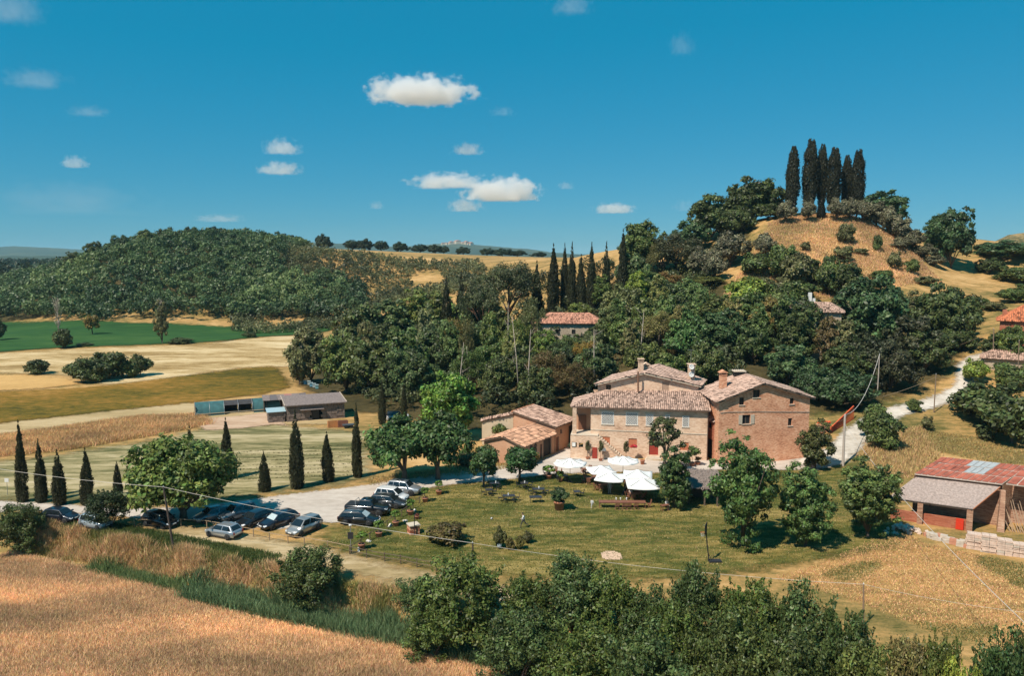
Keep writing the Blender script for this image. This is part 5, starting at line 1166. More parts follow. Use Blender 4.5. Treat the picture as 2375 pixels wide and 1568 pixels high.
# ---- villa in the wood
def simple_house(name, label, px0, px1, Y, eave_py, ridge_py, base_py, mat, tcol, depth=8, hip=2.0, wins=(), cat='house', skew=0.0):
    a, b_ = XY(px0, Y), XY(px1, Y + skew); ze, zb = at((px0 + px1) / 2, eave_py, Y).z, at((px0 + px1) / 2, base_py, Y).z - 1.5
    p0, p1 = Vector(a[:2]), Vector(b_[:2]); d = (p1 - p0).normalized(); n = Vector((-d.y, d.x)); L_ = (p1 - p0).length
    zr_ = at((px0 + px1) / 2, ridge_py, Y + depth / 2).z
    h_ = Bld(name, (p0.x + L_ / 2, p0.y + depth / 2, zb), label, cat, mat)
    hol = [(u * L_, u * L_ + w, zb + (ze - zb) * z, zb + (ze - zb) * z + hh) for u, w, z, hh in wins]
    F = h_.wall(tuple(p0), tuple(p1), zb, ze, hol)
    for w in hol: h_.opening(F, *w, m=m_dark, sill=True)
    q0, q1 = p0 + n * depth, p1 + n * depth
    h_.wall(tuple(p1), tuple(q1), zb, ze); h_.wall(tuple(q1), tuple(q0), zb, ze); h_.wall(tuple(q0), tuple(p0), zb, ze)
    o = .5; E = [V3(p0 - d * o - n * o, ze), V3(p1 + d * o - n * o, ze), V3(q1 + d * o + n * o, ze), V3(q0 - d * o + n * o, ze)]
    r0, r1 = V3(p0 + n * depth / 2 + d * hip, zr_), V3(p1 + n * depth / 2 - d * hip, zr_)
    h_.roof([E[0], E[1], r1, r0], tcol); h_.roof([E[2], E[3], r0, r1], tcol); h_.roof([E[1], E[2], r1], tcol); h_.roof([E[3], E[0], r0], tcol)
    h_.done([(r0, r1), (E[0], r0), (E[1], r1)], tcol)
    return h_, F
vl, _ = simple_house('villa', 'stone villa with a pink tiled hipped roof standing in the wood', 1246, 1392, 178, 750, 726, 800, m_stone, (.62, .36, .28), 9, 2.5, ((.08, .9, .62, 1.1), (.3, .9, .62, 1.1), (.55, .9, .62, 1.1), (.80, .9, .62, 1.1), (.1, 1.6, .22, 1.8), (.5, .9, .2, 1.6)), skew=-1.5)
iv, _ = simple_house('ivy_house', 'tall stone house overgrown with ivy among dark trees', 1815, 1950, 160, 722, 700, 860, m_stone, GREYT, 8, 2.2, ((.1, .8, .75, 1.2), (.6, .8, .75, 1.2), (.1, .8, .45, 1.3), (.8, .8, .45, 1.3)), skew=-4.2)
c = at(1878, 705, 163); MB().box(-.3, .3, -.3, .3, -1, 2.4).build('chimney', m_white, iv.e, loc=iv.L(c)); c = at(1887, 705, 163); MB().box(-.25, .25, -.25, .25, -1, 1.2).build('chimney', m_white, iv.e, loc=iv.L(c))
rh, _ = simple_house('red_roof_house', 'small house with bright orange-red tiled roof at the right edge', 2318, 2472, 156, 744, 705, 790, m_redbrick, REDT, 9, 4.2, ((.12, 2.2, .45, 1.2), (.6, 1.0, .45, 1.2)), skew=-5.8)
c = at(2330, 735, 158); MB().box(-.3, .3, -.3, .3, -.6, 1.5).build('chimney', plain('orange_brick', (.5, .18, .1), .8), rh.e, loc=rh.L(c))
sh_, _ = simple_house('low_tiled_shed', 'low shed with grey-pink tiled roof beside the upper lane', 2285, 2478, 148, 831, 811, 850, m_stone, PINKT, 6, 1.2, ((.2, 2.5, .1, 1.6),), 'shed', skew=-6.9)

m_barn = masonry('weathered_barn_brick', [(.3, (.17, .085, .055)), (.45, (.33, .18, .12)), (.57, (.45, .27, .18)), (.7, (.56, .39, .28))], contrast=.7)
# ---- barn at the right
LR, TR, TL = Vector((50.2, 82.3, 2.6)), Vector((54.2, 84.2, 4.5)), Vector((47.0, 88.35, 4.5)); LLc = LR + (TL - TR)
bu = (TR - TL).normalized(); bu2 = Vector(bu[:2]).normalized()
RB0, RB1, RT0, RT1 = Vector((46.7, 88.1, 4.95)), Vector((54.3, 84.0, 4.95)), Vector((51.7, 91.5, 6.05)), Vector((59.3, 87.4, 6.05))
N_ = Bld('barn', (52, 87, 0), 'open-fronted brick barn with patched red sheet roof and grey corrugated lean-to', 'barn', m_barn)
g0 = lambda v: (v.x, v.y)
N_.wall(g0(RB0 + (RT0 - RB0) * .1), g0(RB1 + (RT1 - RB1) * .1), -.3, 4.75); N_.wall(g0(RB1), g0(RT1), -.3, [(0, 4.75), ((RT1 - RB1).length, 5.9)]); N_.wall(g0(RT1), g0(RT0), -.3, 5.9); N_.wall(g0(RT0), g0(RB0), -.3, [(0, 5.9), ((RT0 - RB0).length, 4.75)])
N_.done()
# corrugated lean-to roof
nu, nv = 90, 2; V_, Q_ = [], []
for k, (zo) in enumerate((0.0, -.05)):
    for i in range(nu * 4 + 1):
        f = i / (nu * 4); w = .035 * math.sin(2 * math.pi * i / 4)
        for j in range(2):
            p = (LLc.lerp(LR, f)).lerp(TL.lerp(TR, f), j) - N_.o; V_.append((p.x, p.y, p.z + w + zo + .04))
n0 = nu * 4 + 1
for i in range(nu * 4):
    a = i * 2; Q_.append((a, a + 2, a + 3, a + 1)); b2 = n0 * 2 + a; Q_.append((b2, b2 + 1, b2 + 3, b2 + 2))
me = np_mesh('lean_to_roof', V_, Q_); link('lean_to_roof', me, N_.e, plain('lichened_fibre_cement', (.36, .29, .26), .95, var=.35, scale=5, bump=.5, bscale=20))
for f in (.02, .5, .98): MB().bar(N_.L(LLc.lerp(LR, f) + Vector((0, 0, -.08))), N_.L(TL.lerp(TR, f) + Vector((0, 0, -.08))), .12, .14).build('rafter', m_darkwood, N_.e)
MB().bar(N_.L(LLc.lerp(LR, 0) + Vector((.1, .15, -.12))), N_.L(LR + Vector((.1, .15, -.12))), .14, .18).build('eave_beam', m_darkwood, N_.e)
MB().bar(N_.L(LR + Vector((.03, 0, .02))), N_.L(TR + Vector((.03, 0, .02))), .06, .12).build('verge_board', plain('orange_verge', (.45, .17, .08), .8), N_.e)
for f, w in ((.38, .55), (.96, .6)):
    p = LLc.lerp(LR, f) + Vector((.25, .3, 0)); q = N_.L(p)
    MB().prism([(q.x + bu2.x * a * w / 2 - bu2.y * b_ * w / 2, q.y + bu2.y * a * w / 2 + bu2.x * b_ * w / 2, -.3) for a, b_ in ((-1,-1),(1,-1),(1,1),(-1,1))], (0, 0, 2.75)).build('pillar', m_barn, N_.e)
pa, pb = LLc.lerp(LR, .02) + Vector((.35, .45, 0)), LLc.lerp(LR, .93) + Vector((.35, .45, 0))
MB().prism([N_.L((pa.x, pa.y, -.2)), N_.L((pb.x, pb.y, -.2)), N_.L((pb.x + .1, pb.y + .22, -.2)), N_.L((pa.x + .1, pa.y + .22, -.2))], (0, 0, 1.35)).build('low_wall', m_redbrick, N_.e)
pc = LLc.lerp(LR, .80) + Vector((.25, .2, 0)); q = N_.L(pc)
MB().prism([(q.x, q.y, 0), (q.x + bu2.x * .75, q.y + bu2.y * .75, 0), (q.x + bu2.x * .75 + .03, q.y + bu2.y * .75 + .06, 0), (q.x + .03, q.y + .06, 0)], (0, 0, 1.25)).build('red_panel', plain('bright_red_sheet', (.62, .035, .01), .6), N_.e)
# slanting end buttress
q0, q1 = N_.L(TR + Vector((-.1, -.5, 0))), N_.L(LR + Vector((3.0, .9, 0)))
MB().add([(q0.x - .35, q0.y, -.3), (q0.x - .95, q0.y - 1.1, -.3), (q0.x - .35, q0.y - 1.45, -.3), (q0.x + .25, q0.y - .35, -.3), (q0.x - .2, q0.y, 4.4), (q0.x - .25, q0.y - .3, 4.4), (q0.x + .1, q0.y - .5, 4.4), (q0.x + .2, q0.y - .2, 4.4)], [(3,2,1,0),(4,5,6,7),(0,1,5,4),(1,2,6,5),(2,3,7,6),(3,0,4,7)]).build('buttress', m_barn, N_.e)
# red sheets
m_rs = plain('red_oxide_sheet', (.36, .10, .06), .85, var=.5, scale=1.1, bump=.15); m_bs = plain('blue_grey_sheet', (.36, .38, .385), .6, var=.15, scale=2); m_pl = plain('pale_batten', (.60, .50, .43), .85, var=.2)
def sheets(c0, c1, t0, t1, cols, rows, blue=(), pale=True):
    up = (c1 - c0).cross(t0 - c0).normalized()
    MB().prism([N_.L(v - up * .16) for v in (c0, c1, t1, t0)], up * .14).build('roof_deck', m_pl, N_.e)
    for j in range(rows):
        for i in range(cols):
            f0, f1 = (i + .06) / cols, (i + .94) / cols; g_0, g_1 = (j + (.02 if j else .0)) / rows, (j + .93) / rows; lf = random.uniform(.0, .03)
            pq = lambda f, g: N_.L(c0.lerp(c1, f).lerp(t0.lerp(t1, f), g) + up * (.012 + lf))
            MB().prism([pq(f0, g_0), pq(f1, g_0), pq(f1, g_1), pq(f0, g_1)], up * .02).build('roof_sheet', m_bs if (i, j) in blue else m_rs, N_.e)
sheets(RB0, RB1, RT0, RT1, 13, 3, {(5, 2), (6, 1), (7, 1), (8, 1), (7, 2), (8, 2), (6, 2)})
s0, s1 = RB1 + Vector((.2, -.35, .15)), RB1 + Vector((5.5, -3.2, .1)); sheets(s0, s1, s0 + Vector((3.2, 2.4, .95)), s1 + Vector((3.2, 2.4, .95)), 6, 2)
w1 = RB1 + Vector((.6, .4, 0)); N2 = Bld('barn_wing', (w1.x, w1.y, 0), 'right wing of the barn stacked with timber and boards', 'barn', m_barn)
N2.wall(g0(w1 + Vector((1.2, 1.2, 0))), g0(w1 + Vector((7, -1.8, 0))), -.3, 5.0); N2.wall(g0(w1 + Vector((7, -1.8, 0))), g0(w1 + Vector((8, 1, 0))), -.3, 5.4); N2.done()
LG = 'poles and boards leaning in the barn wing'
for i in range(9):
    f = i * .22; b0 = Vector((54.6 + f, 82.6 - f * .5, 0)); t0 = b0 + Vector((-.5 + random.uniform(-.5, .4), 1.0, random.uniform(2.2, 3.6)))
    o = MB().tube([b0, b0.lerp(t0, .5), t0], [.05, .045, .03], 5).build('leaning_pole', plain('bare_pole', (.40, .27, .18), .9, var=.2)); tag(o, 'bare wooden pole leaning in the barn wing, %s from the left' % ORD[i], 'pole', LG)
bo = MB(); bo.prism([(57.2, 81.2, .3), (57.95, 80.75, .3), (57.65, 81.6, 2.6), (56.95, 82.1, 2.6)], (.03, .05, 0)); tag(bo.build('blue_board', plain('blue_grey_board', (.25, .36, .44), .6)), 'blue-grey board leaning in the barn wing', 'board')
bo = MB(); bo.prism([(56.3, 81.9, .2), (56.9, 81.5, .2), (56.6, 82.3, 2.7), (56.0, 82.7, 2.7)], (.03, .05, 0)); tag(bo.build('dark_board', m_darkwood), 'dark brown board beside the blue-grey one', 'board')
# stacked stone slabs, blocks and rubble in front
m_slab = plain('sawn_stone', (.60, .45, .36), .9, var=.25, scale=3, bump=.4); m_slabg = plain('grey_stone', (.52, .44, .36), .9, var=.2, scale=3, bump=.3); m_rub = plain('rubble_stone', (.62, .48, .39), .95, var=.25, scale=3, bump=.5)
for i, (px, py, n) in enumerate(((2258, 1272, 8), (2292, 1280, 8), (2328, 1286, 7), (2362, 1290, 7), (2396, 1294, 7))):
    g = G(px, py); e = empty('stone_stack', g, -.45, ['left', 'second', 'third', 'fourth', 'last'][i] + ' stack of pale stone slabs from the left in front of the barn', 'stone stack', 'stacks of stone slabs')
    z = 0
    for k in range(n):
        hh = random.uniform(.16, .26); a = random.uniform(-.06, .06); w = random.uniform(.64, .76)
        for s_x in (0, 1):
            x0 = -w + s_x * w + random.uniform(0, .03); x1 = x0 + w - .03
            bmx = MB().box(x0, x1, -.5 + a, .5 + a + random.uniform(-.06, .06), z, z + hh - .025, Matrix.Rotation(a * .4, 4, 'Z')); bmx.build('stone_slab', m_slab if random.random() > .12 else m_slabg, e)
        z += hh
def rock(mb, c, s, rng):
    a = [Vector((x, y, z)) for x in (-1, 1) for y in (-1, 1) for z in (-1, 1)]; M_ = Matrix.Rotation(rng.uniform(0, 3), 3, Vector((rng.uniform(-1,1), rng.uniform(-1,1), rng.uniform(-1,1))).normalized())
    vs = [Vector(c) + M_ @ Vector((v.x * s[0] * rng.uniform(.7, 1), v.y * s[1] * rng.uniform(.7, 1), v.z * s[2] * rng.uniform(.7, 1))) for v in a]
    mb.add(vs, [(0,1,3,2),(4,6,7,5),(0,4,5,1),(2,3,7,6),(0,2,6,4),(1,5,7,3)])
rr = random.Random(5); g = G(2095, 1232)
e = empty('rubble_heap', g, 0, 'heap of broken pale stones at the left end of the barn', 'rubble')
for i in range(60):
    t = rr.random(); x, y = rr.gauss(0, 1.0), rr.gauss(0, .55); z = max(0, 1.0 - abs(x) * .45 - abs(y) * .6) * rr.uniform(.5, 1)
    mb = MB(); rock(mb, (x, y, z), [rr.uniform(.1, .26) for _ in range(3)], rr); mb.build('stone', m_rub, e)
for i in range(13):
    f = i / 12; g = G(2150 + f * 92, 1245 + f * 25 + rr.uniform(-2, 2)); mb = MB(); 
    for k in range(1 + (i % 3 > 0)): mb.box(-.42 * rr.uniform(.7, 1), .42 * rr.uniform(.7, 1), -.25, .25, k * .32, k * .32 + .3, Matrix.Rotation(rr.uniform(-.7, -.3), 4, 'Z'))
    o = mb.build('stone_block', m_slabg if i % 4 else plain('terracotta_block', (.48, .22, .14), .9), loc=g); tag(o, 'rough stone block before the barn, %s of thirteen from the left' % ORD[i], 'stone block', 'row of stone blocks before the barn')

# ---- thatched hut on the lawn
t0 = G(1597, 1172); e = empty('thatched_hut', t0, -.12, 'small open hut with a shaggy grey thatched roof on the lawn', 'hut')
for x in (0, 1.9, 3.4):
    for y in (0, 3.2): MB().tube([(x, y, -.3), (x, y, 2.1 + (y > 0) * .9)], .11, 7).build('post', m_darkwood, e)
m_th = plain('grey_thatch', (.23, .18, .155), .98, var=.4, scale=9, bump=.9, bscale=30)
MB().box(.1, 3.3, 3.1, 3.2, 0, 3.0).build('back_panel', m_darkwood, e); MB().box(-.06, .06, .1, 3.1, 0, 2.1).build('side_panel', plain('ochre_planks', (.40, .25, .12), .85, var=.3), e)
rng = np.random.default_rng(4); n = 2600; u, v = rng.random(n), rng.random(n)
P = np.stack([-.5 + u * 4.4, -.6 + v * 4.4, 2.25 + v * 1.05 + rng.uniform(0, .16, n)], 1); T = unit(np.array((0, -1.0, -.25)) + rng.normal(0, .18, (n, 3))); Nn = unit(np.cross(T, np.array((1.0, 0, 0))) + rng.normal(0, .2, (n, 3)))
V, Q = leaf_geo(P, Nn, rng.uniform(.2, .4, n), rng, 1, .18, T=T); me = np_mesh('thatch', V, Q); tag(link('thatch', me, e, m_th), kind='stuff')
MB().prism([(-.45, -.5, 2.2), (3.85, -.5, 2.2), (3.85, 3.75, 3.24), (-.45, 3.75, 3.24)], (0, 0, .1)).build('roof', m_th, e)

# ---- straw-bale hut, tunnel and yard on the left
m_bale = plain('weathered_straw', (.20, .15, .125), .98, var=.4, scale=5, bump=.9, bscale=18); m_sroof = plain('old_roof_felt', (.21, .165, .15), .98, var=.35, scale=3, bump=.6, bscale=15)
S0 = Vector((-40.9, 139.0)); S1 = Vector((-31.2, 142.9)); sd_ = (S1 - S0).normalized(); sn = Vector((-sd_.y, sd_.x)); SL = (S1 - S0).length; SDp = 6.8
e = empty('straw_hut', (S0.x, S0.y, h1(S0.x, S0.y)), math.atan2(sd_.y, sd_.x), 'long grey-brown straw-bale hut with a low felt roof', 'hut')
rr = random.Random(9)
def bales(x0, x1, y0, y1, rows, along_x, name='wall', gap=None):
    mb = MB()
    for k in range(rows):
        q = (x0 if along_x else y0) - rr.uniform(0, .5); end = x1 if along_x else y1
        while q < end:
            l = rr.uniform(.8, 1.1); a, b_ = max(q, x0 if along_x else y0), min(q + l, end)
            if b_ - a > .15 and not (gap and k < gap[2] and a < gap[1] and b_ > gap[0]):
                j = rr.uniform(-.07, .07)
                if along_x: mb.box(a + .02, b_ - .02, y0 + j, y1 + j, k * .5, k * .5 + .47)
                else: mb.box(x0 + j, x1 + j, a + .02, b_ - .02, k * .5, k * .5 + .47)
            q += l
    return tag(mb.build(name, m_bale, e), kind='stuff')
bales(0, SL, 0, .5, 6, True, gap=(4.6, 5.6, 4)); bales(0, .5, .5, SDp, 6, False); bales(SL - .5, SL, .5, SDp, 6, False); bales(0, SL, SDp - .5, SDp, 6, True)
MB().box(4.4, 5.8, .2, .3, 0, 2.0).build('door', m_dark, e)
MB().prism([(-.35, -.45, 2.98), (SL + .35, -.45, 2.98), (SL + .35, SDp + .4, 3.55), (-.35, SDp + .4, 3.55)], (0, 0, .16)).build('roof', m_sroof, e)
MB().box(2.4, 6.6, -.75, -.05, 2.1, 2.2).build('porch_roof', m_sroof, e)
for k in (0, 1): MB().prism([(-.4 + k * (SL + .65), -.5, 3.16), (-.25 + k * (SL + .65), -.5, 3.16), (-.25 + k * (SL + .65), SDp + .4, 3.73), (-.4 + k * (SL + .65), SDp + .4, 3.73)], (0, 0, .05)).build('roof_edge', plain('pale_edge', (.45, .36, .28), .8), e)
e2_ = empty('straw_store', (S0.x - sd_.x * 3.2 + sn.x * .2, S0.y - sd_.y * 3.2 + sn.y * .2, h1(S0.x - 3, S0.y)), math.atan2(sd_.y, sd_.x), 'little straw-bale store with a pale blue sheet roof left of the hut', 'hut'); e_keep = e; e = e2_
bales(0, 2.9, 0, .5, 4, True); bales(0, .5, .5, 2.5, 4, False); bales(2.4, 2.9, .5, 2.5, 4, False)
MB().prism([(-.25, -.3, 2.02), (3.1, -.3, 2.02), (3.1, 2.7, 2.3), (-.25, 2.7, 2.3)], (0, 0, .06)).build('roof', plain('pale_blue_sheet', (.34, .46, .50), .5, var=.1), e)
# rear shed
c = at(660, 912, 151); g = Vector((c.x, 151, h1(c.x, 151))); e = empty('patched_shed', g, .35, 'low shed roofed with odd dark sheets behind the straw hut', 'shed')
for x in (-4, 4):
    for y in (-1.6, 1.6): MB().box(x - .08, x + .08, y - .08, y + .08, -.3, 2.4).build('post', m_darkwood, e)
for i in range(6): MB().prism([(-4.2 + i * 1.4, -1.9, 2.3), (-2.84 + i * 1.4, -1.9, 2.3), (-2.84 + i * 1.4, 1.9, 2.75), (-4.2 + i * 1.4, 1.9, 2.75)], (0, 0, .05)).build('roof_sheet', [m_sroof, plain('dark_sheet', (.13, .11, .11), .8), m_sroof, plain('rose_sheet', (.34, .15, .13), .8), m_sroof, MATS['dark_sheet']][i], e)
MB().box(-4, 4, 1.5, 1.6, 0, 2.4).box(-4.05, -3.95, -1.5, 1.5, 0, 2.3).build('wall', MATS['dark_sheet'], e)
# shade tunnel
m_teal = plain('teal_shade_cloth', (.034, .115, .122), .8, var=.3, scale=1.2); m_blk = plain('black_shade_net', (.045, .042, .045), .85, var=.3, scale=1.5)
T0, T1 = Vector((-59.3, 143.4)), Vector((-45.2, 149.6)); td = (T1 - T0).normalized(); TLn = (T1 - T0).length
e = empty('shade_tunnel', (T0.x, T0.y, h1(T0.x, T0.y)), math.atan2(td.y, td.x), 'long hooped shade tunnel covered in teal and black cloth', 'tunnel')
arc = [(math.cos(a) * 2.1, math.sin(a) * 2.5) for a in np.linspace(0, math.pi, 13)]
seg = [(m_teal, 0, 2.6, 0), (m_teal, 2.6, 5.2, 0), (m_blk, 5.2, 7.8, 3), (m_blk, 7.8, 10.4, 3), (m_teal, 10.4, 12.9, 0), (m_teal, 12.9, TLn, 0)]
for m_, x0, x1, skip in seg:
    mb = MB(); a_ = arc[:13 - skip] if False else arc[: 13 - skip]
    n = len(a_)
    for th, rev in ((1.0, 0), (.985, 1)):
        b0 = len(mb.v)
        for x in (x0 + .03, x1 - .03):
            for yy, zz in a_: mb.v.append((x, 2.1 + yy * th, zz * th))
        for i in range(n - 1): f = (b0 + i, b0 + i + 1, b0 + n + i + 1, b0 + n + i); mb.f.append(f if rev else f[::-1])
    mb.build('cloth_panel', m_, e, True, fix=False)
for x in np.linspace(0, TLn, 7): MB().tube([(x, 2.1 + yy * 1.01, zz * 1.01) for yy, zz in arc], .035, 5).build('hoop', m_metal, e)
MB().bar((0, 4.25, .55), (TLn, 4.25, .55), .05).bar((0, -.0, .55), (TLn, -.0, .55), .08, .1).build('side_rail', plain('pale_pole', (.50, .40, .28), .8), e)
MB().box(-.06, .06, .1, .2, 0, 2.0).box(-.06, .06, 3.9, 4.0, 0, 1.6).bar((-.3, .1, 1.0), (1.2, .1, .3), .06).build('end_frame', MATS['pale_pole'], e)
MB().box(.02, .06, .3, 4.0, 0, 2.0).build('end_net', m_blk, e)
m_soil = field('bare_yard_soil', [(.35, (.34, .21, .13)), (.5, (.50, .34, .23)), (.65, (.60, .45, .33))], big=.2, small=.9, stretch=(.5, 1.4), bump=.3, edge=.6)
sheet('bare_yard', gp((452,985),(470,972),(560,966),(615,958),(668,990),(640,985),(560,995),(480,1000)), .7, .12, m_soil, .6)
# beehives, pallets
for i, (px, py) in enumerate(((701, 889), (708, 893), (717, 895), (722, 899), (729, 901), (735, 904))):
    g = G(px, py); c_ = [(.20, .40, .45), (.16, .36, .45), (.45, .50, .48), (.14, .32, .42), (.42, .48, .48), (.18, .38, .40)][i]
    e = empty('beehive', g, .3, ['leftmost pale teal beehive at the wood edge', 'second beehive from the left, blue', 'third beehive from the left, whitish', 'fourth beehive from the left, deep blue', 'fifth beehive from the left, whitish', 'rightmost teal beehive at the wood edge'][i], 'beehive', 'beehives at the edge of the wood')
    MB().box(-.33, .33, -.33, .33, .25, 1.05).build('hive_box', plain('hive_paint%d' % i, c_, .6), e); MB().box(-.4, .4, -.4, .4, 1.05, 1.16).build('hive_lid', plain('hive_lid', (.34, .44, .46), .5), e)
    f = MB(); [f.box(x - .04, x + .04, y - .04, y + .04, 0, .25) for x in (-.28, .28) for y in (-.28, .28)]; f.build('stand', m_darkwood, e)
for i, (px, py, lab) in enumerate(((772, 991, 'left orange-brown pallet crate beside the straw hut'), (795, 990, 'right dark brown pallet crate beside the straw hut'))):
    g = G(px, py); e = empty('pallet_crate', g, .35, lab, 'crate'); m_ = plain('orange_pallet', (.48, .20, .07), .8, var=.25) if i == 0 else plain('brown_pallet', (.24, .09, .055), .8, var=.25)
    for k in range(7): MB().box(-.9 + k * .27, -.72 + k * .27, -.5, -.46, 0, 1.15).build('slat', m_, e)
    MB().box(-.9, .9, -.46, -.4, .1, .2).box(-.9, .9, -.46, -.4, .9, 1.0).box(-.9, .9, .4, .46, 0, 1.1).box(-.9, -.85, -.4, .4, 0, 1.1).box(.85, .9, -.4, .4, 0, 1.1).build('frame', m_, e)
g = G(808, 992); e = empty('farm_trailer', g, .35, 'low dark trailer lying beside the pallet crates', 'trailer')
MB().box(-1.0, 1.0, -.6, .6, .45, .6).build('bed', plain('dark_steel', (.06, .07, .08), .6), e)
for x in (-.5, .5): 
    for y in (-.65, .65): MB().lathe([(.05, -.06), (.28, -.06), (.28, .06), (.05, .06)], 12).build('wheel', m_dark, e).matrix_local = Matrix.Translation((x, y, .28)) @ Matrix.Rotation(math.pi / 2, 4, 'X')
# orange safety netting by the lane
m_net = plain('orange_netting', (.65, .10, .03), .8, var=.25)
n0_, n1_ = G(1926, 1006), G(1980, 972)
e = empty('safety_netting', n0_, 0, 'orange plastic safety netting beside the gravel lane', 'netting'); dv = n1_ - n0_; mb = MB()
for k in range(22): f = k / 21; h_ = 1.0 + 1.2 * f; mb.bar(Vector(dv) * f + Vector((0, 0, 0)), Vector(dv) * f + Vector((0, .25, h_)), .12, .02, up=(1, 0, 0))
for j in range(8): mb.bar((0, 0, .08 + .9 * j / 7), Vector(dv) + Vector((0, .25, .08 + 2.1 * j / 7)), .17, .02)
mb.build('mesh_strips', m_net, e); ps = MB()
for f in (0, .5, 1): ps.tube([Vector(dv) * f + Vector((0, .1, -.2)), Vector(dv) * f + Vector((0, .25, 1.2 + .9 * f))], .03, 5)
ps.build('stakes', m_metal, e)
g = G(1909, 1005); e = empty('netting_roll', g, .1, 'crumpled orange netting on a brick wall by the brick house', 'netting')
MB().box(-1.1, 1.1, 0, .4, -.3, 1.5).build('brick_plinth', m_brickr, e); mb = MB()
for k in range(5): mb.tube([(-.9 + k * .4, .2, 1.55), (-.5 + k * .4, .25, 1.85), (-.3 + k * .4, .15, 1.6)], .16, 6)
mb.build('net_folds', m_net, e, True)

# leaf litter under the woods
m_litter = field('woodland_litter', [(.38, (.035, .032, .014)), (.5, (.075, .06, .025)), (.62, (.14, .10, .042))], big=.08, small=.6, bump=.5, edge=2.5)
def wf(*pts): return [tuple(XY(px, Y))[:2] for px, Y in pts]
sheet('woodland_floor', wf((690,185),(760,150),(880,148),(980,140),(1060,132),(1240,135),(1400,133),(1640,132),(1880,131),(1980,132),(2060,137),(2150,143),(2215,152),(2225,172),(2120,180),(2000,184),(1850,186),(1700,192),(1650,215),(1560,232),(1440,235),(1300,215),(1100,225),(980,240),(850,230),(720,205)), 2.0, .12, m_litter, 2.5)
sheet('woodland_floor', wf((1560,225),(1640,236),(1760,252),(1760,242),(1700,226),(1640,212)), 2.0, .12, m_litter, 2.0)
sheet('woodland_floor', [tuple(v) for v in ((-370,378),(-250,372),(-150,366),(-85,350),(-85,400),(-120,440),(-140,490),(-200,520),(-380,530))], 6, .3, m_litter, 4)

# ================================================================== vehicles
m_tyre = plain('tyre_rubber', (.018, .018, .018), .9, var=.2); m_rim = plain('alloy_rim', (.45, .45, .46), .35, .7, var=.1); m_cglass = plain('car_glass', (.012, .018, .022), .05, var=.02, spec=.8)
m_trim = plain('black_trim', (.02, .02, .021), .6, var=.1); m_lamp = plain('clear_lamp', (.62, .64, .66), .1, var=.05, spec=.8); m_tail = plain('red_lamp', (.40, .015, .01), .2, var=.05); m_plate = plain('number_plate', (.7, .7, .68), .5, var=.02)
m_shade = plain('windscreen_sunshade', (.42, .50, .52), .4, var=.2)
def paint(name, col, metal=.35): return plain(name, col, .32, metal, var=.04, coat=.9)
P_BLK = paint('black_paint', (.010, .011, .014), .2); P_NVY = paint('midnight_paint', (.014, .018, .030), .3); P_SIL = paint('silver_paint', (.42, .44, .46), .6); P_ICE = paint('pale_blue_paint', (.40, .47, .52), .3)
P_GRY = paint('grey_paint', (.16, .18, .20), .5); P_WHT = paint('white_car_paint', (.70, .70, .69), 0); P_CHM = paint('champagne_paint', (.40, .39, .37), .6); P_DGR = paint('charcoal_paint', (.045, .05, .055), .4)
STY = {  # L, W, H, belt, bonnet front z, windscreen base, windscreen top, roof rear, rear base, wheel r, wheelbase, rear overhang
 'hatch': (4.15, 1.76, 1.48, .92, .70, 1.02, .36, -1.45, -1.92, .31, 2.56, .78), 'wagon': (4.65, 1.80, 1.47, .93, .68, 1.10, .42, -1.75, -2.20, .32, 2.70, .98),
 'mpv': (4.25, 1.78, 1.64, .98, .74, 1.30, .50, -1.65, -2.02, .31, 2.62, .80), 'suv': (4.45, 1.84, 1.70, 1.05, .88, 1.05, .45, -1.75, -2.10, .36, 2.65, .90),
 'small': (3.65, 1.64, 1.57, .96, .82, 1.05, .55, -1.45, -1.72, .29, 2.30, .66), 'pickup': (5.2, 1.86, 1.80, 1.12, .98, 1.05, .55, -.75, -1.0, .39, 3.05, 1.15), 'jeep': (4.2, 1.8, 1.85, 1.15, 1.08, .62, .42, -1.85, -2.0, .40, 2.6, .8)}
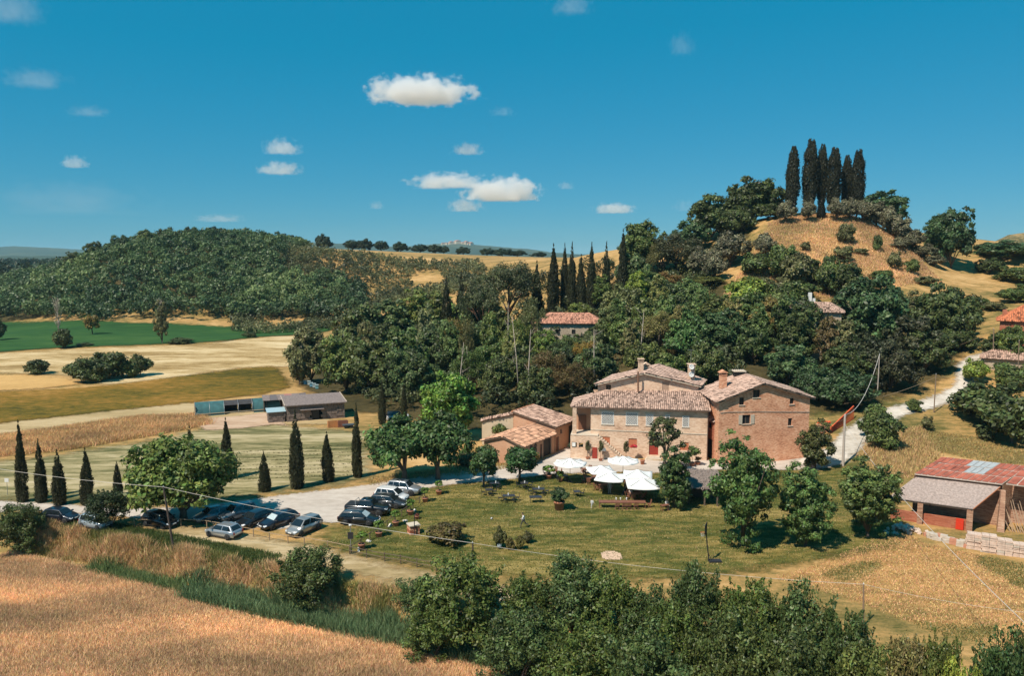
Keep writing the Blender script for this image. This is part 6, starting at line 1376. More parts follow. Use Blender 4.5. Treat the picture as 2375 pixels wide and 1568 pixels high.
def car(style, pr, pf, body, label, roof_rails=False, near=1, sunshade=False, roofcol=None):
    """pr, pf: ground points of the near-side rear and front wheels"""
    L_, W, H_, belt, bon, wb, wt, rt, rbx, wr, wbase, roh = STY[style]
    pr, pf = Vector(pr[:2]), Vector(pf[:2]); f = (pf - pr).normalized(); side = Vector((f.y, -f.x))    # right-hand side
    toward = 1 if side.dot(-((pr + pf) / 2)) > 0 else -1                                            # which side faces the camera
    mid = (pr + pf) / 2 - side * toward * (W / 2 - .1)
    e = empty('parked_car', (mid.x, mid.y, h1(mid.x, mid.y) + .07), math.atan2(f.y, f.x), label, 'car')
    x_r = -wbase / 2 - roh; x_f = x_r + L_; off = (x_r + x_f) / 2; hw = W / 2; zb = wr * .62
    X = lambda x: x + off
    st = [(x_f - .02, zb + .12, bon - .16, .74), (x_f - .12, zb + .02, bon - .04, .86), (x_f - .45, zb, bon + .02, .97), (wbase / 2, zb, (bon + belt) / 2 + .03, 1.0), (X(wb) - .02, zb, belt, 1.0), (X(0), zb, belt + .01, 1.0), (X(rt) + .2, zb, belt + .02, 1.0), (-wbase / 2, zb, belt + .03, .995), (x_r + .18, zb + .05, belt + .02, .93), (x_r + .02, zb + .14, belt - .12, .84)]
    if style == 'pickup': st = st[:6] + [(X(rbx) - .05, zb, belt, 1.0), (-wbase / 2, zb, belt, 1), (x_r + .1, zb + .1, belt, .97), (x_r + .02, zb + .14, belt - .05, .95)]
    mb = MB(); n = 12
    for x, z0, z1, k in st:
        w = hw * k; zm = z0 + (z1 - z0) * .55
        for y, z in ((-w*.84, z0), (w*.84, z0), (w*.97, z0 + .10), (w, zm), (w*.965, z1 - .10), (w*.90, z1 - .02), (w*.45, z1 + .025), (-w*.45, z1 + .025), (-w*.90, z1 - .02), (-w*.965, z1 - .10), (-w, zm), (-w*.97, z0 + .10)): mb.v.append((x, y, z))
    for i in range(len(st) - 1):
        for k in range(n): mb.f.append((i*n + k, i*n + (k+1) % n, (i+1)*n + (k+1) % n, (i+1)*n + k))
    mb.f.append(tuple(range(n))); mb.f.append(tuple((len(st)-1)*n + k for k in range(n))[::-1])
    mb.build('body', body, e, True)
    # cabin
    cw, rw_ = hw * .90, hw * .70; zr_ = H_; bx0, bx1 = X(wb), X(rbx) ; tx0, tx1 = X(wt), X(rt)
    bm = bmesh.new(); c8 = [(bx0, -cw, belt - .03), (bx0, cw, belt - .03), (bx1, cw, belt - .02), (bx1, -cw, belt - .02), (tx0, -rw_, zr_ - .06), (tx0, rw_, zr_ - .06), (tx1, rw_, zr_ - .05), (tx1, -rw_, zr_ - .05), ((tx0+tx1)/2, -rw_ * 1.02, zr_), ((tx0+tx1)/2, rw_ * 1.02, zr_), ((bx0+bx1)/2, cw, belt - .03), ((bx0+bx1)/2, -cw, belt - .03)]
    vs = [bm.verts.new(p) for p in c8]
    for fc in ((0,1,5,4), (2,3,7,6), (1,10,9,5), (10,2,6,9), (3,11,8,7), (11,0,4,8), (4,5,9,8), (8,9,6,7)): bm.faces.new([vs[i] for i in fc])
    bmesh.ops.recalc_face_normals(bm, faces=bm.faces); bmesh.ops.bevel(bm, geom=[ed for ed in bm.edges if not ed.is_boundary], offset=.07, segments=2, affect='EDGES', profile=.6)
    me = bpy.data.meshes.new('cabin'); bm.to_mesh(me); bm.free(); me.polygons.foreach_set('use_smooth', [True] * len(me.polygons)); link('cabin', me, e, roofcol or body)
    def pane(a, b_, c_, d, m_, name, ins=(.06, .06, .05, .05)):
        a, b_, c_, d = map(Vector, (a, b_, c_, d)); nn = (b_ - a).cross(d - a).normalized()
        if nn.dot((a + c_) / 2 - Vector(((bx0+bx1)/2, 0, belt))) < 0: nn = -nn
        q = lambda u, v: a.lerp(b_, u).lerp(d.lerp(c_, u), v) + nn * .012
        p = [q(ins[0], ins[2]), q(1 - ins[1], ins[2]), q(1 - ins[1], 1 - ins[3]), q(ins[0], 1 - ins[3])]
        return MB().prism(p, nn * .012).build(name, m_, e)
    zt_ = zr_ - .06
    pane((bx0, -cw, belt), (bx0, cw, belt), (tx0, rw_, zt_), (tx0, -rw_, zt_), m_shade if sunshade else m_cglass, 'windscreen', (.07, .07, .06, .08)); pane((bx1, -cw, belt), (bx1, cw, belt), (tx1, rw_, zt_), (tx1, -rw_, zt_), m_cglass, 'rear_window', (.1, .1, .12, .12))
    nwin = 2 if style in ('hatch', 'small', 'pickup') else 3
    for s_ in (1, -1):
        for k in range(nwin):
            g = [0, .5, .97] if nwin == 2 else [0, .40, .72, .97]
            fa, fb_ = g[k], g[k + 1]; B_ = lambda q, x0, x1: x0 + (x1 - x0) * q
            pane((B_(fa, bx0 - .12, bx1 + .1), s_ * cw, belt + .01), (B_(fb_, bx0 - .12, bx1 + .1), s_ * cw, belt + .01), (B_(fb_, tx0, tx1), s_ * rw_, zt_), (B_(fa, tx0, tx1), s_ * rw_, zt_), m_cglass, 'side_window', (.04, .05, .03, .12))
        MB().box(bx0 - .32, bx0 - .14, s_ * (hw * .95) - (0 if s_ > 0 else .2), s_ * (hw * .95) + (.2 if s_ > 0 else 0), belt + .0, belt + .14).build('wing_mirror', body, e)
        for xx in (-wbase / 2, wbase / 2):
            a = MB().lathe([(.02, 0), (wr * 1.17, 0), (wr * 1.17, .012), (.02, .012)], 18).build('wheel_arch', m_trim, e); a.matrix_local = Matrix.Translation((xx, s_ * (hw - .0), wr)) @ Matrix.Rotation(-s_ * math.pi / 2, 4, 'X')
            w = MB().lathe([(wr * .3, -.1), (wr * .96, -.1), (wr, -.06), (wr, .06), (wr * .96, .1), (wr * .3, .1)], 18).build('wheel', m_tyre, e, True); w.matrix_local = Matrix.Translation((xx, s_ * (hw - .05), wr)) @ Matrix.Rotation(-s_ * math.pi / 2, 4, 'X')
            rm = MB().lathe([(.02, .085), (wr * .16, .1), (wr * .60, .075), (wr * .68, .105), (wr * .68, .06)], 18, cap=True)
            rm.build('rim', m_rim, w, True)
            sp = MB()
            for k in range(5): a_ = k * 1.2566; sp.prism([(math.cos(a_ + d_) * r_, math.sin(a_ + d_) * r_, .1) for d_, r_ in ((.35, wr * .28), (.35, wr * .58), (.9, wr * .58), (.9, wr * .28))], (0, 0, .008))
            sp.build('rim_gap', m_trim, w)
        hl = MB().prism([(x_f - .06, s_ * hw * .50, bon - .20), (x_f - .10, s_ * hw * .80, bon - .20), (x_f - .34, s_ * hw * .93, bon - .10), (x_f - .30, s_ * hw * .80, bon - .03), (x_f - .10, s_ * hw * .52, bon - .08)], (.05, s_ * .03, .02)).build('headlight', m_lamp, e)
        MB().prism([(x_r + .02, s_ * hw * .60, belt - .32), (x_r + .02, s_ * hw * .82, belt - .32), (x_r + .05, s_ * hw * .80, belt - .05), (x_r + .05, s_ * hw * .62, belt - .05)], (-.04, s_ * .04, 0)).build('tail_light', m_tail, e)
        MB().box(-wbase / 2 + wr * 1.2, wbase / 2 - wr * 1.2, s_ * hw - .02, s_ * hw + .015, zb, zb + .08).build('sill_trim', m_trim, e)
        if roof_rails: MB().tube([(tx0 - .25, s_ * rw_ * .93, zr_ + .0), (tx0 - .4, s_ * rw_ * .93, zr_ + .05), (tx1 + .3, s_ * rw_ * .93, zr_ + .05), (tx1 + .15, s_ * rw_ * .93, zr_ - .02)], .02, 5).build('roof_rail', m_metal, e)
    MB().box(x_f - .06, x_f + .01, -hw * .42, hw * .42, bon - .36, bon - .22).build('grille', m_trim, e); MB().box(x_f - .10, x_f + .012, -hw * .7, hw * .7, zb + .12, zb + .24).build('front_intake', m_trim, e)
    MB().box(x_f - .02, x_f + .03, -.26, .26, zb + .26, zb + .37).build('front_plate', m_plate, e); MB().box(x_r - .03, x_r + .04, -.26, .26, belt - .34, belt - .23).build('rear_plate', m_plate, e); MB().box(x_r - .01, x_r + .1, -hw * .78, hw * .78, zb + .14, zb + .26).build('rear_bumper_trim', m_trim, e)
    if style == 'pickup': MB().box(x_r + .12, X(rbx) - .1, -hw * .86, hw * .86, belt - .02, belt + .06).build('bed_cover', m_trim, e); MB().tube([(X(rbx) - .25, -hw * .8, belt), (X(rbx) - .35, -hw * .6, H_ - .15), (X(rbx) - .35, hw * .6, H_ - .15), (X(rbx) - .25, hw * .8, belt)], .035, 6).build('roll_bar', m_metal, e)
    if style == 'jeep': MB().box(x_r - .22, x_r - .02, -.38, .38, .75, 1.5).build('spare_wheel', m_tyre, e)
    return e
car('hatch', G(110.4, 1213), G(147.5, 1217.5), P_NVY, 'dark navy hatchback, leftmost car on the grass')
car('small', G(189.4, 1229), G(229, 1232.6), P_ICE, 'small pale blue car half hidden by the dark round tree')
car('mpv', G(341, 1222), G(377, 1229), P_BLK, 'tall black car in the shade of the spreading tree')
car('hatch', G(518, 1207), G(482.5, 1214.5), P_GRY, 'grey-blue car nose out at the left end of the angled row', sunshade=False)
car('suv', G(578, 1202), G(541, 1212), P_GRY, 'dark grey car behind the person in the red shirt', roof_rails=True)
car('wagon', G(622, 1212), G(584, 1226), P_BLK, 'black car squeezed between the grey and the dark blue ones')
car('wagon', G(685.5, 1214), G(626.4, 1233), P_NVY, 'dark blue estate car with a sunshade, second from the right of the angled row', sunshade=True, roof_rails=True)
car('mpv', G(739.6, 1228.5), G(696.6, 1247.5), P_CHM, 'silver-beige people carrier at the right end of the angled row')
car('hatch', G(529.3, 1255), G(485, 1246), P_SIL, 'silver hatchback parked alone on the dirt track, rear to the right')
car('wagon', G(797.7, 1219), G(859.8, 1222.5), P_BLK, 'black estate car with a bluish windscreen shade beside the lemon pots', sunshade=True, roof_rails=True)
car('pickup', G(812, 1195), G(887.5, 1200), P_BLK, 'black pickup truck behind the black estate car')
car('wagon', G(868, 1178), G(922, 1182), P_DGR, 'charcoal car half hidden behind the pickup truck')
car('mpv', G(872, 1163), G(931, 1169), P_WHT, 'white people carrier with dark windows in the right-hand row', roof_rails=True)
car('suv', G(905, 1147.5), G(958, 1152), P_SIL, 'silver off-roader, farthest car of the right-hand row')
car('jeep', G(905, 980), G(942, 978), P_WHT, 'white off-road car with a dark top under the trees by the hut', roofcol=P_BLK)

# ================================================================== terrace, garden furniture, people
m_canvas = plain('white_canvas', (.74, .74, .72), .8, var=.05); m_teak = plain('dark_teak', (.21, .085, .05), .65, var=.25, scale=5); m_iron = plain('black_iron', (.035, .035, .038), .5, .3, var=.2); m_terra = plain('terracotta', (.43, .17, .095), .85, var=.2, scale=5, bump=.2)
m_soilp = plain('potting_soil', (.06, .045, .035), .95)
def parasol(px, py, half, n, rz, h, label, tilt=0):
    g = G(px, py); e = empty('parasol', g, rz, label, 'parasol', 'white parasols over the tables')
    zt, ze = h, h - half * .25; mb = MB(); k = max(n, 4); per = []
    for i in range(k): a = 2 * math.pi * i / k; per.append((math.cos(a) * half, math.sin(a) * half))
    m_ = 6; V = []; rows = 5
    for r_ in range(rows + 1):
        f = r_ / rows
        for i in range(k):
            for j in range(m_):
                t = j / m_; x = per[i][0] * (1 - t) + per[(i+1) % k][0] * t; y = per[i][1] * (1 - t) + per[(i+1) % k][1] * t
                sagv = -.10 * half * math.sin(math.pi * t) * f * .5 - .06 * half * math.sin(math.pi * f)
                V.append((x * f, y * f, zt - (zt - ze) * f + sagv + math.tan(tilt) * x * f))
    w = k * m_; mb.v = V
    for r_ in range(rows):
        for i in range(w): mb.f.append((r_*w + i, r_*w + (i+1) % w, (r_+1)*w + (i+1) % w, (r_+1)*w + i))
    b = len(mb.v)
    for i in range(w): x, y, z = V[rows*w + i]; mb.v.append((x, y, z - .16))
    for i in range(w): mb.f.append((rows*w + i, rows*w + (i+1) % w, b + (i+1) % w, b + i))
    mb.build('canopy', m_canvas, e, True, fix=False)
    MB().tube([(0, 0, 0), (0, 0, zt + .08)], .03, 7).build('pole', m_darkwood, e)
    MB().lathe([(.38, 0), (.38, .06), (.12, .1), (.07, .3)], 12).build('base', m_iron, e)
    for i in range(k): MB().bar((0, 0, zt - .08), (per[i][0] * .98, per[i][1] * .98, ze - .05 + math.tan(tilt) * per[i][0]), .03).build('rib', m_darkwood, e)
parasol(1322, 1119, 2.25, 8, .1, 3.3, 'octagonal white parasol, leftmost one on the lawn')
parasol(1444.5, 1113, 2.2, 8, .3, 3.3, 'octagonal white parasol nearest the farmhouse wall')
parasol(1393, 1132, 2.3, 4, .95, 3.05, 'square white parasol left of centre in the cluster')
parasol(1414, 1146, 2.5, 4, .55, 2.9, 'square white parasol in the middle of the cluster')
parasol(1478, 1143, 2.6, 4, .6, 3.05, 'square white parasol at the right rear of the cluster')
parasol(1489, 1163, 2.7, 4, .72, 2.95, 'square white parasol at the front right of the cluster')
def chair_proto(name, wood):
    e = empty(name, (0, 0, -50)); m_ = m_teak if wood else m_iron
    if wood:
        s = MB()
        for k in range(4): s.box(-.22, .22, -.2 + k * .105, -.11 + k * .105, .43, .46)
        s.build('seat', m_, e); b = MB()
        for k in range(4): b.prism([(-.21 + k * .11, .2, .5), (-.13 + k * .11, .2, .5), (-.13 + k * .11, .28, .92), (-.21 + k * .11, .28, .92)], (0, .02, 0))
        b.bar((-.23, .29, .94), (.23, .29, .94), .05).build('backrest', m_, e)
        for s_ in (-1, 1): MB().bar((s_ * .22, -.22, 0), (s_ * .22, .2, .5), .045).build('leg', m_, e); MB().bar((s_ * .22, .26, 0), (s_ * .22, -.18, .45), .045).build('leg', m_, e); MB().bar((s_ * .22, .2, .45), (s_ * .22, .3, .95), .045).build('back_post', m_, e)
    else:
        MB().box(-.21, .21, -.2, .2, .43, .455).build('seat', m_, e); b = MB().tube([(-.2, .2, .45), (-.2, .26, .85), (-.12, .28, .93), (.12, .28, .93), (.2, .26, .85), (.2, .2, .45)], .018, 5)
        for k in range(3): b.tube([(-.12 + k * .12, .21, .47), (-.12 + k * .12, .28, .92)], .012, 4)
        b.build('backrest', m_, e)
        for x in (-.19, .19):
            for y in (-.18, .19): MB().tube([(x * 1.1, y * 1.15, 0), (x, y, .43)], .016, 5).build('leg', m_, e)
    return e
cw_, ci_ = chair_proto('wooden_chair', True), chair_proto('metal_chair', False); first = {True: True, False: True}
def chair(wood, x, y, rz, label, group):
    pr_ = cw_ if wood else ci_
    if first[wood]: o = pr_; first[wood] = False
    else: o = copy_tree(pr_)
    o.location = (x, y, h1(x, y) + .03); o.rotation_euler = (0, 0, rz); tag(o, label, 'chair', group)
def table(wood, g, rz, lx, ly, label, group=None, cloth=None):
    m_ = m_teak if wood else m_iron; e = empty('wooden_table' if wood else 'metal_table', (g.x, g.y, h1(g.x, g.y) + .03), rz, label, 'table', group)
    t = MB()
    if wood:
        n = max(3, int(ly / .14))
        for k in range(n): MB().box(-lx/2, lx/2, -ly/2 + k * ly/n, -ly/2 + (k + .9) * ly/n, .71, .745).build('plank', m_, e)
        MB().box(-lx/2 + .08, lx/2 - .08, -ly/2 + .05, ly/2 - .05, .64, .71).build('apron', m_, e)
    else: t.box(-lx/2, lx/2, -ly/2, ly/2, .70, .73).box(-lx/2, lx/2, -ly/2, -ly/2 + .03, .66, .70).build('table_top', plain('dark_slate_top', (.05, .052, .06), .45, .2), e)
    for x in (-1, 1):
        for y in (-1, 1): MB().bar((x * (lx/2 - .1), y * (ly/2 - .1), 0), (x * (lx/2 - .1), y * (ly/2 - .1), .70), .06 if wood else .035).build('leg', m_, e)
    return e
def setting(wood, px, py, rz, lx, ly, seats, lab, clab, group):
    g = G(px, py); table(wood, g, rz, lx, ly, lab); c, s = math.cos(rz), math.sin(rz)
    for (u, v, a) in seats:
        x, y = u * (lx/2 + .28), v * (ly/2 + .28); X_, Y_ = g.x + x * c - y * s, g.y + x * s + y * c
        j = random.uniform(-.25, .25); side = ('far' if v > .5 else 'near' if v < -.5 else '') + (' ' if abs(v) > .5 and abs(u) > .2 else '') + ('left' if u < -.2 else 'right' if u > .2 else '')
        chair(wood, X_, Y_, rz + math.atan2(y, x) - math.pi/2 + j if a is None else a, side + ' side ' + clab, group)
    return g
S4 = ((-1.0, 0, None), (1.0, 0, None), (0, 1.0, None), (0, -1.0, None)); S4b = ((-.5, 1.05, None), (.5, 1.05, None), (-.5, -1.05, None), (.5, -1.05, None)); S6 = S4b + ((1.05, 0, None), (-1.05, 0, None))
mg = 'black metal garden chairs on the lawn'; wg = 'dark wooden garden chairs under the parasols'
for px, py, rz, lx, ly, st, nm in ((1147,1133,.1,1.2,.8,S4b,'in front of the left small tree'),(1216,1133,.0,1.0,.8,S4,'in front of the right small tree'),(1249,1147,.05,1.5,.85,S6,'left of the big terracotta pot'),(1180,1163,.1,1.5,.85,S6,'nearest the open lawn on the left'),(1134,1149,.3,.9,.8,S4,'at the left end of the lawn tables'),(1304,1116,.0,1.5,.8,S4b,'in front of the leftmost parasol'),(1338,1153,.2,.8,.8,((1.0,0,None),(0,1,None)),'half hidden behind the big terracotta pot')):
    setting(False, px, py, rz, lx, ly, st, 'black metal garden table ' + nm, 'black metal chair, table ' + nm, mg)
g = G(1242, 1166); table(False, g, .1, 1.5, .85, 'bare slate-topped table without chairs left of the big terracotta pot')
for px, py, rz, lx, ly, st, nm in ((1281,1104,.1,1.4,.9,S6,'under the leftmost parasol'),(1371,1121,.15,1.5,.9,S6,'at the left of the parasol cluster'),(1400,1137,.1,1.4,1.0,S6,'in the middle of the parasol cluster'),(1362,1100,.1,1.4,.9,S4b,'behind the parasol cluster'),(1470,1138,.3,1.4,.9,S6,'at the right of the parasol cluster'),(1474,1158,.2,1.5,.9,S6,'under the front right parasol'),(1440,1120,.1,1.3,.9,S4b,'under the parasol nearest the house')):
    setting(True, px, py, rz, lx, ly, st, 'dark wooden garden table ' + nm, 'dark wooden chair, table ' + nm, wg)
g = G(1443, 1178); table(True, g, -.03, 5.6, 1.0, 'very long dark wooden table at the front of the parasols'); 
for u in (-.25, .05, .25, .55): chair(True, g.x + u * 2.8, g.y - .75, math.pi + random.uniform(-.1, .1), 'dark wooden chair at the very long table, %s from the left' % ORD[(-.25, .05, .25, .55).index(u)], 'chairs at the long table')
chair(True, g.x + 3.2, g.y, -math.pi / 2, 'dark wooden chair at the right end of the very long table', 'chairs at the long table')
m_pap = plain('white_paper', (.75, .74, .70), .8)
for i, (px, py, hh) in enumerate(((1429,1162,.74),(1439,1162,.74),(1453,1162,.74),(1150,1129,.73),(1250,1142,.73),(1179,1158,.73),(1305,1110,.73),(1217,1129,.73))):
    g = G(px, py + 12) if i < 3 else G(px, py + 5); tag(MB().lathe([(.05, 0), (.07, .02), (.055, .1), (.09, .2), (.05, .27)], 8).build('napkin_holder', m_pap, loc=(g.x, g.y, g.z + hh + .04)), ['left', 'middle', 'right'][i] + ' white paper holder on the very long table' if i < 3 else 'white paper holder on the black metal table ' + ['before the left small tree', 'left of the big pot', 'nearest the open lawn', 'before the leftmost parasol', 'before the right small tree'][i - 3], 'napkin holder', 'paper holders on the tables')
# ---- pots
def pot(px, py, d, h, label, plantkind=None, pw=1.0, ph=1.0, color=LIM, stem=.3, pos=None):
    g = pos or G(px, py); e = empty('potted_plant', g, random.uniform(0, 3), label, 'potted plant')
    MB().lathe([(d*.33, 0), (d*.36, .02), (d*.46, h*.8), (d*.5, h*.82), (d*.52, h*.9), (d*.5, h), (d*.43, h), (d*.42, h*.88)], 18, cap=False).build('pot', m_terra, e, True); MB().lathe([(.01, h*.86), (d*.43, h*.86)], 14, cap=False).build('soil', m_soilp, e)
    if plantkind:
        cr, tk, rw_, rh_ = KINDS[plantkind][0]; o = link('crown', cr, e, color=color); o.location = (0, 0, h * .8 + stem); o.scale = (pw / rw_, pw / rw_, ph / rh_)
        MB().tube([(0, 0, h * .8), (.03, 0, h * .8 + stem), (0, .02, h * .8 + stem + ph * .5)], [.04, .035, .015], 6).build('stem', m_bark, e)
    return e
pot(1297, 1183, 1.35, 1.1, 'big terracotta pot with a dark rounded shrub among the lawn tables', 'bush', 2.6, 1.8, (.06, .10, .035), .05)
LMN = (.11, .19, .03)
for px, py, lab in ((839,1274,'potted lemon tree, nearest the sign post'),(879,1246,'potted lemon tree, second along the fence from the sign post'),(918,1221,'potted lemon tree, third along the fence'),(952,1195,'potted lemon tree, fourth along the fence'),(986,1165,'potted lemon tree, fifth along the fence'),(1018,1148,'potted lemon tree at the foot of the shade tree')):
    pot(px, py, .78, .58, lab, 'potted', 1.25, 1.0, LMN, .35)
pot(967, 1205, .6, .45, 'low terracotta bowl of red plants behind the brick pillar', 'potted', .5, .3, (.18, .05, .03), .0)
pot(1273, 1112, .8, .6, 'potted citrus beside the leftmost wooden table', 'potted', 1.9, 1.2, LMN, .2); pot(1490, 1078, .7, .7, 'terracotta pot left of the farmhouse door steps'); pot(1605, 1082, .9, .6, 'potted agave by the right end of the farmhouse', 'potted', 2.2, 2.3, (.10, .14, .04), .1); pot(1618, 1079, .8, .5, 'reddish trough plant at the farmhouse corner', 'potted', 1.2, .8, (.20, .12, .04), .0)
pot(1452, 1072, .6, .5, 'pot of climbing rose on the farmhouse wall', 'potted', .9, 2.6, (.10, .09, .035), .1); pot(1393, 1070, .6, .4, 'tall climbing plant beside the little red door', 'potted', .9, 2.6, (.11, .11, .04), .1); pot(1363, 1066, .6, .4, 'climbing plant on the stair wall', 'potted', .8, 2.4, (.10, .10, .04), .1)
pot(1330, 1052, .8, .4, 'spiky palm-like plant at the stair corner', 'potted', 1.8, 1.2, (.05, .07, .03), .1); pot(1300, 1118, .6, .45, 'small potted oleander behind the metal tables', 'potted', 1.2, 1.0, LMN, .1)
fb_px = G(1468, 1066); e = empty('flower_box', (fb_px.x, fb_px.y - .25, at(1468, 1036, fb_px.y).z), -.15, 'window box of bright red geraniums on the farmhouse wall', 'flower box')
MB().box(-.5, .5, -.12, .12, -.15, .1).build('box', m_terra, e); cr, tk, a_, b_ = KINDS['potted'][0]; o = link('flowers', cr, e, color=(.55, .02, .02)); o.scale = (1.2, .7, .7); o.location = (0, 0, -.35)
e = empty('wall_notice', (G(1336, 1056).x, G(1336, 1056).y - .1, 0), -.15, 'small white framed notice on the stair wall', 'notice'); q = st0 + out; e.location = (q.x + .5, q.y - .14, 2.1); MB().box(-.3, .3, -.03, 0, -.35, .35).build('frame', m_darkwood, e); MB().box(-.24, .24, -.045, -.03, -.29, .29).build('sheet', m_pap, e)
q = FL + out - fd * 1.9; e = empty('menu_board', (q.x, q.y - .35, 1.55), -.15, 'small white menu board near the little red door', 'board'); MB().box(-.42, .42, -.03, 0, -.25, .25).build('panel', m_pap, e); MB().box(-.03, .03, 0, .04, -1.55, .25).build('post', m_iron, e)
# ---- brick pillar with lamp, signs, basketball stand, ball
g = G(959, 1238); e = empty('brick_pillar', g, .45, 'square brick well-head with a dark iron post on the lawn', 'pillar')
for k in range(5):
    for j in range(3): MB().box(-.55 + j * .37, -.2 + j * .37, -.55, .55, k * .2, k * .2 + .185).build('brick_course', m_redbrick if (k + j) % 3 else m_brickr, e)
MB().box(-.62, .62, -.62, .62, 1.0, 1.1).build('cap', m_stonetrim, e); MB().tube([(-.1, -.66, 0), (-.1, -.66, 2.2)], .045, 6).build('iron_post', m_iron, e); MB().tube([(-.1, -.66, 2.2), (.2, -.2, 2.35), (.5, .2, 2.2)], .03, 5).build('iron_arm', m_iron, e)
g = G(814, 1286); e = empty('sign_post', g, 0, 'grey sign post with a dark panel at the fence corner', 'sign')
MB().tube([(0, 0, 0), (0, 0, 3.0)], .045, 7).build('post', m_metal, e); MB().box(-.28, .28, -.05, -.02, 1.6, 2.3).build('panel', m_iron, e); MB().lathe([(.02, 3.0), (.16, 3.0), (.16, 3.1), (.02, 3.12)], 10).build('lamp_head', m_white, e)
g = G(1656, 1304); e = empty('basketball_stand', g, 0, 'portable basketball stand with dark backboard on the lawn edge', 'basketball stand')
hb = at(1636, 1213, g.y).z - g.z; MB().box(-.55, .7, -.35, .35, 0, .18).build('base', m_iron, e); MB().tube([(-.5, 0, .1), (-.75, 0, hb * .5), (-.85, -.05, hb * .75)], .06, 7).build('pole', m_iron, e); MB().tube([(-.2, 0, .15), (-.62, 0, .9)], .035, 5).build('strut', m_iron, e)
MB().prism([(-1.15, -.55, hb - 1.15), (-.72, .35, hb - 1.05), (-.72, .35, hb + .0), (-1.15, -.55, hb - .1)], (.04, -.02, 0)).build('backboard', m_iron, e); t = MB()
for k in range(12): a0, a1 = k * .5236, (k + 1) * .5236; t.tube([(-1.2 + math.cos(a0) * .22, -.1 + math.sin(a0) * .22, hb - .95), (-1.2 + math.cos(a1) * .22, -.1 + math.sin(a1) * .22, hb - .95)], .02, 4, False)
t.build('hoop', plain('orange_hoop', (.55, .15, .03), .5), e)
nt_ = MB(); [nt_.tube([(-1.2 + math.cos(k * .785) * .22, -.1 + math.sin(k * .785) * .22, hb - .95), (-1.2 + math.cos(k * .785 + .4) * .14, -.1 + math.sin(k * .785 + .4) * .14, hb - 1.35)], .012, 3) for k in range(8)]; nt_.build('net', m_white, e)
g = G(1140, 1206); bm = bmesh.new(); bmesh.ops.create_icosphere(bm, subdivisions=2, radius=.13); me = bpy.data.meshes.new('football'); bm.to_mesh(me); bm.free()
e = empty('football', (g.x, g.y, g.z + .16), 0, 'white football lying on the lawn', 'ball'); o = link('ball_shell', me, e, m_white); pz = MB()
for dvec in [v.co.normalized() for v in me.vertices[:12]]:
    ax = dvec.orthogonal().normalized(); bx = dvec.cross(ax); pz.prism([dvec * .127 + (ax * math.cos(k * 1.2566) + bx * math.sin(k * 1.2566)) * .045 for k in range(5)], dvec * .008)
pz.build('dark_panels', m_trim, e)
g = G(1158, 1276); e = empty('plant_sign', g, .2, 'little pale sign by the small bushes on the lawn', 'sign'); MB().box(-.2, .2, -.02, .0, .35, .65).build('panel', plain('pale_blue_card', (.55, .62, .68), .6), e); MB().box(-.02, .02, 0, .03, 0, .4).build('stake', m_darkwood, e)
g = G(18, 1150); e = empty('road_sign', g, 0, 'small white square sign beyond the cypress row', 'sign'); MB().tube([(0, 0, 0), (0, 0, 2.2)], .03, 6).build('post', m_metal, e); MB().box(-.25, .25, -.04, -.01, 1.75, 2.25).build('panel', m_white, e)
# ---- fences
m_rail = plain('fence_timber', (.30, .21, .13), .85, var=.25); m_rail2 = plain('dark_fence_timber', (.12, .085, .055), .85, var=.25)
def fence(pts, m_, label, hgt=.95, rails=(.88,)):
    P = [G(*p) for p in pts]; e = empty('timber_fence', P[0], 0, label, 'fence')
    for i, p in enumerate(P):
        q = p - P[0]; MB().tube([q + Vector((0, 0, -.2)), q + Vector((0, 0, hgt))], .055, 7).build('post', m_, e)
        if i: [MB().tube([P[i-1] - P[0] + Vector((0, -.05, r_)), q + Vector((0, -.05, r_ + random.uniform(-.03, .03)))], .04, 6).build('rail', m_, e) for r_ in rails]
fence(((312,1222),(362,1224),(420,1222),(480,1226),(535,1236),(588,1246),(625,1255),(668,1262),(706,1266),(760,1275),(811,1286)), m_rail, 'pale single-rail timber fence along the parked cars')
fence(((811,1287),(850,1295),(892,1303),(929,1309),(967,1317),(1012,1325)), m_rail2, 'dark two-rail timber fence along the lawn edge', .95, (.85, .45))
fence(((815,1284),(836,1270),(858,1254),(878,1240),(898,1225),(915,1212),(932,1200),(943,1192),(958,1181),(973,1169),(985,1160)), m_rail2, 'dark timber fence with lemon pots dividing car park and lawn', .9, (.82,))
for i, (px, py) in enumerate(((832,1279),(855,1258),(905,1222),(960,1187),(940,1210))):
    g = G(px, py); mb = MB(); rock(mb, (0, 0, .08), (.3, .18, .12), random.Random(i)); tag(mb.build('edging_stone', plain('white_stone', (.62, .56, .48), .9), loc=g), 'white edging stone by the lemon-pot fence, %s from the sign post' % ['nearest', 'second', 'fourth', 'farthest', 'third'][i], 'stone', 'edging stones along the fence')

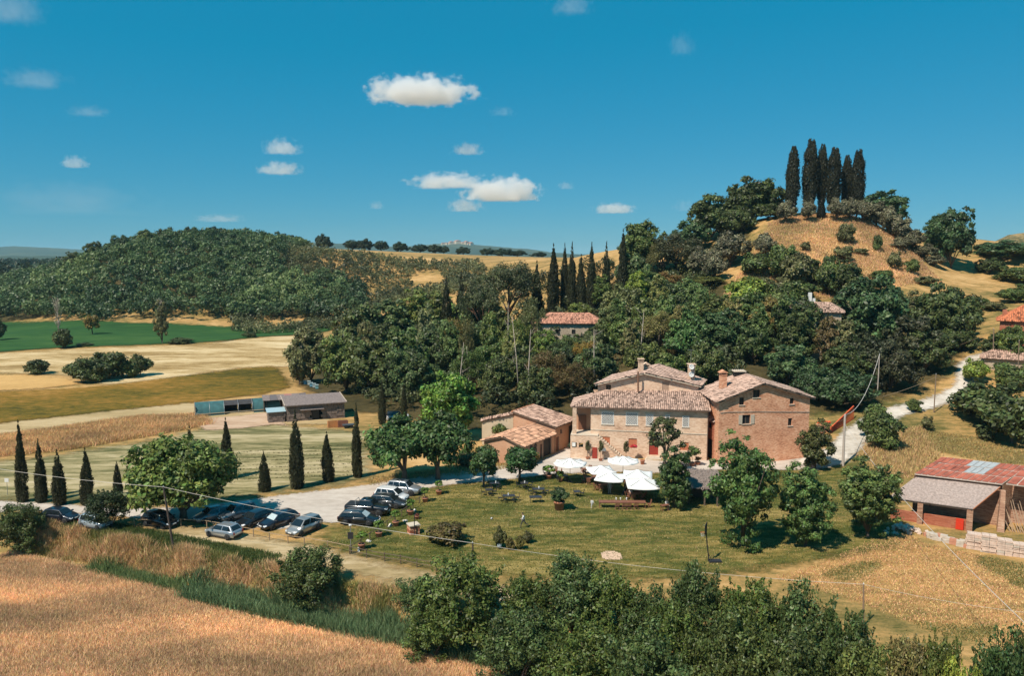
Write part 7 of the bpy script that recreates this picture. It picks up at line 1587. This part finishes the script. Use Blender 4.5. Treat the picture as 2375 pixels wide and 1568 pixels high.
# ---- people
SKIN = plain('skin', (.42, .24, .17), .6, var=.05)
def person(g, rz, pose, shirt, legs_, hair, label, height=1.75, seat_z=.45, shoe=(.05, .04, .04), sleeves=True):
    k = height / 1.75; J = {}
    lift = 0
    if pose == 'sit':
        J.update(pel=(0, 0, seat_z + .12), sp=(0, .02, seat_z + .36), ch=(0, .03, seat_z + .58), nk=(0, .05, seat_z + .68), hb=(0, .07, seat_z + .76), ht=(0, .08, seat_z + .92))
        for s, n_ in ((-1, 'l'), (1, 'r')): J.update({n_+'sh': (s*.18, .03, seat_z + .57), n_+'el': (s*.23, .10, seat_z + .32), n_+'wr': (s*.14, .30, seat_z + .30), n_+'ha': (s*.10, .37, seat_z + .31), n_+'hi': (s*.1, .02, seat_z + .10), n_+'kn': (s*.12, .42, seat_z + .10), n_+'an': (s*.12, .44, .08), n_+'to': (s*.13, .60, .04)})
    else:
        w = {'stand': 0, 'walk': 1, 'run': 1.6}[pose]
        J.update(pel=(0, 0, .95), sp=(0, .03*w, 1.18), ch=(0, .05*w, 1.40), nk=(0, .07*w, 1.50), hb=(0, .09*w, 1.57), ht=(0, .10*w, 1.73))
        for s, n_ in ((-1, 'l'), (1, 'r')):
            sw = s * w
            J.update({n_+'sh': (s*.18, .05*w, 1.41), n_+'el': (s*.25, -.14*sw + .03*w, 1.14), n_+'wr': (s*.24, -.02*sw + .12*w + .04, .92 + .09*abs(w)), n_+'ha': (s*.23, .02*sw + .16*w + .05, .84 + .10*abs(w)), n_+'hi': (s*.095, 0, .91), n_+'kn': (s*.10, .16*sw + .03, .50), n_+'an': (s*.10, .26*sw - .05*w, .09 + (.22*w if s < 0 else 0)), n_+'to': (s*.11, .26*sw + .13 - .05*w, .04 + (.14*w if s < 0 else 0))})
    names = list(J); idx = {n_: i for i, n_ in enumerate(names)}
    E = [('pel','sp'),('sp','ch'),('ch','nk'),('nk','hb'),('hb','ht')]; rad = dict(pel=.145, sp=.13, ch=.155, nk=.055, hb=.085, ht=.075)
    for n_ in 'lr':
        E += [('ch',n_+'sh'),(n_+'sh',n_+'el'),(n_+'el',n_+'wr'),(n_+'wr',n_+'ha'),('pel',n_+'hi'),(n_+'hi',n_+'kn'),(n_+'kn',n_+'an'),(n_+'an',n_+'to')]
        rad.update({n_+'sh': .065, n_+'el': .047, n_+'wr': .031, n_+'ha': .036, n_+'hi': .09, n_+'kn': .06, n_+'an': .04, n_+'to': .038})
    V = [Vector(J[n_]) * k for n_ in names]; Ed = [(idx[a], idx[b_]) for a, b_ in E]; Rd = [rad[n_] * k for n_ in names]; bone = [n_ for n_ in names]
    for n_ in 'lr':                                   # five fingers
        hnd = Vector(J[n_+'ha']); wr_ = Vector(J[n_+'wr']); d = (hnd - wr_).normalized(); sd_v = Vector((1, 0, 0)).cross(d).normalized()
        for q in range(5):
            base = hnd + sd_v * (.028 * (q - 1.5) if q < 4 else -.04) * 1 - (d * .03 if q == 4 else Vector((0,0,0))); ln = (.055, .07, .075, .06, .045)[q]
            p1 = base + d * ln * .55 + (sd_v * -.02 if q == 4 else Vector((0,0,0))); p2 = p1 + d * ln * .4 + Vector((0, .012, -.008))
            i0 = len(V); V += [p1 * k, p2 * k]; Rd += [.010 * k, .008 * k]; Ed += [(idx[n_+'ha'], i0), (i0, i0 + 1)]; bone += [n_+'ha', n_+'ha']
    me = bpy.data.meshes.new('person_frame'); me.from_pydata([tuple(v) for v in V], Ed, []); o = bpy.data.objects.new('person_frame', me); COL.objects.link(o)
    md = o.modifiers.new('s', 'SKIN'); md.use_smooth_shade = True
    for i, sv in enumerate(me.skin_vertices[0].data): sv.radius = (Rd[i], Rd[i] * (.72 if bone[i] in ('pel', 'sp', 'ch') else 1)); sv.use_root = i == 0
    sb = o.modifiers.new('u', 'SUBSURF'); sb.levels = sb.render_levels = 1
    dg = bpy.context.evaluated_depsgraph_get(); dg.update(); m2 = bpy.data.meshes.new_from_object(o.evaluated_get(dg)); bpy.data.objects.remove(o)
    m2.materials.clear(); ms = [SKIN, plain('cloth_%s' % str(shirt), shirt, .9, var=.1), plain('cloth_%s' % str(legs_), legs_, .9, var=.1), plain('shoe_%s' % str(shoe), shoe, .7)]
    for m_ in ms: m2.materials.append(m_)
    segs = []
    for a, b_ in Ed:
        na, nb = bone[a], bone[b_]
        mi = 1 if {na, nb} <= {'pel','sp','ch','lsh','rsh'} else 2 if nb[1:] in ('hi','kn','an') else 3 if nb[1:] == 'to' else (1 if (sleeves and nb[1:] in ('el','wr')) or nb[1:] == 'el' else 0)
        segs.append((np.array(V[a]), np.array(V[b_]), mi))
    for pg in m2.polygons:
        c = np.array(pg.center); best = (9, 0)
        for a, b_, mi in segs:
            ab = b_ - a; t = min(1, max(0, float((c - a) @ ab / max(ab @ ab, 1e-9)))); dd = float(np.linalg.norm(c - a - ab * t))
            if dd < best[0]: best = (dd, mi)
        pg.material_index = best[1]
    e = empty('person', g, rz, label, 'person'); link('body', m2, e)
    ht, hb_ = Vector(J['ht']) * k, Vector(J['hb']) * k; hc = ht.lerp(hb_, .35); bm = bmesh.new(); bmesh.ops.create_uvsphere(bm, u_segments=12, v_segments=8, radius=.108 * k)
    bmesh.ops.delete(bm, geom=[v for v in bm.verts if v.co.z < -.02 * k and v.co.y > -.02 * k or v.co.z < -.075 * k], context='VERTS'); mh = bpy.data.meshes.new('hair'); bm.to_mesh(mh); bm.free(); mh.polygons.foreach_set('use_smooth', [True] * len(mh.polygons)); oh = link('hair', mh, e, plain('hair_%s' % str(hair), hair, .8)); oh.location = hc + Vector((0, -.012, .02)) * k
    fm = MB(); f0 = hb_.lerp(ht, .4) + Vector((0, .085 * k, 0)); fm.prism([f0 + Vector((-.012, 0, -.02)) * k, f0 + Vector((.012, 0, -.02)) * k, f0 + Vector((0, -.01, .03)) * k], (0, .022 * k, -.004)); fm.build('nose', SKIN, e)
    return e
gq = lambda px, py: G(px, py) + Vector((0, 0, .04))
person(gq(1215, 1226), R(100), 'run', (.72, .72, .74), (.03, .03, .04), (.02, .015, .012), 'person in a white shirt and dark trousers striding across the lawn', 1.72)
person(gq(1373, 1180), R(170), 'walk', (.70, .70, .70), (.55, .55, .55), (.04, .03, .02), 'small child in white clothes walking on the lawn', 1.15, shoe=(.4, .4, .4))
person(gq(1414, 1148), R(160), 'stand', (.34, .32, .30), (.36, .33, .30), (.10, .09, .08), 'person in grey shirt and shorts standing by the wooden tables', 1.75)
person(gq(1452, 1152), R(60), 'sit', (.02, .02, .025), (.03, .03, .04), (.03, .02, .02), 'person in black seated under the front right parasol', 1.7)
person(gq(1462, 1157), R(-20), 'sit', (.55, .42, .36), (.08, .08, .1), (.05, .03, .02), 'person in a pale pink top seated at the front right table', 1.65)
person(gq(1546, 1182), R(200), 'sit', (.60, .58, .55), (.30, .28, .26), (.35, .34, .32), 'grey-haired person in white seated under the small leafy tree', 1.65)
person(gq(547.5, 1208), R(150), 'stand', (.60, .03, .02), (.25, .25, .27), (.03, .02, .02), 'person in a red shirt standing beside the parked cars', 1.75)
g = G(1541, 1186); table(True, g, .5, 1.0, .6, 'small wooden bench-table beside the seated grey-haired person')

# ================================================================== poles, wires, far hills, clouds, haze
m_conc = plain('concrete_pole', (.42, .36, .31), .9, var=.15); m_wire = plain('pale_cable', (.55, .50, .44), .6, var=.05); m_wire2 = plain('brown_cable', (.24, .17, .11), .7, var=.05)
def pole(px, py, tx, ty, r0, m_, label, Y=None, arms=False):
    g = G(px, py) if Y is None else XY(px, Y); t = at(tx, ty, g.y); e = empty('utility_pole', g, 0, label, 'pole')
    MB().tube([(0, 0, -.4), (Vector(t) - g)], [r0, r0 * .7], 9).build('shaft', m_, e)
    if arms: MB().bar(Vector(t) - g + Vector((-.25, 0, -.2)), Vector(t) - g + Vector((.25, 0, -.2)), .06).build('crossarm', m_metal, e)
    MB().lathe([(.03, 0), (.05, .05), (.03, .12)], 8).build('insulator', m_lamp, e, loc=Vector(t) - g)
    return Vector(t)
pA_ = pole(405, 1283, 379, 1130, .13, plain('tarred_pole', (.07, .05, .04), .9, var=.2), 'leaning dark wooden utility pole on the bank at the left')
pB_ = pole(1099, 1345, 1096, 1260, .10, MATS['tarred_pole'], 'short dark post rising behind the tall hedgerow shrub')
pC_ = pole(2003, 1452, 2003, 1356, .09, plain('brown_pole', (.22, .15, .10), .9, var=.2), 'thin brown post in the dry meadow above the hedgerow')
pD_ = pole(1955, 1081, 1960, 962, .20, m_conc, 'thick concrete utility pole at the foot of the gravel lane', arms=True)
pE_ = pole(2041, 905, 2040, 822, .10, m_conc, 'pale utility pole among the trees above the lane', Y=138)
pF_ = pole(2166, 957, 2171, 868, .10, MATS['brown_pole'], 'thin dark pole beside the gravel lane'); pG_ = pole(2303, 842, 2305, 763, .11, MATS['brown_pole'], 'pole in front of the red-roofed house'); pH_ = pole(2360, 880, 2364, 790, .10, MATS['brown_pole'], 'pole at the low tiled shed near the right edge')
def wire(a, b_, sag, r_, m_, label):
    a, b_ = Vector(a), Vector(b_); pts = [a.lerp(b_, t) - Vector((0, 0, sag * 4 * t * (1 - t))) for t in np.linspace(0, 1, 25)]
    tag(MB().tube(pts, r_, 5).build('overhead_cable', m_), label, 'cable')
wire(at(-120, 1068, 84), pA_, .35, .019, m_wire, 'pale overhead cable running left from the leaning pole')
wire(pA_, pB_, .35, .019, m_wire, 'pale overhead cable from the leaning pole to the dark post')
wire(pB_, pC_, .5, .014, m_wire, 'pale overhead cable above the hedgerow')
wire(pC_, at(2480, 1432, 52), .3, .01, m_wire, 'thin cable running right from the thin brown post')
wire(pD_ - Vector((0, 0, 1.4)), at(2440, 1505, 44), 1.1, .024, m_wire, 'thick white cable crossing the meadow towards the bottom right')
wire(pD_, pE_, 2.6, .04, m_wire, 'pale cable sagging steeply above the orange netting'); wire(at(1945, 938, 131), pF_ - Vector((0, 0, .5)), .8, .03, m_wire2, 'brown cable from the brick house to the thin dark pole'); wire(pF_ - Vector((0, 0, .5)), at(2290, 850, 150), .6, .03, m_wire2, 'brown cable above the gravel lane'); wire(pG_, at(2195, 808, 160), .5, .03, m_wire2, 'brown cable from the red-roofed house into the trees')
wire(at(1872, 965, 113), pD_ - Vector((0, 0, .6)), .9, .022, m_wire2, 'thin cable from the brick house to the concrete pole')

# far hills
def far_hill(name, prof, Y, depth, m_, label=None):
    """prof: [(px, py)] skyline at distance Y; a real ridge falling away in front and behind"""
    xs = np.linspace(prof[0][0], prof[-1][0], 160); ys = np.interp(xs, [p[0] for p in prof], [p[1] for p in prof])
    rng = np.random.default_rng(int(Y)); V = []
    wob = np.array([mnoise.noise((x * .02, Y, 0)) * 1.6 + mnoise.noise((x * .07, Y, 2)) * .8 for x in xs])
    offs = (-1.0, -.7, -.45, -.25, -.1, 0, .3, 1.0); hts = (0, .22, .45, .70, .90, 1, .7, 0)
    for o_, hh in zip(offs, hts):
        for i, x in enumerate(xs):
            c = at(x, ys[i] + wob[i], Y); yy = Y + o_ * depth; k = yy / Y; jit = mnoise.noise((x * .03, o_ * 3, Y)) * .08
            V.append((c.x * k, yy, (c.z) * min(1, max(0, hh + jit * (0 < hh < 1))) - 2))
    n = len(xs); Q = [(r_ * n + i, r_ * n + i + 1, (r_ + 1) * n + i + 1, (r_ + 1) * n + i) for r_ in range(len(offs) - 1) for i in range(n - 1)]
    me = np_mesh(name, V, Q); me.polygons.foreach_set('use_smooth', np.ones(len(me.polygons), bool)); tag(link(name, me, None, m_), label, kind='structure')
m_hill = field('far_wooded_hills', [(.36, (.02, .035, .018)), (.52, (.04, .06, .03)), (.62, (.10, .10, .05)), (.7, (.2, .17, .09))], big=.0016, small=.012, mixf=.5, bump=0, fine=.05)
far_hill('far_hills', [(-500,584),(-200,576),(-60,573),(60,571),(150,576),(260,582),(420,588),(700,590),(900,584),(1100,590)], 7000, 1800, m_hill)
far_hill('far_hills', [(550,580),(700,560),(820,566),(930,572),(1000,566),(1060,563),(1120,568),(1230,578),(1320,588),(1500,594)], 6000, 1500, m_hill)
far_hill('far_hills', [(-500,598),(-200,592),(-60,594),(100,592),(300,598),(500,600)], 3800, 900, m_hill)
far_hill('far_hills', [(2150,600),(2230,588),(2290,560),(2340,537),(2420,528),(2600,540),(2800,580)], 520, 150, field('scrubby_far_slope', [(.4, (.05, .06, .025)), (.5, (.16, .13, .06)), (.6, (.42, .28, .13))], big=.03, small=.15, bump=0, fine=.6))
# the little hill town
rt_ = random.Random(3)
for i in range(16):
    px = 1028 + i * 4.4 + rt_.uniform(-1.5, 1.5); c = at(px, 566 + abs(px - 1062) * .12, 5900); w = rt_.uniform(14, 34)
    e = empty('town_house', c, rt_.uniform(0, 1), 'tiny pale house of the far hill town, %s from the left' % ORD[i], 'house', 'houses of the far hill town'); h_ = rt_.uniform(12, 24); mb = MB().box(-w/2, w/2, -w/2, w/2, -30, h_); mb.build('wall', m_cream, e)
    MB().prism([(-w/2 - 1, -w/2 - 1, h_), (w/2 + 1, -w/2 - 1, h_), (0, -w/2 - 1, h_ + w * .25)], (0, w + 2, 0)).build('roof', MATS['terracotta'], e)

# clouds: bodies of vapour well above and behind everything
def cloud_mat(seed, dens, soft):
    m = bpy.data.materials.new('cloud_vapour'); m.use_nodes = True; nt = m.node_tree; N, L = nt.nodes, nt.links; N.clear()
    out_ = N.new('ShaderNodeOutputMaterial'); pv = N.new('ShaderNodeVolumePrincipled'); pv.inputs['Color'].default_value = (1, 1, 1, 1); pv.inputs['Anisotropy'].default_value = .1
    tc = N.new('ShaderNodeTexCoord'); mp = N.new('ShaderNodeMapping'); mp.inputs['Location'].default_value = (seed * 3.7, seed * 1.3, seed); L.new(tc.outputs['Object'], mp.inputs[0])
    def mth(op, a, b_=0.0, cl=False):
        n = N.new('ShaderNodeMath'); n.operation = op; n.use_clamp = cl
        for i, x in enumerate((a, b_)):
            if isinstance(x, (int, float)): n.inputs[i].default_value = x
            else: L.new(x, n.inputs[i])
        return n.outputs[0]
    ln = N.new('ShaderNodeVectorMath'); ln.operation = 'LENGTH'; L.new(tc.outputs['Object'], ln.inputs[0])
    sx = N.new('ShaderNodeSeparateXYZ'); L.new(tc.outputs['Object'], sx.inputs[0])
    n1 = N.new('ShaderNodeTexNoise'); n1.inputs['Scale'].default_value = 2.1; n1.inputs['Detail'].default_value = 6; n1.inputs['Roughness'].default_value = .62
    ms = N.new('ShaderNodeMapping'); ms.inputs['Scale'].default_value = (1.7, 1, .8); L.new(mp.outputs[0], ms.inputs[0]); L.new(ms.outputs[0], n1.inputs['Vector'])
    f = mth('SUBTRACT', .78, ln.outputs['Value']); f = mth('ADD', f, mth('MULTIPLY', mth('SUBTRACT', n1.outputs['Fac'], .5), 2.0))
    fl = mth('MULTIPLY', mth('ADD', sx.outputs[2], .42), 4.0, False); f = mth('MINIMUM', f, fl)
    d = mth('MULTIPLY', mth('MULTIPLY', f, soft, True), dens); L.new(d, pv.inputs['Density']); L.new(pv.outputs[0], out_.inputs['Volume'])
    return m
for i, (px, py, w, h_, dn, sf, lab) in enumerate(((978,216,250,78,.016,5,'largest white cloud high in the middle of the sky'),(1165,446,195,76,.016,5,'bright puffy cloud low in the middle of the sky'),(1035,424,190,46,.010,3.5,'flat white cloud left of the low puffy one'),(1078,480,95,42,.008,3,'small cloud under the low puffy one'),
        (1085,349,80,36,.010,3,'small cloud between the high and the low one'),(1425,486,110,34,.010,3,'small flat cloud right of the low puffy one'),(655,345,95,48,.009,3,'upper of two small clouds at the left of the middle'),(650,394,110,40,.009,3,'lower of two small clouds at the left of the middle'),(174,380,70,36,.009,3,'little cloud at the lower left'),
        (80,186,160,60,.0014,2,'thin wispy cloud at the left'),(20,20,180,110,.0014,2,'wispy cloud in the top left corner'),(1325,14,110,60,.0020,2,'faint wisp at the top edge'),(1580,108,70,70,.0018,2,'faint wisp high at the right'),(873,478,40,26,.005,3,'tiny cloudlet left of the low clouds'),(1312,432,44,24,.005,3,'tiny cloudlet right of the low puffy cloud'),(150,470,420,110,.0004,1.5,'faint veil of cloud low at the left'),(505,508,130,26,.0035,2,'thin streak of cloud above the wooded hill'),(205,260,110,34,.0016,2,'faint streak of cloud at the left'),(1165,260,70,30,.0018,2,'faint streak below the largest cloud'),(1590,480,70,40,.0016,2,'faint wisp left of the hilltop oaks'))):
    Yc = 4000.0; c = at(px, py, Yc); sc_ = Yc / FPX / 2
    bm = bmesh.new(); bmesh.ops.create_icosphere(bm, subdivisions=3, radius=1.12); me = bpy.data.meshes.new('cloud'); bm.to_mesh(me); bm.free(); me.materials.append(cloud_mat(i + 1, dn, sf))
    o = link('cloud', me, loc=c); o.scale = (w * sc_ * 1.1, w * sc_ * .75, h_ * sc_ * 1.2); tag(o, lab, 'cloud')

# haze
m_hz = bpy.data.materials.new('haze_air'); m_hz.use_nodes = True; nt = m_hz.node_tree; nt.nodes.clear(); o_ = nt.nodes.new('ShaderNodeOutputMaterial'); pv = nt.nodes.new('ShaderNodeVolumePrincipled')
pv.inputs['Color'].default_value = (.42, .74, .95, 1); pv.inputs['Density'].default_value = .00006; nt.links.new(pv.outputs[0], o_.inputs['Volume']); m_hz.cycles.homogeneous_volume = True
hb_ = MB().box(-13000, 13000, -120, 14500, -8, 165).build('haze', m_hz); tag(hb_, 'thin bluish summer haze over the valley', 'haze', kind='stuff')
